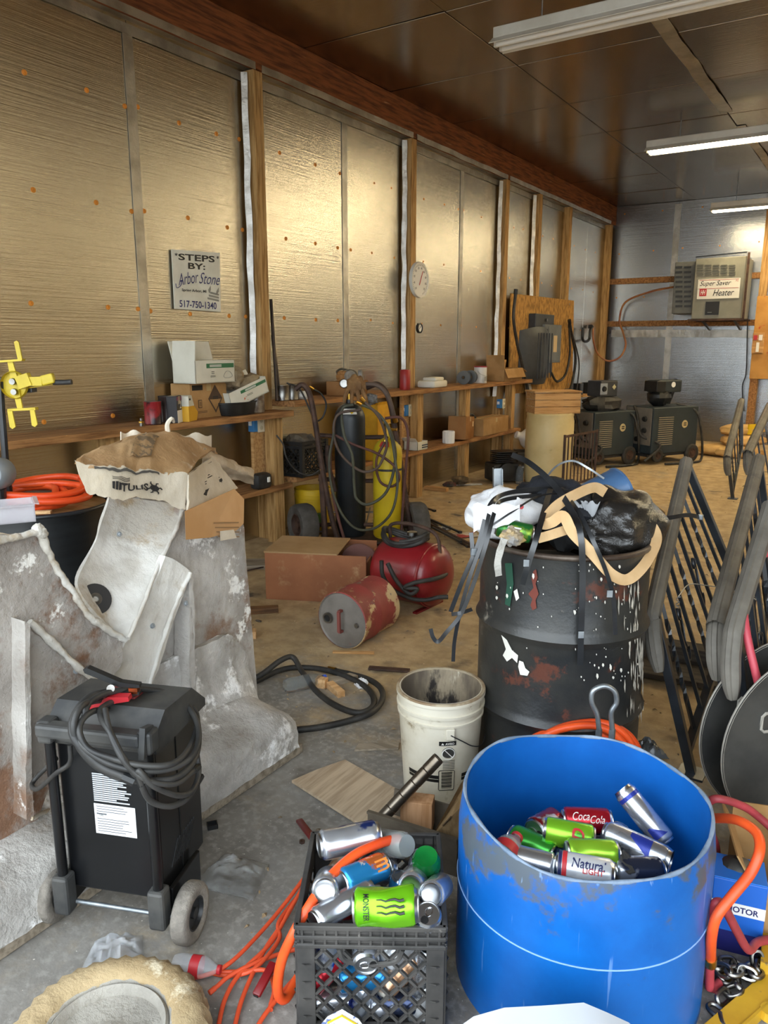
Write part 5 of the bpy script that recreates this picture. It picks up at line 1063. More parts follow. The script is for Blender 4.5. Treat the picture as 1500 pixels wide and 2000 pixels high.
# rubbish inside
def D3(u, v, off=0.0): return AV(u, v, DC, off)
b = MB(); b.ball(DC + Vector((0, 0, .66)), (.26, .26, .16), 20, 10, lambda q: .15 * noise.noise(q * 3)); t = tag(b.build('rubbish_fill', mat('dark rubbish', '2a2624', .8, c2='4a4038', scale=8), smooth=30), 'dark mixed rubbish deep inside the big drum', 'rubbish', kind='stuff')
M_BAG = mat('black bin bag film', '1a1918', .25, c2='2b2825', scale=5, bump=.7, bscale=9, spec=.7)
t = thing('bin_bag', 'tied black bin bag bulging from the right side of the drum', 'bag', D3(1195, 1060) + Vector((0, 0, 0)))
cb = D3(1195, 1030, .02)
def gather(p):
    k = Vector((-.25, -.75, .25)).normalized(); c_ = p.dot(k); ang = math.atan2(p.dot(k.cross(Vector((0, 0, 1))).normalized()), p.dot(Vector((0, 0, 1)))); return .10 * max(0, c_) ** .6 * math.sin(ang * 13) * .35 + .16 * noise.noise(p * 2.1) - .18 * max(0, c_ - .8) * 3
b = MB(); b.ball(cb, (.175, .16, .14), 72, 40, gather); b.build('bag_body', M_BAG, t, True, smooth=60)
k_ = cb + Vector((-.25, -.75, .25)).normalized() * .13; b = MB(); b.ball(k_, (.02, .02, .02), 10, 6); b.build('knot', M_BAG, t, True, smooth=50)
for a_ in range(2): b = MB(); b.sheet(lambda u_, v_: k_ + Vector((-.3 + .35 * a_, -.35, .9)).normalized() * (u_ * .075) + _rh * ((v_ - .5) * .05 * (.3 + u_)) + Vector((0, 0, .008 * math.sin(v_ * 12 + a_))), 6, 8, .001); b.build('bag_ear', mat('pale bag film', 'b9bcc0', .3), t, True, smooth=50)
t = thing('white_plastic_bag', 'white plastic bag with red print spilling over the left rim of the drum', 'bag', D3(985, 1000)); M_WBAG = mat('white bag film', 'e8e8ea', .4, bump=.5, bscale=8)
b = MB(); b.ball(D3(985, 1000, -.02), (.125, .12, .085), 40, 24, lambda p: .25 * noise.noise(p * 2.0) + .12 * noise.noise(p * 5)); b.build('bag_body', M_WBAG, t, True, smooth=60)
b = MB(); P0 = D3(940, 1000, -.16); b.sheet(lambda u_, v_: D3(925 + 90 * u_, 985 + 55 * v_ - 22 * u_ * v_, -.20 - .03 * math.sin(u_ * 3)) + Vector((0, 0, .012 * noise.noise(Vector((u_ * 5, v_ * 5, 0))))), 12, 8, .001); b.build('bag_skirt', M_WBAG, t, True, smooth=60)
b = MB(); p = D3(1018, 990, -.165); b.disc(p, (Vector((0, 0, CAM_H)) - p), .008); b.build('red_print', M_RED, t, True)
t = thing('dark_jacket', 'dark blue-black cloth bundle in the middle of the drum rubbish', 'cloth', D3(1065, 990)); b = MB(); b.ball(D3(1075, 985, .04), (.14, .12, .09), 36, 20, lambda p: .3 * noise.noise(p * 2.4) + .1 * noise.noise(p * 6)); b.build('cloth', mat('dark navy cloth', '1c2029', .8, c2='121317', scale=6, bump=.4), t, True, smooth=50); b = MB(); b.ball(D3(1105, 1040, -.1), (.07, .06, .06), 24, 14, lambda p: .3 * noise.noise(p * 3)); b.build('cloth_fold', mat('black cloth', '141415', .7), t, True, smooth=50)
# blue tub lying on top
t = thing('blue_tub', 'squashed blue plastic tub lying across the back of the drum', 'tub', D3(1150, 960, .18)); M_BLT = mat('dull blue plastic', '3f5f86', .45, c2='4b6d94', scale=5, spots=('2a3340', 9, .66, .05))
ca, ce = D3(1095, 990, .14), D3(1212, 945, .16); ax = (ce - ca).normalized(); s1 = ax.cross(Vector((0, 0, 1))).normalized(); s2 = s1.cross(ax)
b = MB(); b.sheet(lambda a_, q: ca.lerp(ce, q) + s1 * (.10 * math.cos(a_ * 6.283) * (.5 + .5 * q)) + s2 * ((.034 + .020 * q) * math.sin(a_ * 6.283)), 28, 8, .004); b.build('shell', M_BLT, t, True, smooth=50)
b = MB(); b.tube([ce + s1 * (.102 * math.cos(k / 28 * 6.283)) + s2 * (.056 * math.sin(k / 28 * 6.283)) for k in range(28)], .005, 6, True); b.build('rim', M_BLT, t, True, smooth=50)
# soda can
M_CANTOP = mat('can lid aluminium', 'c9ccd0', .28, 1.0)
def can_mesh(t, c, ax, r, L, mlabel, dent=0.0, seed=0, both=True, tab=True):
    c = Vector(c); ax = Vector(ax).normalized(); 
    wob = None
    if dent: wob = lambda rr, z, th, k: (rr * (1 + dent * noise.noise(Vector((math.cos(th) * 1.3 + seed, math.sin(th) * 1.3, z * 18)))), z + dent * .012 * noise.noise(Vector((math.cos(th) * 1.5, math.sin(th) * 1.5 + seed, 4))))
    n_ = 12 if dent else 2
    b = MB(); b.lathe([(r * .80, L * .035), (r * .95, L * .06)] + [(r, L * (.085 + .82 * i / n_)) for i in range(n_ + 1)] + [(r * .93, L * .94)], 28, c, ax, wob=wob); b.build('body', mlabel, t, True, smooth=45)
    b = MB(); b.lathe([(0, L * .045), (r * .45, L * .035), (r * .70, L * .012), (r * .76, 0), (r * .80, .001), (r * .82, L * .036)], 28, c, ax); b.build('base', M_CANTOP, t, True, smooth=45)
    b = MB(); b.lathe([(r * .93, L * .938), (r * .83, L * .985), (r * .85, L), (r * .80, L), (r * .77, L * .975), (0, L * .978)], 28, c, ax); lid = b.build('lid', M_CANTOP, t, True, smooth=45)
    if tab:
        a_, b2 = frame_of(ax); q = c + ax * (L * .982); b = MB(); b.tube([q + a_ * (.010 * math.cos(k / 12 * 6.283) + .004) + b2 * .007 * math.sin(k / 12 * 6.283) for k in range(12)], .0016, 5, True); b.build('pull_tab', M_ALU, lid, True); b = MB(); b.add([q + ax * .0006 + a_ * (-.016 + .009 * math.cos(k / 10 * 6.283)) + b2 * .009 * math.sin(k / 10 * 6.283) for k in range(10)], [tuple(range(10))]); b.build('opening', M_BLACK, lid, True)
    return t
def can_text(t, c, ax, r, s, pos, w, h, facing, m, along=True, bold=.01, shear=0, nm='lettering'):
    """lettering bent round a can; along = reads along the can's axis"""
    c = Vector(c); ax = Vector(ax).normalized(); f = Vector(facing); f = (f - ax * f.dot(ax)).normalized(); g = ax.cross(f); rr = r * 1.03
    def fn(x, y):
        z, th = (x, y / r) if along else (y, -x / r)
        th = -th if along else th
        if not along: return c + ax * (pos + y) + (f * math.cos(x / r) + g * math.sin(x / r)) * rr
        return c + ax * (pos + x) + (f * math.cos(y / r) - g * math.sin(y / r)) * rr
    b = MB(); put_text(b, s, (0, 0, 0), (1, 0, 0), (0, 1, 0), w, h, bold, shear, fn); return b.build(nm, m, t, True)
M_GCAN = mat('green gold can print', '2f7f3a', .3, .5, c2='8fae3a', scale=14, band=(.5, .6))
ca, ce = D3(968, 1028, -.17), D3(1046, 1045, -.19); t = thing('soda_can', 'green and gold soda can lying on the left rim of the drum', 'can', (ca + ce) / 2); ax = (ce - ca); can_mesh(t, ca, ax, .031, .122, M_GCAN); can_text(t, ca, ax, .031, '=', .055, .05, .022, Vector((0, 0, CAM_H)) - ca, M_WHITE, True, .01, .3)
# straps
M_TAN = mat('tan woven webbing', 'd3b184', .8, c2='c49f70', scale=6, spots=('b9776a', 3, .6, .1)); FD = -.315
P = [D3(1182, 962, -.06), D3(1160, 952, -.08), D3(1120, 968, -.14), D3(1085, 990, -.18), D3(1062, 1022, -.22), D3(1078, 1020, -.24), D3(1100, 1008, -.25), D3(1118, 1040, -.28), D3(1142, 1065, FD), D3(1165, 1090, FD), D3(1195, 1122, FD), D3(1225, 1132, -.29), D3(1255, 1108, -.24), D3(1278, 1070, -.17), D3(1282, 1045, -.12), D3(1270, 1022, -.08)]
t = thing('webbing_strap', 'tan webbing strap looped over the drum rim', 'strap', P[10]); ribbon_mesh(P, .034, 8, .0015, None, .35).build('webbing', M_TAN, t, True, smooth=50); b = MB(); q = P[4]; ribbon_mesh([D3(1050, 1052, -.25), D3(1075, 1045, -.26), D3(1105, 1035, -.24)], .030, 5).build('loose_end', M_TAN, t, True)
M_STRAP = mat('black plastic strapping', '17181a', .3, c2='26282b', scale=9, spec=.7)
def strap(label, pts, w=.012, m=M_STRAP, clip=None, tw=.25):
    P = [D3(u, v, o) for u, v, o in pts]; t = thing('packing_strap', label, 'strap', P[-1], 0, 'black packing straps hanging from the drum'); ribbon_mesh(P, w, 7, .0008, None, tw).build('strap', m, t, True, smooth=40)
    if clip is not None: c_ = D3(*clip); b = MB(); b.box(c_, (.018, .004, .022), YAW, bev=.001); b.build('crimp_clip', M_GALV, t, True)
    return t
strap('wide black strap hanging down the middle of the drum front', [(1000, 888, .1), (1035, 905, .0), (1080, 945, -.1), (1118, 1000, -.22), (1134, 1045, -.31), (1138, 1120, -.315), (1136, 1200, -.315), (1133, 1300, -.31)], .019, clip=(1135, 1240, -.322))
strap('short black strap hanging left of the drum middle with a silver clip', [(1075, 955, -.05), (1062, 1000, -.2), (1048, 1050, -.30), (1032, 1100, -.31), (1020, 1142, -.305)], .018, clip=(1028, 1100, -.318))
strap('black strap slanting over the tan webbing to the drum front', [(1095, 955, -.05), (1130, 1000, -.22), (1160, 1060, -.32), (1185, 1120, -.325), (1198, 1170, -.32), (1202, 1240, -.31)], .013, clip=(1191, 1160, -.33))
strap('outermost black strap of the bunch hanging left of the drum', [(1110, 955, .0), (1050, 955, -.05), (985, 965, -.12), (955, 990, -.2), (935, 1060, -.24), (905, 1130, -.25), (880, 1195, -.24)], .014, clip=(926, 1078, -.25))
strap('longest black strap left of the drum, reaching down to the bucket', [(1090, 960, .0), (1000, 962, -.1), (962, 985, -.2), (945, 1050, -.26), (920, 1120, -.27), (900, 1190, -.26), (888, 1250, -.25), (885, 1292, -.25)], .012)
strap('black strap with a hooked end curling left of the drum', [(1080, 965, -.02), (990, 975, -.15), (968, 995, -.22), (950, 1060, -.28), (925, 1140, -.28), (900, 1200, -.27), (872, 1235, -.26), (856, 1253, -.25), (846, 1245, -.25), (841, 1228, -.25)], .013)
strap('short black strap end standing off the left bunch', [(945, 1080, -.25), (925, 1090, -.25), (922, 1060, -.24), (920, 1040, -.23)], .013)
strap('thin grey strap arching over the back of the drum', [(1055, 950, .12), (1085, 912, .16), (1118, 900, .18), (1150, 915, .16), (1180, 935, .12)], .007, M_GALV)
strap('thin black strap ring crossing the left bunch', [(882, 1200, -.25), (900, 1197, -.27), (922, 1190, -.25)], .012)
strap('thin black strap arching over the rubbish middle', [(955, 1030, -.24), (1000, 1000, -.22), (1050, 970, -.15), (1100, 965, -.08), (1140, 985, -.05)], .006)
t = thing('metal_profile', 'short grey metal channel sticking up from the drum', 'metal', D3(965, 985, .06)); b = MB(); p0, p1 = D3(965, 985, .04), D3(964, 915, .04); b.bar(p0, p1, .003, .035, up=_nh); b.bar(p0 + _rh * .014, p1 + _rh * .014, .03, .003, up=_nh); b.build('channel', M_GALV, t, True); b = MB(); b.bar(p0 + _rh * .028, p1 + _rh * .028, .003, .035, up=_nh); b.build('flange', M_GALV, t, True)
wad('crumpled_wrapper', 'yellowish crumpled wrapper hanging over the drum rim below the can', 'wrapper', D3(1000, 1048, -.28), .035, mat('yellowish wrapper', 'b79a62', .5, c2='8f9296', scale=9, bump=.5), 44)
P = [D3(985, 1052, -.30), D3(977, 1075, -.31), D3(972, 1100, -.31), D3(974, 1125, -.31)]; t = thing('wrapper_strip', 'torn clear wrapper strip hanging down the drum left side', 'wrapper', P[-1]); ribbon_mesh(P, .022, 6, .0008, None, .5).build('film', mat('milky film', 'aaa79f', .3, bump=.6), t, True, smooth=50)
# galvanised hook
HC = A(1178, 1400, z=.42); P = [AV(u, v, HC) for u, v in ((1170, 1425), (1166, 1395), (1156, 1372), (1158, 1350), (1180, 1340), (1200, 1350), (1204, 1372), (1194, 1392), (1196, 1425))]
t = thing('steel_hook', 'bent galvanised steel loop behind the blue bin', 'hook', P[0]); b = MB(); b.tube(spline(P, 8), .008, 10); b.build('loop', M_GALV, t, True, smooth=60); b = MB(); b.bar((P[0].x, P[0].y, 0), P[0], .016, .016); b.bar((P[-1].x, P[-1].y, 0), P[-1], .016, .016); b.build('legs', M_GALV, t, True)

# ================================================================ cable reels, hoses, motor carton, chain at the right
C1 = A(1532, 1418, z=.31); axr = (-_nh * .93 + _rh * .2).normalized(); M_REEL = mat('dark scuffed reel steel', '3b3b3a', .45, .3, c2='4d4c49', scale=5, spots=('8f8c86', 18, .68, .08))
t = thing('cable_reel', 'dark steel cable reel with two round flanges at the right edge', 'reel', (C1.x, C1.y, 0))
for k, off in enumerate((0, .11)):
    b = MB(); b.lathe([(.10, -.006), (.295, -.006), (.308, -.002), (.308, .006), (.295, .004), (.10, .004)], 64, C1 + axr * off, axr, close=True); fl = b.build('flange', M_REEL, t, True, smooth=40)
    b = MB(); b.tube([C1 + axr * off + (frame_of(axr)[0] * math.cos(a) + frame_of(axr)[1] * math.sin(a)) * .304 for a in [q / 64 * 6.283 for q in range(64)]], .006, 6, True); b.build('rolled_edge', mat('reel edge wear', '9a958b', .6), fl, True, smooth=60)
    a_, b2 = frame_of(axr); up_ = Vector((0, 0, 1)); sd_ = up_.cross(axr).normalized(); q = C1 + axr * (off + .006) - sd_ * .15 + up_ * .09
    b = MB(); b.tube([q + sd_ * .035 * x + up_ * .03 * y for x, y in ((-1, -.7), (-.7, -1), (.7, -1), (1, -.7), (1, .7), (.7, 1), (-.7, 1), (-1, .7))], .005, 6, True); b.build('grip_hole_rim', _mats['reel edge wear'], fl, True)
b = MB(); b.cyl(C1, C1 + axr * .11, .10, n=28); b.build('hub', M_REEL, t, True, smooth=40)
b = MB(); b.bar((C1.x + .02, C1.y + .15, .0), C1 + axr * .03 + Vector((0, 0, -.30)), .02, .02); b.build('stop_foot', M_REEL, t, True)
def hose_d(name, label, pts, r, m, cat='hose', n=8, end=M_BRASS):
    P = [A(u, v, z=z) for u, v, z in pts]; lo = min(P, key=lambda p: p.z); t = thing(name, label, cat, lo); b = MB(); b.tube(spline(P, n), r, 10); b.build('hose', m, t, True, smooth=60)
    d = (P[-1] - P[-2]).normalized(); b = MB(); b.cyl(P[-1], P[-1] + d * r * 3, r * 1.2, n=10); b.build('end_fitting', end, t, True, smooth=40); return t
M_PINK = mat('pink red air hose', 'c95562', .45, c2='b7434f', scale=5)
hose_d('air_line', 'pink red hose arching down in front of the cable reel', [(1660, 1420, .012), (1640, 1330, .16), (1600, 1190, .52), (1550, 1105, .78), (1505, 1080, .82), (1468, 1105, .80), (1452, 1165, .74), (1457, 1230, .66), (1472, 1300, .56), (1490, 1365, .46), (1512, 1420, .38)], .0125, M_PINK)
hose_d('air_line', 'dusty red hose arching over the motor carton', [(1378, 1570, .30), (1400, 1560, .33), (1440, 1570, .31), (1475, 1590, .27), (1525, 1640, .20), (1575, 1730, .06), (1610, 1780, .012)], .011, M_REDHOSE)
hose_d('air_line', 'orange hose bending over the motor carton to the blue bin', [(1376, 1600, .34), (1400, 1598, .38), (1440, 1602, .42), (1476, 1625, .43), (1484, 1660, .42), (1466, 1705, .38), (1430, 1750, .34), (1400, 1790, .30), (1390, 1830, .24), (1388, 1870, .15)], .0115, M_ORANGE)
hose_d('air_line', 'dusty red hose crossing the chain from bin to frame edge', [(1386, 1930, .02), (1387, 1850, .15), (1392, 1780, .28), (1402, 1762, .31), (1416, 1775, .28), (1440, 1820, .18), (1462, 1855, .10), (1480, 1840, .08), (1515, 1835, .05), (1560, 1840, .012)], .0105, M_REDHOSE)
hose_d('air_line', 'short red hose stub beside the right edge of the bin', [(1385, 1620, .26), (1394, 1640, .22), (1400, 1665, .16), (1398, 1690, .08)], .0105, M_REDHOSE)
hose_d('air_line', 'red hose end lying on the floor among the chain links', [(1382, 1915, .02), (1392, 1930, .015), (1410, 1915, .015)], .0105, M_REDHOSE)
# carton with blue motor box
p = A(1452, 1868, z=0); t = thing('open_carton', 'open tan cardboard carton holding a blue motor box', 'box', p + Vector((.065, .19, 0)), R(18)); carton(t, .24, .26, .20, M_CARD, True, [('B', 88, .06), ('L', 60, .07)])
t = thing('motor_box', 'bright blue motor box with white band in front of the tan carton', 'box', A(1425, 1850, z=0) + Vector((.0, .035, .0)), R(12)); b = MB(); w, d, h = .125, .10, .205; b.box((0, 0, h / 2), (w, d, h), bev=.003); b.build('body', mat('bright blue card', '1f62c0', .45), t)
b = MB(); b.box((0, 0, h + .002), (w * .98, d * .98, .003)); b.build('lid', mat('lighter blue card', '2f77d4', .45), t); face_rect(t, 0, h * .62, w, .032, d, M_WHITE, 'white_band'); face_text(t, 'MOTOR', .01, h * .62, .075, .017, d + .002, mat('navy print', '22235f', .5), .02); face_rect(t, 0, .03, w, .06, d, mat('navy card', '1d1f66', .5), 'navy_band')
wad('motor_part', 'grey greasy motor part inside the tan carton', 'machine part', A(1440, 1700, z=.19), .045, mat('greasy grey metal', '55524d', .45, .5, c2='3f3c38'), 52, .15)
# chain: interlocked links
def chain(label, pts, link=.042, wire=.0055):
    P = spline([A(u, v, z=z) for u, v, z in pts], 12); t = thing('steel_chain', label, 'chain', min(P, key=lambda q: q.z)); acc = 0; last = P[0]; k = 0; d_prev = None
    for p in P[1:]:
        if (p - last).length >= link * .72:
            d = (p - last).normalized(); c = (p + last) / 2; sd = d.cross(Vector((0, 0, 1))).normalized(); up_ = sd.cross(d); w_ = sd if k % 2 == 0 else (up_ * .75 + sd * .65).normalized()
            Q = []
            for i in range(16):
                a = i / 16 * 6.283; Q.append(c + d * (link * .5 * math.copysign(abs(math.cos(a)) ** .8, math.cos(a))) + w_ * (link * .32 * math.copysign(abs(math.sin(a)) ** .8, math.sin(a))))
            b = MB(); b.tube(Q, wire, 6, True); b.build('link', M_STEEL, t, True, smooth=60); last = p; k += 1
    return t
chain('upper pile of heavy steel chain links on the floor by the carton', [(1478, 1862, .06), (1482, 1885, .035), (1462, 1900, .02), (1430, 1880, .02), (1400, 1885, .02), (1398, 1905, .02), (1425, 1918, .02), (1450, 1915, .02), (1440, 1935, .03), (1420, 1940, .02), (1400, 1960, .015)])
chain('short end of steel chain in the lower right corner by the bin', [(1388, 1965, .015), (1405, 1960, .015), (1412, 1985, .015), (1420, 2020, .015), (1395, 2010, .015)])
chain('middle strand of steel chain crossing the pile', [(1490, 1870, .02), (1475, 1905, .04), (1445, 1895, .045), (1410, 1900, .045), (1392, 1875, .02)])
# yellow steel frame
t = thing('yellow_steel_frame', 'yellow painted angle iron in the lower right corner', 'steel frame', A(1470, 1990, z=0)); M_YEL = mat('scuffed yellow paint', 'd0a52a', .5, c2='b98d20', scale=4, spots=('7a6a4a', 12, .64, .06))
pa, pb = A(1385, 2030, z=.02), A(1640, 1808, z=.02); b = MB(); b.bar(pa, pb, .055, .012, bev=.002); b.build('flat_leg', M_YEL, t, True); sd = (pb - pa).normalized().cross(Vector((0, 0, 1))); b = MB(); b.bar(pa + sd * .027 + Vector((0, 0, -.005)), pb + sd * .027 + Vector((0, 0, -.005)), .006, .03); b.build('edge_leg', M_YEL, t, True)
b = MB(); b.lathe([(0, .02), (.02, .02), (.023, 0)], 16, A(1502, 1985, z=.01)); b.build('bolt_head', M_YEL, t, True); b = MB(); b.bar(A(1497, 1900, z=.03), A(1500, 1830, z=.03), .03, .05); b.build('upright_piece', M_YEL, t, True)
# ================================================================ left edge: drum, clamp stand
M_CEM = mat('cement-caked fibreglass', 'bdb8b1', .85, c2='938c84', scale=3.2, spots=('7c5f4a', 3.0, .50, .16), spots2=('e6e3dd', 7, .58, .07), bump=.9, bscale=26, bdist=.012)
M_CEMW = mat('whitish cement skin', 'dad7d0', .8, c2='b0a99d', scale=3.5, spots=('a08a6a', 3.0, .50, .15), bump=.7, bscale=20, bdist=.012)
M_CEMB = mat('lavender grey mould face', 'a8a2a5', .7, c2='8c8688', scale=3, spots=('6f6258', 4, .56, .15), bump=.5, bscale=22, bdist=.01)
C = Vector((-2.945, 1.873, 0)); t = thing('steel_drum', 'black drum with a plywood lid behind the concrete mould', 'drum', C); b = MB(); b.lathe([(0, .02), (.28, .02), (.286, 0), (.286, .27), (.296, .29), (.286, .31), (.286, .56), (.296, .58), (.286, .60), (.286, .865)], 48); b.build('shell', mat('glossy black drum', '111315', .32, c2='1b1e20', scale=4, stretch=(1, 1, 7)), t, smooth=45)
b = MB(); b.lathe([(.288 + .009 * math.cos(k * .785), .868 + .009 * math.sin(k * .785)) for k in range(8)], 48, close=True); b.build('rolled_rim', M_BLACKM, t, smooth=60)
b = MB(); b.lathe([(0, .862), (.272, .862), (.272, .845)], 40); b.build('plywood_lid', wood('lid plywood', 'b08d5c', '94733f', 'X'), t, smooth=30)
t = thing('weathered_plank', 'short grey weathered plank across the back of the drum lid', 'plank', C + Vector((-.1, .16, .879)), R(52)); b = MB(); b.box((0, 0, .012), (.5, .11, .024), bev=.003); b.build('board', W_OLD, t); b = MB(); b.lathe([(0, .004), (.006, .004), (.007, 0)], 8, (.15, 0, .024)); b.build('nail', M_STEEL, t)
t = thing('wood_offcut', 'small pale wood chip on the plywood drum lid', 'wood', A(85, 1003, z=.872), R(40)); b = MB(); b.box((0, 0, .006), (.06, .025, .012)); b.build('chip', W_BLOCK, t)
P = []
for k in range(72):
    a = k / 14 * 6.283 + .4; rr = .20 + .045 * math.sin(k * .37) + .02 * math.sin(k * 1.1); P.append(C + Vector((.01 + .03 * math.sin(k * .21), -.06 + .03 * math.cos(k * .33), .90 + .012 * (k // 14) + .010 * math.sin(k * .9))) + (_rh * math.cos(a) * rr * 1.0 + _nh * math.sin(a) * rr * .85))
t = thing('orange_hose', 'coiled orange hose lying on the plywood drum lid', 'hose', C + Vector((0, 0, .885))); b = MB(); b.tube(spline(P, 4), .0145, 10); b.build('coil', M_ORANGE, t, True, smooth=60); b = MB(); q = A(5, 941, z=.97); b.cyl(q - _rh * .06, q + _rh * .02, .018, n=12); b.build('end_fitting', M_BLACKP, t, True)
# yellow clamp on black stand
YS = A(4, 800, d=3.1); YS = Vector((YS.x, YS.y, 0)); t = thing('clamp_stand', 'yellow steel clamp fixture with prongs and a black grip on a black stand', 'clamp', YS); M_YC = mat('yellow clamp paint', 'cdb52a', .45, c2='b8a020', scale=5)
Y3 = lambda u, v, o=0.0: AV(u, v, YS, o)
b = MB(); b.tube([YS, Y3(10, 890), Y3(3, 800), Y3(0, 745)], .014, 8); b.build('stand_pole', M_BLACKM, t, True, smooth=40); b = MB(); b.lathe([(0, .02), (.14, .02), (.15, 0)], 24, YS); b.build('stand_base', M_BLACKM, t, True)
b = MB(); b.box(Y3(10, 752, .03), (.14, .05, .06), YAW, bev=.004); b.box(Y3(48, 758, .03), (.08, .05, .035), YAW, bev=.004); b.build('black_block', M_BLACKM, t, True)
def plate(pts, th=.008, nm='arm', m=M_YC, off=0): b = MB(); b.prism([Y3(u, v, off) for u, v in pts], _nh * th); return b.build(nm, m, t, True)
plate([(14, 705), (24, 705), (33, 735), (44, 830 - 30), (34, 800), (24, 760)], nm='vertical_bar', off=-.01); plate([(14, 706), (23, 704), (44, 797), (34, 798)], nm='vertical_bar')
plate([(27, 668), (32, 665), (36, 668), (43, 702), (35, 704)], nm='prong', off=-.02); plate([(0, 704), (43, 701), (42, 705), (0, 708)], .03, nm='cross_bracket', off=-.02)
plate([(14, 799), (68, 796), (69, 801), (15, 803)], .03, nm='cross_bracket', off=-.02); plate([(14, 802), (23, 800), (30, 834), (24, 838), (19, 834)], nm='prong', off=-.02); plate([(58, 799), (66, 797), (73, 829), (68, 834), (62, 831)], nm='prong', off=-.02)
b = MB(); b.lathe([(0, -.012), (.052, -.012), (.056, 0), (.052, .012)], 26, Y3(28, 752, -.012), -_nh); b.build('hub_disc', M_YC, t, True, smooth=40); b = MB(); b.lathe([(0, .022), (.012, .022), (.014, .01)], 12, Y3(28, 745, -.012), -_nh); b.lathe([(0, .022), (.012, .022), (.014, .01)], 12, Y3(31, 765, -.012), -_nh); b.build('hub_bolts', M_STEEL, t, True)
b = MB(); b.bar(Y3(36, 748, -.03), Y3(60, 740, -.03), .03, .05); b.build('clamp_jaw', M_YC, t, True); b = MB(); b.bar(Y3(58, 745, -.025), Y3(84, 744, -.025), .03, .035); b.bar(Y3(82, 744, -.025), Y3(106, 738, -.025), .03, .04, bev=.006); b.build('lever', M_YC, t, True); plate([(10, 764), (62, 755), (104, 748), (104, 752), (62, 758)], .02, 'lever_plate'); b = MB(); b.tube([Y3(104, 747, -.02), Y3(125, 747, -.02), Y3(140, 746, -.02)], .0105, 10); b.build('rubber_grip', M_RUBBER, t, True, smooth=50)
# grey round machine housing
p = A(-8, 925, d=2.95); t = thing('motor_housing', 'grey round machine housing at the left edge below the clamp', 'machine', (p.x, p.y, 0)); b = MB(); b.lathe([(0, .06), (.05, .06), (.062, .045), (.064, 0), (.06, -.04), (0, -.04)], 30, p, -_nh + Vector((0, 0, .1))); b.build('housing', mat('grey machine paint', '7f8488', .5, c2='70757a'), t, True, smooth=40); b = MB(); b.cyl((p.x, p.y, 0), (p.x, p.y, p.z - .06), .03, n=14); b.build('pedestal', M_BLACKM, t, True); b = MB(); b.lathe([(0, 0), (.006, 0), (.006, .006), (0, .006)], 8, p - _nh * .072 + Vector((.02, 0, .02)), -_nh); b.build('screw', M_BLACK, t, True)

# ================================================================ precast step mould
mt = thing('concrete_step_mould', 'big cement-caked step mould standing at the left', 'mould', (-1.95, 1.4, 0))
def rag(pts, amp=3.0, sub=5, seed=0, keep=()):
    """ragged cement edge: subdivide a traced outline and roughen it"""
    out = []
    for i, p in enumerate(pts):
        q = pts[(i + 1) % len(pts)]; L_ = math.hypot(q[0] - p[0], q[1] - p[1]); n_ = max(1, int(L_ / 14))
        for k in range(n_):
            a = k / n_; u, v = p[0] + (q[0] - p[0]) * a, p[1] + (q[1] - p[1]) * a
            if i not in keep: u += amp * noise.noise(Vector((u * .09, v * .09, seed))); v += amp * noise.noise(Vector((u * .09, v * .09, seed + 9)))
            out.append((u, v))
    return out
def slab(nm, pts, x, th, m, amp=3.0, seed=0, keep=(), rel=.006):
    poly = [A(u, v, x=x) for u, v in rag(pts, amp, seed=seed, keep=keep)]
    bm = bmesh.new(); vs = [bm.verts.new(p) for p in poly]; bm.faces.new(vs); bmesh.ops.triangulate(bm, faces=bm.faces[:])
    for _ in range(4):
        ee = [e for e in bm.edges if e.calc_length() > .035 and not e.is_boundary]
        if not ee: break
        bmesh.ops.subdivide_edges(bm, edges=ee, cuts=1); bmesh.ops.triangulate(bm, faces=bm.faces[:])
    for v in bm.verts: v.co.x += rel * noise.noise(Vector((v.co.y * 9, v.co.z * 9, seed))) + rel * .5 * noise.noise(Vector((v.co.y * 30, v.co.z * 30, seed)))
    bm.verts.index_update(); vv = [v.co.copy() for v in bm.verts]; ff = [[v.index for v in f.verts] for f in bm.faces]; bd = [(e.verts[0].index, e.verts[1].index) for e in bm.edges if e.is_boundary]; bm.free()
    n_ = len(vv); b = MB(); b.add(vv + [v + Vector((-th, 0, 0)) for v in vv], ff + [[n_ + i for i in reversed(f)] for f in ff] + [(a, c_, n_ + c_, n_ + a) for a, c_ in bd]); return b.build(nm, m, mt, True, smooth=35)
slab('back_panel', [(40, 1260), (170, 1260), (244, 1260), (258, 1235), (290, 1165), (324, 1092), (352, 1030), (362, 988), (430, 985), (470, 998), (476, 1030), (462, 1050), (440, 1072), (427, 1090), (425, 1180), (428, 1285), (450, 1305), (478, 1330), (500, 1362), (512, 1400), (480, 1440), (380, 1480), (300, 1560), (-60, 1800), (-60, 1500), (40, 1500)], -1.985, .05, M_CEM, 4, 1)
M_CEMS = mat('brown stained cement skin', 'aaa39b', .85, c2='877f77', scale=3.2, spots=('75553f', 2.8, .47, .12), spots2=('dcd8d1', 7, .60, .06), bump=.9, bscale=26, bdist=.012)
slab('side_panel', [(-140, 1062), (0, 1050), (40, 1044), (76, 1042), (92, 1075), (112, 1112), (140, 1150), (165, 1190), (200, 1222), (240, 1248), (236, 1300), (205, 1336), (160, 1312), (110, 1265), (58, 1214), (52, 1222), (52, 1400), (60, 1640), (-140, 1740)], -1.86, .035, M_CEMS, 4, 2)
slab('recess_face', [(50, 1210), (130, 1270), (205, 1330), (240, 1340), (300, 1480), (240, 1620), (50, 1640)], -1.93, .03, M_CEMB, 1, 3, rel=.012)
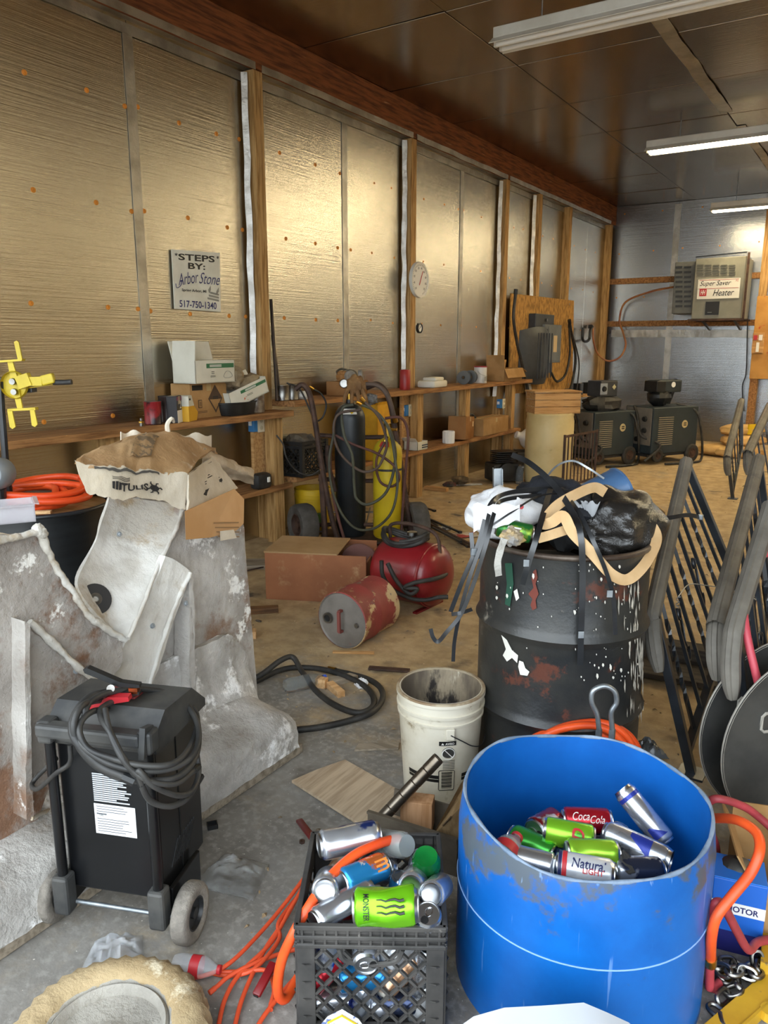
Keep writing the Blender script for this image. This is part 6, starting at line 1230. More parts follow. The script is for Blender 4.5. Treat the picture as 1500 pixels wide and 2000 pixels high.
slab('diagonal_brace', [(325, 1085), (350, 1098), (374, 1118), (352, 1160), (330, 1215), (300, 1310), (268, 1425), (222, 1425), (222, 1300), (248, 1246), (285, 1180)], -1.90, .03, M_CEMW, 3, 4)
slab('upright_flange', [(370, 1116), (378, 1120), (381, 1300), (384, 1500), (374, 1500), (371, 1300)], -1.90, .075, M_CEM, 2, 5)
slab('upright_flange', [(48, 1214), (58, 1218), (60, 1400), (66, 1600), (52, 1602), (50, 1400)], -1.80, .12, M_CEM, 2, 6)
def lip(pts, r, nm='ragged_lip', seed=0):
    P = spline([A(u, v, x=x) for u, v, x in pts], 8); b = MB(); b.tube(P, lambda k: r * (.75 + .6 * abs(noise.noise(Vector((k * 22, seed, 0))))), 8); b.v = [p + Vector((1, 1, 1)) * (.004 * noise.noise(p * 45)) for p in b.v]; return b.build(nm, M_CEMW, mt, True, smooth=60)
lip([(-120, 1068, -1.85), (0, 1054, -1.85), (40, 1047, -1.85), (76, 1042, -1.85), (94, 1078, -1.85), (114, 1115, -1.85), (142, 1155, -1.85), (168, 1195, -1.85), (205, 1226, -1.85), (246, 1250, -1.85)], .012, seed=1)
lip([(58, 1214, -1.845), (110, 1262, -1.845), (160, 1310, -1.845), (204, 1334, -1.845)], .012, seed=2)
lip([(372, 1118, -1.895), (352, 1160, -1.895), (330, 1215, -1.895), (300, 1310, -1.895), (268, 1425, -1.895)], .009, seed=3)
lip([(60, 1600, -1.80), (75, 1592, -1.82), (100, 1580, -1.9)], .007, seed=4)
for k in range(3): p = A(82 - 4 * k, 1042 - 4 * k, x=-1.85); b = MB(); b.ball(p, .016, 12, 8, lambda q: .4 * noise.noise(q * 3 + Vector((k, 0, 0)))); b.build('cement_blob', M_CEMW, mt, True, smooth=50)
Lc = spline([A(u, v, x=x) for u, v, x in ((214, 968, -2.16), (188, 1055, -2.06), (152, 1138, -1.97), (190, 1200, -1.90), (240, 1246, -1.845))], 6); Rc = spline([A(u, v, x=x) for u, v, x in ((357, 986, -2.02), (345, 1032, -1.98), (311, 1100, -1.93), (276, 1190, -1.87), (250, 1246, -1.835))], 6)
def chute(a, q):
    i = a * (len(Lc) - 1); k = min(int(i), len(Lc) - 2); f = i - k; l = Lc[k].lerp(Lc[k + 1], f); r_ = Rc[k].lerp(Rc[k + 1], f); p = l.lerp(r_, q); return p + Vector((-.05 * math.sin(math.pi * q), 0, 0)) + Vector((1, 0, .3)) * (.006 * noise.noise(Vector((a * 9, q * 7, 0))))
b = MB(); b.sheet(chute, 30, 18, .012); b.build('curved_chute', M_CEMW, mt, True, smooth=50)
lip([(357, 986, -2.01), (345, 1032, -1.97), (311, 1100, -1.92), (276, 1190, -1.86), (250, 1246, -1.83)], .008, seed=6)
# skirt and base
prf = [(-1.985, .46), (-1.975, .36), (-1.955, .27), (-1.93, .215), (-1.89, .19), (-1.83, .175), (-1.77, .165), (-1.745, .15), (-1.735, .11), (-1.73, .04)]
def skirt(a, q):
    y = .35 + a * 1.70; i = q * (len(prf) - 1); k = min(int(i), len(prf) - 2); f = i - k; x = prf[k][0] * (1 - f) + prf[k + 1][0] * f; z = prf[k][1] * (1 - f) + prf[k + 1][1] * f; e = max(0, (a - .93) / .07); z2 = z * (1 - .25 * e * e)
    return Vector((x + .010 * noise.noise(Vector((y * 8, q * 6, 1))) + .006 * noise.noise(Vector((y * 26, q * 16, 1))), y, z2 + .012 * noise.noise(Vector((y * 7, q * 7, 5))) * (1 if q < .95 else 0)))
b = MB(); b.sheet(skirt, 70, 27, .03); b.build('curved_skirt', mat('fresh grey cement', 'c6c2bc', .85, c2='9a958e', scale=4, spots=('efedea', 6, .54, .10), spots2=('8a8076', 4, .6, .1), bump=1.0, bscale=24, bdist=.014), mt, True, smooth=60)
b = MB(); b.box((-2.02, 1.2, .02), (.62, 1.76, .036), bev=.004); b.build('base_board', W_OLD, mt, True)
b = MB(); b.box((-2.32, 2.0, .49), (.03, .5, .94), bev=.004); b.build('rear_panel', M_CEM, mt, True)
b = MB(); b.box((-2.02, .98, 1.02), (.30, .26, .02), Matrix.Rotation(R(4), 3, 'X'), bev=.004); b.build('stained_top', mat('brown stained board', '8d7458', .8, c2='b8a88f', scale=4, bump=.4), mt, True)
for u, v, x in ((30, 1305, -1.86), (362, 1178, -1.90), (297, 1222, -1.90), (380, 1585, -1.75), (232, 1043, -2.06), (350, 1040, -2.0), (148, 1310, -1.86), (445, 1045, -1.985)):
    p = A(u, v, x=x); b = MB(); b.lathe([(0, .010), (.005, .010), (.006, .004), (.009, .004), (.009, 0)], 10, p, (1, 0, 0)); b.build('bolt', mat('zinc bolt', '9ea3a6', .5, .3), mt, True, smooth=40)
p = A(187, 1170, x=-1.95); t = thing('grinding_disc', 'black cutting disc lying in the chute of the mould', 'disc', p); ax = (Vector((0, 0, CAM_H)) - p).normalized() + Vector((.3, .3, .3)); b = MB(); b.lathe([(.009, -.002), (.048, -.002), (.049, 0), (.048, .002), (.009, .002)], 32, p, ax, close=True); b.build('disc', mat('black abrasive', '2a2827', .7), t, True, smooth=40); b = MB(); b.lathe([(.009, -.003), (.019, -.003), (.019, .003), (.009, .003)], 20, p, ax, close=True); b.build('centre_ring', M_STEEL, t, True)
# ---- cement bag on the mould
M_SACKW = mat('dirty white sack paper', 'd6cbb8', .85, c2='c0b29b', scale=3.5, bump=.35, bscale=10); M_SACKB = mat('torn brown sack paper', 'b9966a', .85, c2='a27e55', scale=3, spots=('d5c6b0', 5, .6, .15), bump=.6, bscale=9)
st = thing('cement_sack', 'torn paper cement sack slumped on top of the mould', 'sack', A(280, 980, x=-2.0))
def bagrow(pts): return [A(u, v, x=x) for u, v, x in pts]
rows = [spline(bagrow(r_), 6) for r_ in (
    [(172, 964, -1.92), (230, 974, -1.89), (300, 975, -1.89), (362, 996, -1.89)],
    [(147, 903, -1.92), (230, 912, -1.88), (300, 918, -1.88), (366, 926, -1.88)],
    [(160, 888, -1.99), (240, 862, -2.04), (310, 858, -2.04), (390, 893, -2.03)],
    [(205, 872, -2.10), (262, 851, -2.14), (335, 844, -2.13), (420, 876, -2.14)],
    [(225, 880, -2.28), (270, 862, -2.30), (340, 858, -2.30), (425, 885, -2.30)])]
def bagp(a, q):
    i = q * 4; k = min(int(i), 3); f = i - k; j = a * (len(rows[0]) - 1); m_ = min(int(j), len(rows[0]) - 2); g_ = j - m_; pa = rows[k][m_].lerp(rows[k][m_ + 1], g_); pb = rows[k + 1][m_].lerp(rows[k + 1][m_ + 1], g_); p = pa.lerp(pb, f)
    return p + Vector((.5, 0, 1)) * (.010 * noise.noise(Vector((a * 7, q * 5, 2))) + .007 * noise.noise(Vector((a * 19, q * 12, 4))))
b = MB(); b.sheet(lambda a, q: bagp(a, q * .25), 36, 8, .01); b.build('front_side', M_SACKW, st, True, smooth=40)
b = MB(); b.sheet(lambda a, q: bagp(a, .25 + q * .75), 36, 20, .01); b.build('top_side', M_SACKB, st, True, smooth=40)
e0, e1, e2, e3 = A(364, 927, x=-1.885), A(412, 893, x=-2.12), A(462, 955, x=-2.10), A(364, 998, x=-1.895)
b = MB(); b.sheet(lambda a, q: e0.lerp(e1, a).lerp(e3.lerp(e2, a), q) + Vector((.3, .5, .5)) * (.010 * noise.noise(Vector((a * 6, q * 6, 8)))), 14, 12, .008); b.build('end_side', M_SACKW, st, True, smooth=40)
b = MB(); b.sheet(lambda a, q: A(395 + 100 * a, 875 + 45 * a + 45 * q * (1 - .4 * a), x=-2.12 - .1 * a + .03 * math.sin(q * 5)) + Vector((.5, .3, .6)) * (.02 * noise.noise(Vector((a * 6, q * 5, 3)))), 14, 10, .004); b.build('torn_flap', mat('pale torn paper', 'c4b29a', .85, c2='a99479', scale=5, bump=.5), st, True, smooth=40)
for (ua, va, ub, vb, xx) in ((235, 843, 285, 858, -2.2), (350, 848, 412, 872, -2.22)):
    b = MB(); b.sheet(lambda a, q: A(ua + (ub - ua) * a, va + 28 * q + (4 * math.sin(a * 9)), x=xx - .01 * math.sin(a * 7)), 10, 4, .003); b.build('upturned_flap', M_SACKW, st, True, smooth=40)
b = MB(); p = A(328, 845, x=-2.13); b.tube(spline([p, p + Vector((0, 0, .03)), p + Vector((.01, .012, .05)), p + Vector((0, .03, .035))], 4), lambda k: .010 * (1 - .5 * k), 6); b.build('twisted_tuft', M_SACKW, st, True, smooth=40)
def on_front(a, q, o=.006): p = bagp(a, q * .25); return p + Vector((o, -.002, .001))
b = MB(); b.sheet(lambda a, q: on_front(.13 + .58 * a, .86 + .09 * q, .009), 24, 2, .0005); b.build('dark_band', mat('faded black print', '4a4640', .8), st, True, smooth=40)
def front_text(b, s, a0, q0, w, h, flip=1, **k): put_text(b, s, (0, 0, 0), (1, 0, 0), (0, 1, 0), w, h, fn=lambda x, y: on_front(a0 + x, q0 + y, .009), **k)
M_SPR = mat('black sack print', '24211f', .8)
b = MB(); front_text(b, 'TULIS', .475, .36, .25, .24, bold=.03); front_text(b, 'III', .31, .37, .09, .20, bold=.05); b.build('lettering', M_SPR, st, True)
b = MB()
for k in range(3): b.sheet(lambda a, q: on_front(.27 + .16 * a, .55 + .05 * k + .02 * q, .009), 6, 1, .0005)
b.build('small_print', M_SPR, st, True)
b = MB(); cs = (.66, .36)
b.sheet(lambda a, q: on_front(cs[0] + (.045 * math.sqrt(q) * math.cos(a * 6.283)), cs[1] + .11 * math.sqrt(q) * math.sin(a * 6.283), .009), 12, 2, .0005)
for k in range(6): b.tube([on_front(cs[0] + .03 * math.cos(k * 1.05), cs[1] + .08 * math.sin(k * 1.05), .009), on_front(cs[0] + .06 * math.cos(k * 1.05 + .2), cs[1] + .17 * math.sin(k * 1.05 + .2), .009), on_front(cs[0] + .075 * math.cos(k * 1.05), cs[1] + .2 * math.sin(k * 1.05), .009)], .0022, 4)
b.build('insect_emblem', M_SPR, st, True)
def on_end(a, q, o=.006): return e0.lerp(e1, a).lerp(e3.lerp(e2, a), q) + Vector((.012, -.010, .004))
b = MB()
for k in range(7): b.add([on_end(.35, .16 + k * .06), on_end(.95 - .05 * (k % 3), .16 + k * .06), on_end(.95 - .05 * (k % 3), .185 + k * .06), on_end(.35, .185 + k * .06)], [(0, 1, 2, 3)])
b.add([on_end(.25, .02), on_end(.98, .02), on_end(.98, .12), on_end(.25, .12)], [(0, 1, 2, 3)]); b.add([on_end(.28, .68), on_end(.5, .68), on_end(.45, .9), on_end(.28, .9)], [(0, 1, 2, 3)]); b.add([on_end(.72, .6), on_end(.86, .58), on_end(.84, .72), on_end(.72, .75)], [(0, 1, 2, 3)]); b.build('end_print', M_SPR, st, True)
b = MB(); b.sheet(lambda a, q: bagp(.42 + .2 * a + .03 * q, .34 + .20 * q) + Vector((.004, 0, .007)), 8, 4, .0005); b.build('top_emblem', mat('faded brown print', '6e5a42', .85, c2='9a7b55', scale=30, band=(.48, .52)), st, True, smooth=40)
t = thing('cardboard_flap', 'brown cardboard sheet hanging from under the cement sack', 'cardboard', A(415, 1050, x=-1.95))
fq = [A(361, 999, x=-1.875), A(458, 955, x=-1.95), A(477, 975, x=-1.955), A(476, 1022, x=-1.95), A(462, 1036, x=-1.94), A(410, 1050, x=-1.91), A(363, 1054, x=-1.875)]
b = MB(); b.prism(fq, Vector((-.004, .003, 0))); b.build('sheet', mat('tan cardboard sheet', 'c79b6b', .85, c2='b88a58', scale=3), t, True)
b = MB()
for k in range(4): b.bar(fq[0].lerp(fq[3], .45 + .02 * k) + Vector((.004, -.003, -.02 - .015 * k)), fq[0].lerp(fq[3], .9) + Vector((.004, -.003, .0 - .018 * k)), .001, .004)
b.build('faint_print', mat('faint print', '8d6c48', .85), t, True)
b = MB(); b.add([fq[0].lerp(fq[3], .55) + Vector((.005, -.004, -.045)), fq[0].lerp(fq[3], .8) + Vector((.005, -.004, -.03)), fq[0].lerp(fq[3], .85) + Vector((.005, -.004, -.06)), fq[0].lerp(fq[3], .55) + Vector((.005, -.004, -.08))], [(0, 1, 2, 3)]); b.build('white_smudge', M_SACKW, t, True)

# ================================================================ wheeled battery charger
ch = thing('battery_charger', 'black wheeled battery charger with white labels, cables wound round it', 'battery charger', (-1.535, 1.085, 0), R(21)); W2, DD = .135, .24
M_CHB = mat('gloss black sheet steel', '0d0e10', .28, c2='131416', scale=5, spots=('5c5a57', 30, .72, .04)); M_CHD = mat('dusty black plastic', '2c2d2e', .55, c2='494845', scale=6)
b = MB(); b.box((0, DD / 2 + .01, .34), (.27, DD, .44), bev=.006); b.build('case', M_CHB, ch)
b = MB(); b.prism([(-.15, -.005, .55), (-.15, -.005, .59), (-.15, .05, .635), (-.15, .2, .625), (-.15, .275, .56), (-.15, .275, .54), (-.15, .0, .54)], (.30, 0, 0)); b.build('top_housing', M_CHD, ch)
b = MB(); b.box((.0, .12, .634), (.09, .06, .006), Matrix.Rotation(R(-3), 3, 'X'), bev=.002); b.build('red_panel', mat('dusty red plastic', '7a2a2c', .5), ch)
for sx in (-1, 1):
    b = MB(); b.cyl((sx * W2, -.015, .12), (sx * W2, -.015, .60), .013, n=14); b.build('upright_tube', M_CHB, ch, smooth=40)
    b = MB(); b.box((sx * W2, -.015, .12), (.045, .045, .11), bev=.008); b.build('tube_shoe', M_CHD, ch)
    b = MB(); b.box((sx * W2, -.015, .585), (.04, .045, .06), bev=.008); b.build('handle_socket', M_CHD, ch)
    w_ = wheel(ch, (sx * .195, .03, .078), (1, 0, 0), .078, .045, mat('dusty grey tyre', '8d867c', .9, c2='6f6961', scale=20, bump=.5), M_BLACKP)
    b = MB(); b.box((sx * .15, .10, .10), (.012, .16, .10), bev=.003); b.build('leg_bracket', M_CHB, ch)
    for k in range(9): b = MB(); b.bar((sx * .1365, .06 + .012 * k, .18), (sx * .1365, .10 + .012 * k, .24), .003, .004); b.build('vent_slot', M_BLACK, ch)
    b = MB(); b.box((sx * .1362, .12, .34), (.002, .004, .43)); b.build('case_seam', M_BLACK, ch)
b = MB(); b.cyl((-.16, .0, .085), (.16, .0, .085), .006, n=10); b.build('axle', M_GALV, ch, smooth=40)
b = MB(); b.bar((-.15, -.03, .595), (.13, -.03, .595), .04, .035, bev=.008); b.build('handle_bar', M_CHD, ch); b = MB(); b.prism([(.13, -.055, .555), (.13, -.04, .63), (.13, .0, .62), (.13, -.01, .57)], (.015, 0, 0)); b.build('handle_end', M_CHD, ch)
b = MB(); b.box((.015, .0085, .335), (.115, .001, .085), bev=0); b.build('white_label', mat('white label', 'e4e6e8', .45), ch)
b = MB(); random.seed(3)
for k in range(11):
    z = .371 - .007 * k
    if k in (3, 4): b.box((-.022, .0075, z), (.028, .0008, .0035)) if k == 3 else None; continue
    ww = random.uniform(.07, .1); b.box((-.0355 + ww / 2, .0075, z), (ww, .0008, .0016))
b.build('label_print', mat('grey label print', '55585c', .6), ch)
b = MB()
for k in range(14):
    ww = random.uniform(.06, .112); b.box((-.0405 + ww / 2, .0085, .462 - .0058 * k), (ww, .001, .0033))
b.build('white_print_lines', mat('white ink', 'b9bdc2', .5), ch)
# small lettering reads as on the plate
b = MB(); put_text(b, 'UL', (-.022, .0074, .3475), (1, 0, 0), (0, 0, 1), .012, .008, .01); b.build('mark', M_BLACK, ch)
CP = ch.location.copy()
def ccable(label, pts, r=.0075, m=M_RUBBER, name='charger_cable'):
    P = [AV(u, v, CP, o) for u, v, o in pts]; t = thing(name, label, 'cable', min(P, key=lambda p: p.z), 0, 'cables wound round the battery charger'); b = MB(); b.tube(spline(P, 8), r, 8); b.build('cable', m, t, True, smooth=60); b = MB(); d = (P[-1] - P[-2]).normalized(); b.cyl(P[-1], P[-1] + d * .03, r * 1.25, n=8); b.build('cable_end', M_BLACKP, t, True); return t
M_CBL = mat('dusty black cable', '232323', .5, c2='3f3e3c', scale=7)
ccable('outer black charger cable looping lowest across the front', [(215, 1365, .10), (165, 1375, -.05), (145, 1410, -.10), (150, 1450, -.11), (180, 1490, -.12), (230, 1518, -.12), (290, 1525, -.11), (350, 1515, -.06), (385, 1470, .06), (383, 1402, .16), (350, 1366, .2), (280, 1352, .18), (225, 1368, .10)], .008, M_CBL)
ccable('inner black charger cable loop round the lid', [(225, 1385, .08), (180, 1390, -.04), (155, 1420, -.10), (170, 1460, -.12), (215, 1480, -.125), (280, 1495, -.12), (340, 1490, -.08), (375, 1450, .05), (384, 1395, .15), (345, 1362, .18), (270, 1356, .14), (205, 1378, .0), (197, 1400, -.05), (215, 1430, -.1), (240, 1480, -.13), (265, 1515, -.12)], .0075, M_CBL)
ccable('black charger cable hanging down the right side', [(385, 1475, .08), (388, 1510, .06), (375, 1545, .0), (345, 1553, -.06), (300, 1535, -.12), (270, 1505, -.13), (290, 1560, -.10), (330, 1575, -.06), (365, 1560, .0), (384, 1530, .06)], .0075, M_CBL)
ccable('thick dark charger cable bent over the left corner', [(210, 1352, .05), (175, 1362, .0), (148, 1395, -.06), (143, 1430, -.1), (160, 1460, -.115), (195, 1495, -.12), (240, 1515, -.12)], .011, M_CBL)
ccable('thin black cord looped out left of the charger', [(137, 1455, -.06), (136, 1490, -.06), (110, 1510, -.05), (75, 1540, .0), (62, 1535, .03), (70, 1520, .05), (95, 1495, .05)], .006, M_RUBBER)
# clamps
t = thing('battery_clamp', 'black and copper battery clamp lying on the charger lid', 'clamp', AV(225, 1350, CP, .06)); q = lambda u, v, o=.06: AV(u, v, CP, o)
b = MB(); b.prism([q(162, 1308), (q(170, 1305)), q(235, 1333), q(272, 1338), q(272, 1344), q(232, 1342), q(165, 1315)], _nh * .02); b.build('upper_jaw', M_BLACKP, t, True); b = MB(); b.prism([q(180, 1362), q(225, 1352), q(272, 1352), q(272, 1358), q(230, 1360), q(185, 1370)], _nh * .02); b.build('lower_jaw', M_BLACKP, t, True)
b = MB(); b.box(q(262, 1347, .07), (.022, .02, .016), YAW); b.build('copper_teeth', mat('copper', 'b5673d', .35, 1.0), t, True); b = MB(); b.cyl(q(216, 1345, .04), q(216, 1345, .10), .010, n=12); b.build('spring_pivot', M_STEEL, t, True)
t = thing('battery_clamp', 'red battery clamp with a white tag under the black one', 'clamp', AV(215, 1378, CP, .04)); b = MB(); b.prism([q(170, 1385, .03), q(210, 1362, .03), q(250, 1362, .03), q(252, 1370, .03), q(215, 1376, .03), q(180, 1393, .03)], _nh * .025); b.build('jaw', mat('red clamp plastic', 'b0242c', .4), t, True); b = MB(); b.prism([q(195, 1378, .028), q(212, 1368, .028), q(214, 1373, .028), q(198, 1383, .028)], _nh * -.002); b.build('white_tag', M_WHITE, t, True)

t = thing('plastic_tote', 'translucent plastic tote corner on the stained mould top at the left edge', 'tote', A(8, 1016, z=1.035), R(60)); M_TOTE = mat('translucent tote plastic', 'd3d3d6', .35, alpha=.6, c2='c5c0c4', scale=8)
carton(t, .16, .12, .05, M_TOTE, True, [('F', -10, .012), ('R', -10, .012)], th=.003)
ccable('upper black charger cable ring standing above the lid', [(165, 1400, -.06), (175, 1372, -.03), (215, 1352, .04), (280, 1346, .12), (345, 1360, .16), (380, 1400, .12), (388, 1445, .05), (372, 1480, -.02), (330, 1502, -.08), (270, 1505, -.12), (210, 1490, -.125), (165, 1460, -.12), (152, 1430, -.1)], .008, M_CBL)
ccable('slack black charger cable sagging over the white print', [(205, 1385, -.04), (215, 1430, -.10), (235, 1475, -.13), (262, 1508, -.13), (300, 1528, -.12), (345, 1530, -.07), (378, 1505, .02)], .007, M_CBL)
# ================================================================ white bucket, boards, tube
BK = Vector((-1.175, 2.185, 0)); t = thing('plastic_bucket', 'dirty white plastic bucket with warning label in front of the big drum', 'bucket', BK, YAW)
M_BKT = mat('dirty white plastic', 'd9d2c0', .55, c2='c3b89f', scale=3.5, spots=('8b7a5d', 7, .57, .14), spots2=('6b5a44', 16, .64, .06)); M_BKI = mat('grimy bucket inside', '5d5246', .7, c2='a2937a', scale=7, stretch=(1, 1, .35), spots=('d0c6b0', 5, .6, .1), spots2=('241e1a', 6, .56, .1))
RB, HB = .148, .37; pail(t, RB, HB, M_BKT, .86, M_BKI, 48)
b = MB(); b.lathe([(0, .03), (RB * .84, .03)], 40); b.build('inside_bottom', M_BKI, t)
b = MB(); b.lathe([(RB * 1.04, HB * .985), (RB * 1.035, HB * 1.002), (RB * 1.0, HB * 1.006), (RB - .010, HB * .995)], 48); b.build('stained_rim', mat('stained rim', '8a7256', .6, c2='b7a88c', scale=12), t, smooth=50)
def bk(x, z, o=.0012):
    th = x / (RB * .95); rr = RB * (.86 + .115 * min(1, z / (HB * .76))) + o; return Vector((rr * math.sin(th), -rr * math.cos(th), z))
def bk_rect(nm, x0, x1, z0, z1, m, o=.0012): b = MB(); b.sheet(lambda a, q: bk(x0 + (x1 - x0) * a, z0 + (z1 - z0) * q, o), 8, 1, .0004); return b.build(nm, m, t)
def bk_text(s, x, z, w, h, m, bold=.01): b = MB(); put_text(b, s, (0, 0, 0), (1, 0, 0), (0, 1, 0), w, h, bold, 0, lambda X, Y: bk(x + X, z + Y, .0026)); return b.build('lettering', m, t)
X0 = -.012
bk_rect('warning_header', X0 - .002, X0 + .056, .218, .234, M_BLACK); bk_text('AVISO', X0 + .034, .226, .030, .008, M_WHITE, .02)
b = MB(); b.add([bk(X0 + .010, .230, .0026), bk(X0 + .005, .222, .0026), bk(X0 + .015, .222, .0026)], [(0, 1, 2)]); b.build('warning_triangle', M_WHITE, t)
b = MB(); b.sheet(lambda a, q: bk(X0 + .03 + (.022 * math.sqrt(q)) * math.cos(a * 6.283), .192 + .020 * math.sqrt(q) * math.sin(a * 6.283)), 20, 2, .0003); b.build('picture_disc', mat('dark grey print', '3a3835', .6), t)
b = MB(); b.tube([bk(X0 + .03 + .021 * math.cos(a * .3142), .188 + .021 * math.sin(a * .3142), .003) for a in range(20)], .0016, 4, True); b.tube([bk(X0 + .017, .203, .003), bk(X0 + .044, .174, .003)], .0016, 4); b.build('ban_sign', M_WHITE, t)
b = MB()
for k in range(6): b.sheet(lambda a, q: bk(X0 + .012 + .042 * a, .160 - .006 * k + .0022 * q), 4, 1, .0003)
b.build('small_print', mat('dark grey print', '3a3835', .6), t)
b = MB()
for k in range(15): b.sheet(lambda a, q: bk(X0 + .008 + .038 * a, .056 + .0042 * k + (.0028 if k % 3 else .0016) * q), 4, 1, .0003)
b.build('barcode', M_BLACK, t)
b = MB(); b.tube([bk(X0 - .002 + x * .056, .048 + z * .076, .002) for x, z in ((.06, 0), (.94, 0), (1, .05), (1, .95), (.94, 1), (.06, 1), (0, .95), (0, .05))], .0012, 4, True); b.build('barcode_frame', M_BLACK, t)
for xa, xb in ((-.135, -.012), (.072, .15)): bk_rect('black_band', xa, xb, .078, .104, M_BLACK); bk_rect('band_line', xa, xb, .090, .0915, M_BKT, .0026)
b = MB(); b.box(bk(.022, .262, .004), (.03, .012, .04), bev=.004); b.build('handle_lug', M_BKT, t); b = MB(); b.tube(spline([bk(.022, .262, .012), bk(.06, .235, .014), bk(.10, .205, .016), bk(.145, .19, .02), bk(.2, .2, .02)], 6), .002, 6); b.build('wire_handle', M_BLACKM, t)
b = MB(); b.sheet(lambda a, q: bk(-.11 + .05 * a, .205 + .03 * q + .006 * math.sin(a * 9)), 6, 1, .0002); 
# plywood, wood strip, tube, tray, block, board
t = thing('plywood_piece', 'pale plywood offcut lying on the floor left of the bucket', 'plywood', A(700, 1560, z=0)); M_PLY = wood('pale plywood', 'c4b096', 'a8937a', 'Y', spots=('7c684f', 3, .6, .2))
b = MB(); b.prism([A(u, v, z=.008) for u, v in ((570, 1529), (618, 1508), (674, 1488), (690, 1497), (800, 1560), (848, 1583), (770, 1650), (700, 1612))], (0, 0, .010)); b.build('sheet', M_PLY, t, True); b = MB(); b.sheet(lambda a, q: A(640 + 60 * a, 1528 + 25 * q, z=.0195), 4, 4, .0004); 
t = thing('wood_strip', 'thin grey wood strip on the floor behind the plywood', 'wood', A(735, 1462, z=0)); b = MB(); b.prism([A(u, v, z=.002) for u, v in ((692, 1468), (700, 1456), (780, 1452), (778, 1464))], (0, 0, .008)); b.build('strip', W_OLD, t, True)
t = thing('flat_steel_bar', 'flat dark steel bar poking out behind the bucket', 'bar', A(750, 1308, z=0)); b = MB(); b.bar(A(720, 1304, z=.01), A(800, 1310, z=.01), .035, .010, bev=.002); b.build('bar', M_RUST, t, True)
p0, p1 = A(742, 1602, z=.09), A(857, 1480, z=.27); t = thing('steel_tube', 'short ribbed steel tube leaning in front of the bucket', 'tube', p0); d = (p1 - p0); M_TUBE = mat('oily steel tube', '7d7468', .3, .9, c2='5d5245', scale=5)
b = MB(); L_ = d.length; pr = []
for k in range(5): pr += [(.0195, L_ * k / 5), (.0195, L_ * (k + .93) / 5), (.0180, L_ * (k + .96) / 5)]
b.lathe(pr + [(.0195, L_), (.016, L_), (.016, L_ * .9)], 24, p0, d); b.build('tube', M_TUBE, t, True, smooth=35); b = MB(); b.lathe([(0, L_ * .92), (.016, L_ * .92)], 20, p0, d); b.build('bore', M_BLACK, t, True)
t = thing('steel_tray', 'rusty steel trough between bucket and milk crate', 'tray', A(800, 1640, z=0)); M_TRAY = mat('rusty trough', '6b6153', .6, .4, c2='4f463b', scale=5)
q0, q1 = A(718, 1592, z=.11), A(893, 1648, z=.11); e = (q1 - q0); n_ = Vector((-e.y, e.x, 0)).normalized(); Zd = Vector((0, 0, 1))
sec = [(0, .12), (.004, .12), (.010, .01), (.16, .01), (.18, .1), (.185, .1), (.165, .0), (.0, .0)]
b = MB(); b.add([q0 + n_ * x + Zd * (z - .11) for x, z in sec] + [q1 + n_ * x + Zd * (z - .11) for x, z in sec], [(k, (k + 1) % 8, 8 + (k + 1) % 8, 8 + k) for k in range(8)]); b.build('trough', M_TRAY, t, True); b = MB(); b.bar(q0 + Zd * .012, q1 + Zd * .012, .012, .008); b.build('rolled_lip', M_TRAY, t, True)
t = thing('wood_block', 'pale square wood block standing in the steel trough', 'wood', A(812, 1622, z=.04), YAW - R(12)); b = MB(); b.box((.0, .03, .045), (.10, .06, .10), bev=.002); b.build('block', wood('block wood', 'b98f6a', 'a0754f', 'Z'), t)
t = thing('wood_board', 'brown board leaning between the bucket and the blue bin', 'wood', A(900, 1640, z=.02)); qs = [A(840, 1640, z=.06), A(890, 1650, z=.06), A(952, 1520, z=.36), A(945, 1478, z=.38), A(900, 1530, z=.30)]
b = MB(); b.prism(qs, (.01, .018, .004)); b.build('board', wood('brown board', '8a7150', '6d5638', 'Z'), t, True); b = MB(); b.tube([qs[0].lerp(qs[2], f) + Vector((.0, -.004, .002)) for f in (.25, .32, .4)], .0025, 5); b.tube([qs[1].lerp(qs[3], f) + Vector((-.01, -.006, 0)) for f in (.2, .3, .4)], .0025, 5); b.build('carved_marks', mat('dark carved mark', '4a3823', .8), t, True)
# ================================================================ floor between: hose loop, bottle, blocks
hose_d('air_line', 'thick black hose loop on the dusty floor behind the mould', [(470, 1338, .02), (510, 1318, .05), (548, 1290, .09), (572, 1284, .09), (590, 1312, .05), (620, 1352, .02), (660, 1380, .015), (700, 1392, .015), (728, 1380, .02), (726, 1355, .02), (700, 1332, .03), (650, 1312, .03), (600, 1304, .02), (550, 1308, .02), (490, 1336, .015)], .013, M_RUBBER)
hose_d('air_line', 'lower strand of thick black hose running under the mould foot', [(560, 1427, .013), (620, 1421, .013), (680, 1408, .015), (725, 1392, .03), (746, 1368, .03), (744, 1345, .03), (722, 1328, .02), (690, 1318, .015), (655, 1310, .015)], .013, M_RUBBER)
p = A(556, 1340, z=.033); t = thing('water_bottle', 'empty clear water bottle with a blue cap inside the black hose loop', 'bottle', A(590, 1335, z=0)); bottle(t, p - t.location, A(640, 1322, z=.033) - p, .032, .20, M_CLEAR, mat('blue cap', '2f4fb0', .4))
t.children[0].location = (0, 0, 0)
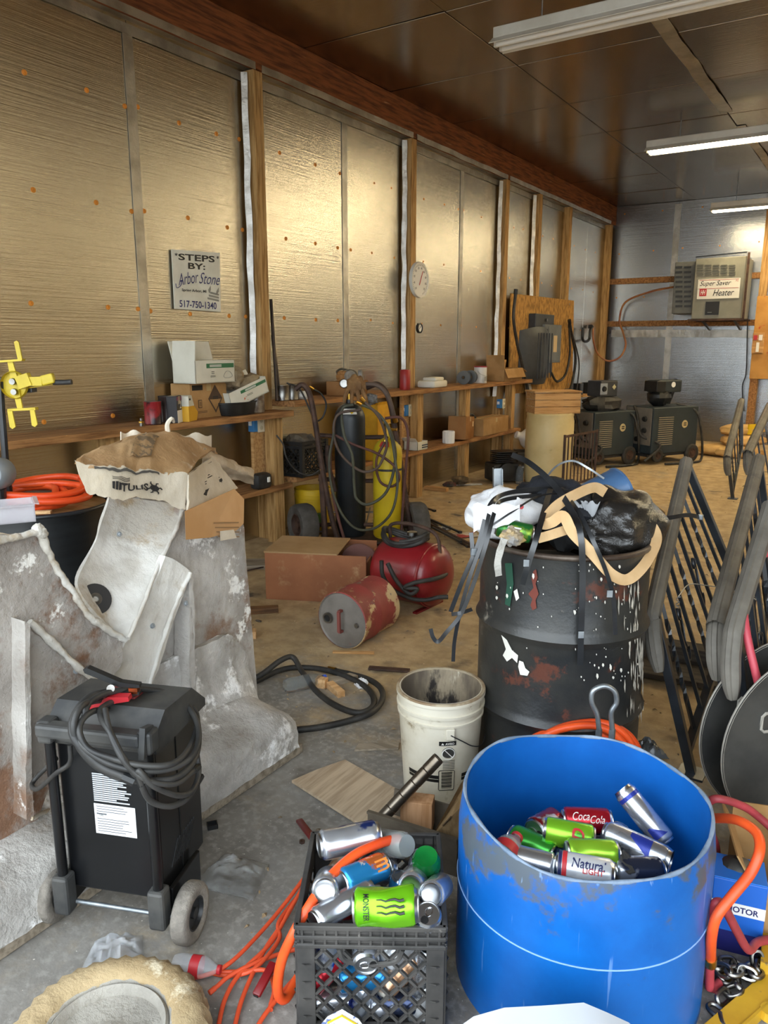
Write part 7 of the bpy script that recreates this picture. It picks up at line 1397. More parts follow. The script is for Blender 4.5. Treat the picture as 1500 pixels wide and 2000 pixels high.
for k, (u, v, w, d, h, rz, lb) in enumerate(((655, 1352, .12, .035, .03, -60, 'fresh pale wood block in front of its twin inside the hose loop'), (628, 1342, .05, .035, .045, -20, 'stubby pale wood block left of the others in the hose loop'), (668, 1332, .14, .05, .025, 30, 'weathered grey wood block behind the pale ones in the hose loop'), (505, 1197, .23, .05, .035, 10, 'scorched brown wood strip on the floor near the brown box'), (465, 1246, .19, .06, .04, 8, 'pale split wood block on the floor beside the mould'), (690, 1276, .21, .022, .01, -4, 'thin wood lath on the floor below the red keg'))):
    t = thing('wood_offcut', lb, 'wood', A(u, v, z=0), YAW + R(rz)); b = MB(); b.box((0, 0, h / 2), (w, d, h), bev=.002); o = b.build('block', (W_BLOCK, W_BLOCK, W_OLD, wood('scorched wood', '7d5a3a', '4a3525', 'X'), W_BLOCK, W_RAW)[k], t)
    b = MB(); b.box((w / 2 + .0005, 0, h / 2), (.001, d * .96, h * .96)); b.build('sawn_end', mat('sawn end grain', 'd2a877', .8, c2='b98c5a', scale=30), t)
wad('paper_wad', 'crumpled white paper wad inside the hose loop', 'paper', A(706, 1335, z=.02), .03, M_WBAG, 61)
t = thing('small_shackle', 'small steel clip on the floor by the scorched strip', 'clip', A(505, 1214, z=0)); b = MB(); b.tube([Vector(t.location) + Vector((.02 * math.cos(k / 10 * 6.28), .009 * math.sin(k / 10 * 6.28), .004)) for k in range(10)], .003, 6, True); b.build('ring', M_STEEL, t, True); b = MB(); b.cyl(t.location + Vector((-.02, 0, .004)), t.location + Vector((.02, 0, .004)), .002, n=6); b.build('pin', M_STEEL, t, True)
t = thing('lumber_plank', 'dusty board lying flat between the mould and the brown box', 'plank', A(470, 1110, z=0), YAW + R(4)); b = MB(); b.box((0, .05, .015), (.6, .18, .03), bev=.003); b.build('board', W_OLD, t); b = MB(); b.bar((-.1, -.2, .005), (.22, .0, .02), .008, .008); b.build('loose_rod', M_RUST, t)
random.seed(21); b = MB()
for k in range(900):
    y = random.uniform(1.2, 5.5) if k < 700 else random.uniform(5.5, 10); x = random.uniform(-3.7, 1.2); s_ = random.uniform(.003, .014) * (1 if y < 4 else 1.8)
    if -2.4 < x < -1.7 and y < 2.15: continue
    a = random.uniform(0, 6.28); c_, s2 = math.cos(a) * s_, math.sin(a) * s_; f = random.uniform(.25, .7)
    b.add([(x - c_, y - s2, .001), (x + s2 * f, y - c_ * f, .001 + s_ * .3), (x + c_, y + s2, .001), (x - s2 * f, y + c_ * f, .001), (x, y, .002 + s_ * .5)], [(0, 1, 4), (1, 2, 4), (2, 3, 4), (3, 0, 4)])
tag(b.build('floor_debris', mat('wood chips and grit', 'b79b72', .85, c2='5e5347', scale=3)), 'wood chips and grit scattered over the shop floor', 'debris', kind='stuff')
# ================================================================ foreground floor
def film(name, label, u, v, w, d, h, seed, rz=0, m=None):
    p = A(u, v, z=.003); t = thing(name, label, 'bag', p, YAW + R(rz)); b = MB()
    b.sheet(lambda a, q: Vector(((a - .5) * w * (1 - .25 * q), (q - .5) * d, .003 + h * (math.sin(math.pi * a) * math.sin(math.pi * q)) ** .5 * (.45 + .9 * abs(noise.noise(Vector((a * 4, q * 4, seed))))))), 22, 18, .0008); b.build('film', m or M_CLEARB, t, smooth=18)
    b = MB(); b.tube([((a / 10 - .5) * w, -d / 2, .004 + .002 * math.sin(a)) for a in range(11)], .0015, 5); b.build('sealed_edge', m or M_CLEARB, t); return t
film('clear_plastic_bag', 'clear plastic bag on the floor right of the battery charger', 458, 1712, .20, .15, .05, 3, -18, mat('smoky clear film', 'a8a7a4', .2, alpha=.36, c2='7d7b78', scale=9, band=(.45, .6), bump=.8, bscale=14))
film('clear_plastic_bag', 'clear plastic bag crumpled behind the lying tyre', 225, 1868, .16, .12, .05, 8, 10)
t = thing('crushed_bottle', 'crushed clear bottle with red label beside the lying tyre', 'bottle', A(375, 1890, z=.0)); p = A(340, 1882, z=.028); bottle(t, p - t.location, A(420, 1893, z=.026) - p, .026, .12, M_CLEARB, M_RED, M_RED)
for k, (u, v, lb) in enumerate(((415, 1616, 'black square cap on the floor by the mould foot'), (383, 1598, 'smaller black cap next to the mould foot bolt'))):
    t = thing('tube_plug', lb, 'plug', A(u, v, z=0), YAW + R(20)); s_ = .02 - .004 * k; b = MB(); b.box((0, 0, .003), (s_ * 1.6, s_ * 1.4, .006)); b.build('base', M_BLACKP, t); b = MB()
    for sx in (-1, 1): b.box((sx * s_ * .75, 0, .009), (.003, s_ * 1.4, .012)); b.box((0, sx * s_ * .65, .009), (s_ * 1.5, .003, .012))
    b.build('rim', M_BLACKP, t)
t = thing('hex_nut', 'tiny dark nut on the floor left of the crate', 'nut', A(590, 1646, z=0)); b = MB(); b.lathe([(.004, 0), (.009, 0), (.009, .008), (.004, .008)], 6, t.location, close=True); b.build('nut', M_RUST, t, True)
M_RPL = mat('dark red plastic', '7c1519', .3, c2='611014', scale=4)
for k, (ua, va, ub, vb, z0, lb) in enumerate(((584, 1602, 622, 1652, .05, 'dark red plastic stick behind the milk crate'), (500, 1945, 535, 1880, .02, 'dark red plastic stick among the orange cords'))):
    p0, p1 = A(ua, va, z=z0), A(ub, vb, z=z0 + .03); t = thing('red_stick', lb, 'stick', p0); b = MB(); b.bar(p0, p1, .022, .012, bev=.004); b.build('body', M_RPL, t, True, smooth=40); b = MB(); d = (p0 - p1).normalized(); b.bar(p0 + d * .002, p0, .012, .006); b.build('hollow_end', M_BLACK, t, True)
# caked tyre
TC = Vector((-1.235, .825, 0)); t = thing('caked_tyre', 'wheel caked in yellowish mud lying flat in the lower left corner', 'wheel', TC); rT = .20
M_MUD = mat('dried yellowish mud', 'b8a27c', .9, c2='9d8763', scale=5, spots=('d6c9ad', 5, .6, .1), spots2=('7a5c34', 7, .64, .08), bump=.8, bscale=30, bdist=.01)
b = MB(); b.lathe([(.118, .055), (.122, .095), (.135, .108), (.165, .110), (.186, .100), (.196, .08), (.200, .055), (.196, .03), (.186, .008), (.165, 0), (.118, 0)], 72, wob=lambda r, z, th, k: (r + (.004 * (1 if int(th * 36 / 3.1416) % 2 else -1) if 3 < k < 9 else 0) + .003 * noise.noise(Vector((math.cos(th) * 5, math.sin(th) * 5, z * 20))), z + .003 * noise.noise(Vector((math.cos(th) * 7, math.sin(th) * 7, r * 30))))); b.build('tyre', M_MUD, t, smooth=50)
b = MB(); b.lathe([(.118, .085), (.122, .096), (.126, .098)], 60); b.lathe([(.119, .092), (.113, .098), (.108, .09), (.105, .075), (.05, .07), (.03, .082), (0, .082)], 60); b.build('hub', mat('caked grey hub', 'a9a49a', .9, c2='8b867d', scale=6, bump=.6, bscale=22), t, smooth=45); b = MB(); b.lathe([(0, .09), (.016, .09), (.017, .08)], 16); b.build('axle_hole', M_RUST, t)
for o_ in t.children:
    for v_ in o_.data.vertices: v_.co.x *= 1.08; v_.co.y *= 1.08
# orange cords
hose_d('orange_hose', 'thick orange hose draped over the milk crate to the floor', [(778, 1637, .31), (740, 1648, .325), (690, 1672, .325), (640, 1718, .31), (605, 1768, .285), (575, 1820, .24), (552, 1870, .17), (543, 1915, .10), (545, 1945, .05), (558, 1950, .03), (576, 1920, .03), (600, 1880, .03)], .0118, M_ORANGE)
M_CORD = mat('orange extension cord', 'd9522c', .5, c2='c24423', scale=6, spots=('a59a8c', 25, .66, .15))
cords = (('topmost thin orange cord running from crate to the tyre', [(612, 1690, .06), (560, 1760, .04), (510, 1820, .03), (450, 1880, .02), (400, 1905, .012), (340, 1912, .010)]),
    ('second thin orange cord fanning out beside the crate', [(608, 1705, .05), (570, 1770, .035), (530, 1840, .025), (470, 1900, .018), (440, 1950, .012), (425, 2010, .010)]),
    ('third thin orange cord bending down towards the picture edge', [(600, 1715, .04), (560, 1790, .03), (520, 1850, .02), (490, 1910, .015), (470, 1960, .012), (455, 2020, .01)]),
    ('thin orange cord looped low beside the crate corner', [(592, 1850, .015), (550, 1862, .015), (500, 1880, .02), (450, 1905, .02), (420, 1930, .015)]),
    ('thin orange cord hooking back behind the thick hose', [(590, 1740, .03), (545, 1800, .03), (545, 1835, .025), (500, 1890, .02), (455, 1905, .012), (415, 1900, .01), (470, 1898, .015), (520, 1896, .02), (535, 1930, .015), (530, 1960, .012)]),
    ('thin orange cord ending at the bottom edge left of the crate', [(585, 1900, .02), (550, 1940, .015), (515, 1985, .012), (495, 2020, .010)]))
for lb, pts in cords: hose_d('extension_cord', lb, pts, .0055, M_CORD, 'cord', 8, M_CORD)
hose_d('extension_cord', 'lone orange cord running out to the lower left corner', [(160, 1912, .008), (125, 1930, .008), (80, 1965, .008), (40, 2005, .008), (10, 2030, .008)], .0055, M_CORD, 'cord', 8, M_CORD)

# ================================================================ milk crate of cans
CR = Vector((-.893, 1.337, 0)); ca_ = R(31.5); M_CRATE = mat('dusty black crate plastic', '2e2d2c', .6, c2='4a4744', scale=7, spots=('8d8880', 15, .66, .15)); CW, CHh = .325, .285
t = thing('milk_crate', 'dusty black milk crate full of empty cans in the foreground', 'crate', CR, ca_)
b = MB()
for k in range(4):
    bb = MB()
    for z in (CHh - .006, CHh - .030, CHh - .052): bb.box((0, -CW / 2, z), (CW + .006, .012, .010 if z < CHh - .01 else .012), bev=.002)
    for i in range(13): bb.box((-CW / 2 + CW * (i + .5) / 13, -CW / 2 + .001, CHh - .03), (.005, .010, .055))
    bb.box((0, -CW / 2 + .004, CHh - .03), (CW, .004, .058))
    bb.xf(Matrix.Rotation(k * math.pi / 2, 4, 'Z')).build('rim_band', M_CRATE, t)
    bb = MB(); bb.box((0, -CW / 2, .015), (CW, .012, .03), bev=.002); bb.xf(Matrix.Rotation(k * math.pi / 2, 4, 'Z')).build('bottom_bar', M_CRATE, t)
    for sx in (-1, 1):
        bb = MB(); bb.box((sx * (CW / 2 - .02), -CW / 2, CHh / 2 - .02), (.04, .010, CHh - .05), bev=.002)
        for i in range(4): bb.prism([(sx * (CW / 2 - .032), -CW / 2 - .005, .05 + i * .045), (sx * (CW / 2 - .010), -CW / 2 - .005, .05 + i * .045), (sx * (CW / 2 - .018), -CW / 2 - .011, .053 + i * .045)], (0, 0, .003))
        bb.xf(Matrix.Rotation(k * math.pi / 2, 4, 'Z')).build('corner_column', M_CRATE, t)
    bb = MB(); lo, hi, zl0, zh0 = -CW / 2 + .04, CW / 2 - .04, .03, CHh - .058; st = .0415
    for i in range(-6, 8):
        for sgn in (1, -1):
            m_ = 1.12 * sgn; x0 = (i + .5) * st; pts = []       # line z = zmid + m (x - x0)
            zm = (zl0 + zh0) / 2; xs = sorted([x0 + (zl0 - zm) / m_, x0 + (zh0 - zm) / m_]); xa, xb = max(xs[0], lo), min(xs[1], hi)
            if xb - xa < .012: continue
            bb.bar((xa, -CW / 2, zm + m_ * (xa - x0)), (xb, -CW / 2, zm + m_ * (xb - x0)), .006, .0085, up=(0, 1, 0))
    bb.xf(Matrix.Rotation(k * math.pi / 2, 4, 'Z')).build('lattice_side', M_CRATE, t)
    bb = MB(); bb.tube(spline([(-.07, -CW / 2 - .003, CHh - .058), (-.055, -CW / 2 - .003, CHh - .088), (0, -CW / 2 - .003, CHh - .097), (.055, -CW / 2 - .003, CHh - .088), (.07, -CW / 2 - .003, CHh - .058)], 5), .006, 6); bb.xf(Matrix.Rotation(k * math.pi / 2, 4, 'Z')).build('hand_hole_lip', M_CRATE, t, smooth=40)
b = MB(); b.box((0, 0, .008), (CW - .01, CW - .01, .010)); b.build('floor_grid', M_CRATE, t)
# label prints for cans
def canprint(name, c, c2=None, sc=20, band=(.48, .56), spots=None, metal=.55): return mat(name, c, .26, metal, c2=c2, scale=sc, band=band, spots=spots)
P_GRN = canprint('acid green can print', '7fd321', '6cc018', 6); P_SIL = canprint('silver can print', 'c9ccd2', 'aab0ba', 10, metal=.85); P_BLU = canprint('blue can print', '2a3a8c', 'b9c0cc', 9, (.42, .5), metal=.7); P_CYAN = canprint('cyan can print', '2f8fd0', 'd9743a', 11, (.58, .62), ('e8e6e0', 16, .64, .03)); P_RED = canprint('red can print', 'b01e2c', '9b1824', 5); P_DEW = canprint('lime can print', '86c92e', '3f8f2c', 12, (.5, .56), ('d8e6b8', 9, .66, .03)); P_WHT = canprint('white can print', 'd5d7da', 'c3c7cd', 8, metal=.4); P_MIX = canprint('navy silver can print', '39435f', 'b9bec8', 8, (.45, .5), metal=.7)
FACE = lambda c: Vector((0, 0, CAM_H)) - c
def can_at(label, ua, va, za, ub, vb, zb, r, L_, m, dent=0, seed=0, group=None, name='drink_can', tab=True):
    """a can whose base lies near the first pixel and whose lid points to the second"""
    p0, p1 = A(ua, va, z=za), A(ub, vb, z=zb); t = thing(name, label, 'can', p0, 0, group); d = (p1 - p0).normalized(); can_mesh(t, p0, d, r, L_, m, dent, seed, tab=tab); return t, p0, d
G1 = 'empty cans in the milk crate'; G2 = 'empty cans in the blue bin'
t, c, d = can_at('silver and blue crushed energy can at the back of the crate', 622, 1652, .32, 762, 1625, .32, .036, .155, canprint('silver blue energy print', 'c5c9d0', '3a4f9a', 7, (.52, .58), metal=.8), .10, 4, G1); can_text(t, c, d, .032, '=', .06, .085, .018, FACE(c), mat('blue print', '27408b', .5), True)
t, c, d = can_at('blue can with orange letter under the thick hose', 668, 1725, .30, 790, 1672, .30, .032, .122, P_CYAN, .05, 9, G1); can_text(t, c, d, .032, 'm', .098, .026, .034, FACE(c) + Vector((.2, .2, .3)), mat('orange print', 'e08a3a', .5), False, .02)
t, c, d = can_at('long silver energy can lying diagonally across the crate front', 612, 1800, .275, 770, 1705, .285, .028, .16, canprint('silver red energy print', 'c3c6cd', '8f3a44', 5, (.62, .66), metal=.85), .03, 2, G1)
t, c, d = can_at('crushed bright green can with claw marks on the crate front', 690, 1772, .31, 812, 1768, .32, .040, .145, P_GRN, .16, 6, G1)
can_text(t, c, d, .0425, 'MONSTER', .032, .055, .013, FACE(c) + Vector((0, 0, -.1)), M_BLACK, False, .015)
f = FACE(c); f = (f - d * f.dot(d)).normalized(); g = d.cross(f); b = MB()
for k in range(3):
    P = [c + d * (.115 - .010 * j) + (f * math.cos(-.25 + .28 * k + .05 * math.sin(j * 2)) + g * math.sin(-.25 + .28 * k + .05 * math.sin(j * 2))) * .0455 for j in range(7)]; b.tube(P, lambda q: .0035 * (1 - .7 * q), 5)
b.build('claw_marks', M_BLACK, t, True)
for k, (u, v, r_, lb) in enumerate(((634, 1740, .031, 'silver can bottom peeping out at the left of the crate'), (802, 1733, .031, 'silver can bottom right of the green can, upper one'), (842, 1748, .030, 'silver can bottom at the right crate wall'))):
    p = A(u, v, z=.315); fd = (p - Vector((0, 0, CAM_H))).normalized() + Vector((.1 * (k - 1), .3, .1)); t = thing('drink_can', lb, 'can', p, 0, G1); can_mesh(t, p, fd, r_, .122, P_SIL, 0, k)
t, c, d = can_at('blue silver can standing in the right front crate corner', 832, 1830, .20, 836, 1785, .30, .031, .115, P_MIX, 0, 1, G1)
t = thing('soda_bottle', 'green plastic soda bottle base up at the right back of the crate', 'bottle', A(832, 1690, z=.25)); bottle(t, A(832, 1672, z=.335) - t.location, Vector((-.15, .35, -.9)), .034, .22, mat('green bottle plastic', '0f6b2c', .12, c2='0a4f20', scale=4, spec=.8), M_WHITE)
t = thing('soda_bottle', 'clear soda bottle lying left of the green bottle in the crate', 'bottle', A(790, 1660, z=.29)); bottle(t, A(795, 1652, z=.315) - t.location, Vector((-.7, .2, -.3)), .032, .2, mat('clear greyish plastic', 'aab0ae', .12, alpha=.5), M_RED)
random.seed(31); lower = []
kinds = (P_SIL, P_BLU, P_MIX, P_WHT, P_RED, P_CYAN, canprint('tan can print', 'b98d6a', 'c9c4ba', 9)); nm7 = ('silver', 'blue', 'navy', 'white', 'red', 'cyan', 'tan'); k = 0
for (x, y, z, rx) in ((-.10, -.12, .045, 0), (-.03, -.125, .045, 1), (.05, -.12, .045, 0), (.12, -.12, .05, 1), (-.11, -.115, .12, 2), (-.02, -.12, .115, 0), (.06, -.115, .12, 2), (.12, -.11, .125, 1), (-.10, -.11, .19, 1), (-.015, -.115, .195, 3), (.07, -.11, .195, 2), (-.05, .0, .20, 0), (.06, .03, .20, 1), (-.10, .08, .22, 2), (.0, .11, .21, 0), (.11, .1, .21, 1)):
    Mx = Matrix.Translation(CR) @ Matrix.Rotation(ca_, 4, 'Z'); c = Mx @ Vector((x, y, z)); dl = ((1, .1, .05), (.2, .1, 1), (.7, .3, .6), (.1, -1, -.1))[rx]; d = (Mx.to_3x3() @ Vector(dl)).normalized(); m_ = kinds[k % 7]
    t = thing('drink_can', '%s can seen through the crate lattice, %s' % (nm7[k % 7], ('lowest row left', 'lowest row beside the left one', 'lowest row middle', 'lowest row right', 'second row left', 'second row middle', 'second row right of middle', 'second row far right', 'third row left', 'under the hand hole', 'third row right', 'deep in the middle', 'deep on the right', 'deep at the left back', 'deep at the back', 'deep in the back corner')[k]), 'can', c - d * .055, 0, G1); can_mesh(t, c - d * .058, d, .030, .116, m_, .03, k, tab=rx == 3); k += 1

# ================================================================ blue bin
BN = Vector((-.49, 1.64, 0)); BR = .286
def bin_material():
    m, N, L, bs = _nodes('scuffed blue plastic'); tc = N.new('ShaderNodeTexCoord')
    def noi(sc, det=7, r=.65, st=(1, 1, 1)):
        mp = N.new('ShaderNodeMapping'); mp.inputs['Scale'].default_value = st; L.new(tc.outputs['Object'], mp.inputs['Vector']); n = N.new('ShaderNodeTexNoise'); n.inputs['Scale'].default_value = sc; n.inputs['Detail'].default_value = det; n.inputs['Roughness'].default_value = r; L.new(mp.outputs['Vector'], n.inputs['Vector']); return n.outputs['Fac']
    def rng(s, a, z, c0=0, c1=1):
        r_ = N.new('ShaderNodeMapRange'); r_.interpolation_type = 'SMOOTHSTEP'
        for k, q in (('From Min', a), ('From Max', z), ('To Min', c0), ('To Max', c1)): r_.inputs[k].default_value = q
        L.new(s, r_.inputs['Value']); return r_.outputs['Result']
    def mix(f, a, z):
        x = N.new('ShaderNodeMix'); x.data_type = 'RGBA'; L.new(f, x.inputs[0])
        for i, q in ((6, a), (7, z)):
            if isinstance(q, tuple): x.inputs[i].default_value = (*q, 1)
            else: L.new(q, x.inputs[i])
        return x.outputs[2]
    col = mix(rng(noi(3), .35, .65), hexc('0654a0'), hexc('0c63b4'))
    sx = N.new('ShaderNodeSeparateXYZ'); L.new(tc.outputs['Object'], sx.inputs[0]); ad = N.new('ShaderNodeMath'); ad.operation = 'ADD'; L.new(noi(9), ad.inputs[0]); L.new(rng(sx.outputs['Z'], .25, .43, -.12, .075), ad.inputs[1])
    col = mix(rng(ad.outputs[0], .55, .66), col, hexc('4d5660')); col = mix(rng(noi(5, 3, .5, (14, 14, 1)), .66, .72, 0, .35), col, hexc('8fb4e0'))
    L.new(col, bs.inputs['Base Color']); bs.inputs['Roughness'].default_value = .38; bs.inputs['Specular IOR Level'].default_value = .5; return m
M_BIN = bin_material(); M_BINI = mat('blue plastic inside', '06529e', .42, c2='0b5dae', scale=4, spots=('3d5f86', 8, .64, .1))
t = thing('blue_barrel_bin', 'cut-down bright blue plastic barrel holding empty cans', 'bin', BN)
def rimz(th): return .470 - .020 * math.cos(th + .995) + .006 * math.sin(th * 2 + 1.0) + .005 * math.sin(th * 5)
zs = [0, .02, .1, .2, .245, .255, .265, .34, .40, 1.0]
b = MB(); b.lathe([(BR * 1.03, z) for z in zs], 72, wob=lambda r, z, th, k: ((BR * (1.02 + .015 * math.cos(2 * th - .8)) if z < .9 else BR * (.985 + .02 * math.cos(2 * th - .8))), (z if z < .9 else rimz(th)))); b.build('outer_wall', M_BIN, t, smooth=50)
b = MB(); b.lathe([(BR, .03), (BR, .2), (BR, 1.0)], 72, wob=lambda r, z, th, k: ((BR * (1.02 + .015 * math.cos(2 * th - .8)) - .008 if z < .9 else BR * (.985 + .02 * math.cos(2 * th - .8)) - .008), (z if z < .9 else rimz(th)))); b.lathe([(BR * 1.0, .03), (0, .03)], 72); b.build('inner_wall', M_BINI, t, smooth=50)
b = MB(); b.tube([Vector(((BR * (.985 + .02 * math.cos(2 * th - .8)) - .004) * math.cos(th), (BR * (.985 + .02 * math.cos(2 * th - .8)) - .004) * math.sin(th), rimz(th))) for th in [k / 96 * 6.2832 for k in range(96)]], lambda q: .0045 + .001 * math.sin(q * 90), 6, True); b.build('cut_rim', mat('scuffed grey blue rim', '7f8fa3', .6, c2='5f7288', scale=20), t, smooth=60)
b = MB(); b.tube([Vector(((BR * (1.02 + .015 * math.cos(2 * th - .8)) + .0008) * math.cos(th), (BR * (1.02 + .015 * math.cos(2 * th - .8)) + .0008) * math.sin(th), .256 + .004 * math.sin(th))) for th in [k / 96 * 6.2832 for k in range(96)]], .0016, 5, True); b.build('mould_seam', mat('pale seam', '8db2e0', .4), t)
# cans in the bin
t, c, d = can_at('red cola can with white script at the back of the bin', 1098, 1602, .345, 1195, 1605, .345, .033, .122, P_RED, 0, 0, G2); can_text(t, c, d, .033, 'Coca', .042, .042, .020, FACE(c).normalized() + Vector((0, 0, .55)), M_WHITE, True, .0, .4); can_text(t, c, d, .033, 'Cola', .082, .036, .018, FACE(c).normalized() + Vector((0, 0, .15)), M_WHITE, True, .0, .4)
t, c, d = can_at('tall silver energy can leaning on the back wall of the bin', 1302, 1648, .32, 1228, 1556, .40, .029, .158, P_SIL, 0, 3, G2, tab=False)
b = MB(); f = FACE(c); f = (f - d * f.dot(d)).normalized(); g = d.cross(f); M_NVY = mat('royal blue print', '26368f', .35, .3)
b.sheet(lambda a, q: c + d * (.128 + .010 * q) + (f * math.cos(-1.2 + 2.4 * a) + g * math.sin(-1.2 + 2.4 * a)) * .0294, 10, 1, .0003); b.sheet(lambda a, q: c + d * (.02 + .03 * q) + (f * math.cos(-.6 + 1.4 * a * (1 - q * .8)) + g * math.sin(-.6 + 1.4 * a * (1 - q * .8))) * .0294, 10, 3, .0003); b.build('blue_print', M_NVY, t, True)
t, c, d = can_at('tall silver and navy energy can lying at the right of the bin', 1178, 1625, .375, 1315, 1685, .36, .031, .160, P_SIL, .02, 5, G2)
b = MB(); f = FACE(c); f = (f - d * f.dot(d)).normalized(); g = d.cross(f); b.sheet(lambda a, q: c + d * (.065 + .05 * q) + (f * math.cos(-1.0 + 1.5 * a * (.3 + .7 * q)) + g * math.sin(-1.0 + 1.5 * a * (.3 + .7 * q))) * .0318, 12, 4, .0003); b.build('blue_print', M_NVY, t, True)
t, c, d = can_at('lime green can with red mark in the middle of the bin', 1162, 1640, .37, 1066, 1622, .375, .033, .122, P_DEW, 0, 2, G2); can_text(t, c, d, .033, 'D', .04, .03, .03, FACE(c) + Vector((0, 0, .3)), M_RED, False, .03, .3)
t, c, d = can_at('green can half buried at the left of the bin', 1085, 1672, .335, 1012, 1640, .335, .033, .12, canprint('green leaf can print', '3fa03a', 'c8dcb8', 14, (.55, .6)), .06, 7, G2)
t, c, d = can_at('crushed lime green can in front of the tall energy can', 1105, 1664, .385, 1215, 1668, .38, .031, .12, canprint('yellow green can print', '93c934', '6aa32c', 9), .14, 12, G2)
t, c, d = can_at('white and red beer can at the front of the bin', 1085, 1690, .40, 1208, 1712, .40, .033, .125, P_WHT, 0, 8, G2)
can_text(t, c, d, .033, 'Natural', .070, .072, .021, FACE(c).normalized() + Vector((0, 0, .75)), mat('navy can print', '1d2550', .4), True, .015, .15); can_text(t, c, d, .033, 'LIGHT', .080, .044, .012, FACE(c).normalized() + Vector((0, 0, -.02)), M_RED, True, .02); b = MB(); b.lathe([(.0336, .014), (.0336, .024)], 28, c, d); b.build('red_band', M_RED, t, True, smooth=45); b = MB(); b.lathe([(.0336, .006), (.0336, .013)], 28, c, d); b.build('navy_band', mat('navy can print', '1d2550', .4), t, True, smooth=45)
t, c, d = can_at('plain silver can between the green can and the bin front', 1085, 1695, .375, 1016, 1678, .375, .030, .10, P_SIL, .02, 14, G2)
t, c, d = can_at('crushed red and silver can left of the cola can', 1085, 1600, .335, 1050, 1620, .345, .032, .10, canprint('red silver can print', '9b2a30', 'c5c8ce', 8, (.5, .55), metal=.7), .14, 17, G2)
t, c, d = can_at('navy can deep at the right of the bin', 1195, 1700, .355, 1275, 1700, .35, .031, .118, P_MIX, .05, 19, G2)
t = thing('soda_bottle', 'clear bottle with red label and cap at the left of the bin', 'bottle', A(960, 1690, z=.33)); p = A(962, 1700, z=.385); bottle(t, p - t.location, A(1012, 1632, z=.39) - p, .033, .135, mat('clear greyish plastic', 'aab0ae', .12, alpha=.5), M_RED, M_RED)
random.seed(77)
for k in range(13):
    a = k / 13 * 6.28 * 2.3; rr = .08 + .12 * ((k * 7) % 5) / 5; c = BN + Vector((rr * math.cos(a), rr * math.sin(a), .24 + .05 * ((k * 3) % 4) / 3)); d = Vector((math.cos(a * 1.7), math.sin(a * 1.7), .2 * math.sin(k))).normalized()
    t = thing('drink_can', '%s can in the lower layer of the blue bin, %s' % (nm7[k % 7], ('near its right wall', 'towards its back right', 'towards its back', 'towards its back left', 'near its left wall', 'towards its front left', 'towards its front', 'towards its front right')[int(((a - YAW) % 6.283) / .7854) % 8] + ('' if k < 7 else ', upper one')), 'can', c - d * .05, 0, 'cans in the lower layer of the blue bin'); can_mesh(t, c - d * .058, d, .031, .116, kinds[k % 7], .04, k, tab=False)
wad('dark_glove', 'dark grey glove lying under the beer can in the bin', 'glove', A(1205, 1690, z=.36), .04, mat('dark grey fabric', '3a3835', .9, bump=.4), 71)
# orange coil and bag behind the bin
CB = A(1130, 1445, z=.30) + _nh * .06; t = thing('orange_hose', 'coil of orange hose heaped behind the blue bin', 'hose', (CB.x, CB.y, .22))
for k in range(5):
    o_ = -.03 + .022 * k; dv = (6, 0, 10, 3, 14)[k]; du = (0, 12, -18, 22, -6)[k]
    P = [AV(u + du, v + dv, CB, o_) for u, v in ((1020, 1490), (1036, 1450), (1075, 1425), (1120, 1413), (1165, 1412), (1200, 1428), (1222, 1455), (1232, 1495))]; b = MB(); b.tube(spline(P, 6), .0125, 9); b.build('loop', M_ORANGE, t, True, smooth=60)
b = MB(); b.cyl(P[-1], P[-1] + (P[-1] - P[-2]).normalized() * .03, .014, n=10); b.build('end_fitting', M_BRASS, t, True)
t = thing('tool_box', 'dark metal box behind the blue bin under the hose coil', 'box', (CB.x, CB.y, 0), YAW); b = MB(); b.box((0, 0, .10), (.42, .18, .20), bev=.01); b.build('body', M_BLACKM, t); b = MB(); b.box((0, 0, .207), (.43, .19, .014), bev=.004); b.build('lid', M_BLACKM, t)
film('black_film', 'crumpled grey film edge between bin and railing', 1262, 1470, .14, .10, .06, 15, 0, mat('grey film', '4a4d50', .25, c2='6c7074', scale=7))
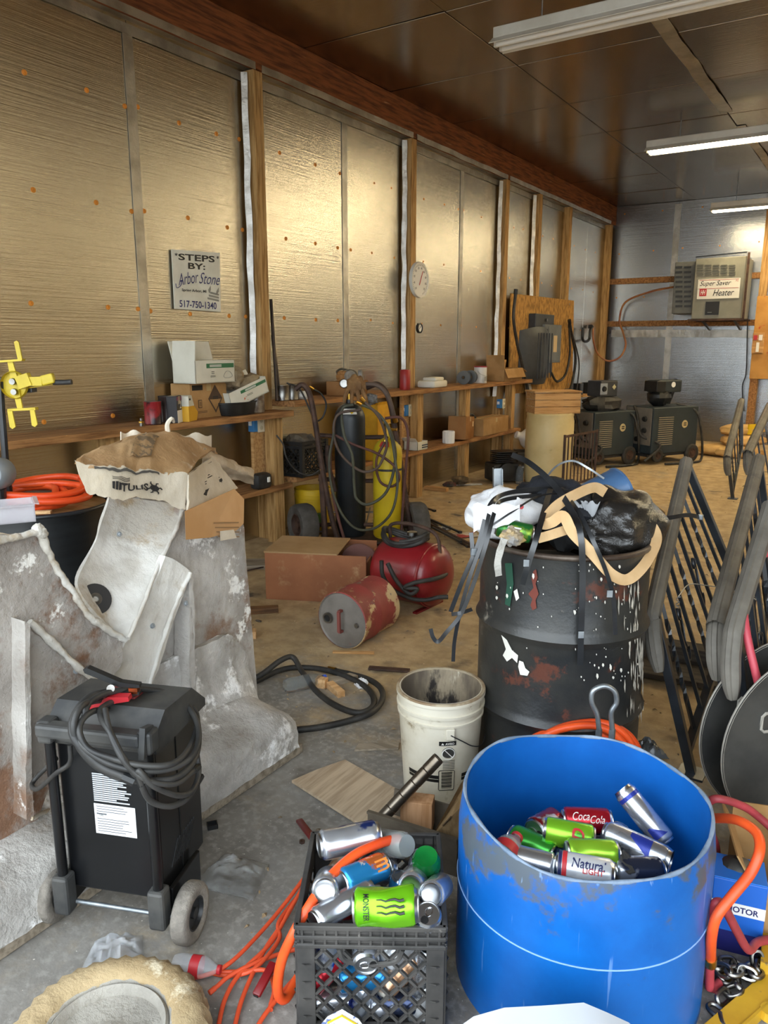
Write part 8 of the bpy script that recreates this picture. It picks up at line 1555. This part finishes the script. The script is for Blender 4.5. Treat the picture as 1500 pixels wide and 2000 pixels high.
# things at the very bottom edge
fw = 1.235; q = lambda u, v, f_=fw: (lambda r_: Vector((0, 0, CAM_H)) + r_ * (f_ / _nh.dot(r_)))(ray(u, v))
t = thing('paper_sack_white', 'white paper bag standing in front of the blue bin at the bottom edge', 'paper bag', Vector((q(1060, 1990).x, q(1060, 1990).y, 0))); top = [q(890, 2010), q(925, 1985), q(985, 1968), q(1060, 1964), q(1140, 1958), q(1185, 1977), q(1228, 1997), q(1250, 2015)]
b = MB(); n_ = len(top); fr = [p.copy() for p in top]; bk_ = [p - _nh * .055 + Vector((0, 0, -.03)) for p in top]; low = [Vector((p.x, p.y, 0)) - _nh * .01 for p in top]; low2 = [Vector((p.x, p.y, 0)) - _nh * .075 for p in top]
b.add(low + fr, [(i, i + 1, n_ + i + 1, n_ + i) for i in range(n_ - 1)]); b.build('back_side', mat('white sack paper', 'aeb2b8', .6), t, True, smooth=30); b = MB(); b.add(low2 + bk_, [(i, i + 1, n_ + i + 1, n_ + i) for i in range(n_ - 1)]); b.add(fr + bk_, [(i, i + 1, n_ + i + 1, n_ + i) for i in range(n_ - 1)]); b.build('front_side', mat('white sack paper', 'aeb2b8', .6), t, True, smooth=30); b = MB(); b.add([low[0], fr[0], bk_[0], low2[0]], [(0, 1, 2, 3)]); b.add([low[-1], fr[-1], bk_[-1], low2[-1]], [(0, 1, 2, 3)]); b.build('gusset', mat('white sack paper', 'aeb2b8', .6), t, True)
fw2 = 1.32; qq = lambda u, v: q(u, v, fw2); t = thing('folded_flyer', 'folded printed flyer standing before the milk crate at the bottom edge', 'paper', Vector((qq(665, 1990).x, qq(665, 1990).y, 0))); top = [qq(610, 2020), qq(640, 1985), qq(668, 1971), qq(700, 1990), qq(722, 2020)]
b = MB(); n_ = 5; low = [Vector((p.x, p.y, 0)) - _nh * .02 * (i % 2) for i, p in enumerate(top)]; b.add(low + top, [(i, i + 1, n_ + i + 1, n_ + i) for i in range(n_ - 1)]); b.build('sheet', mat('flyer print', 'd5d6d8', .5, c2='5c6c96', scale=40, band=(.52, .56), spots=('c9a52c', 14, .66, .02)), t, True)
b = MB(); b.tube([p + Vector((0, 0, -.012)) - _nh * .004 for p in top[1:4]], .002, 4); b.build('yellow_stripe', mat('yellow print', 'd7b417', .6), t, True)
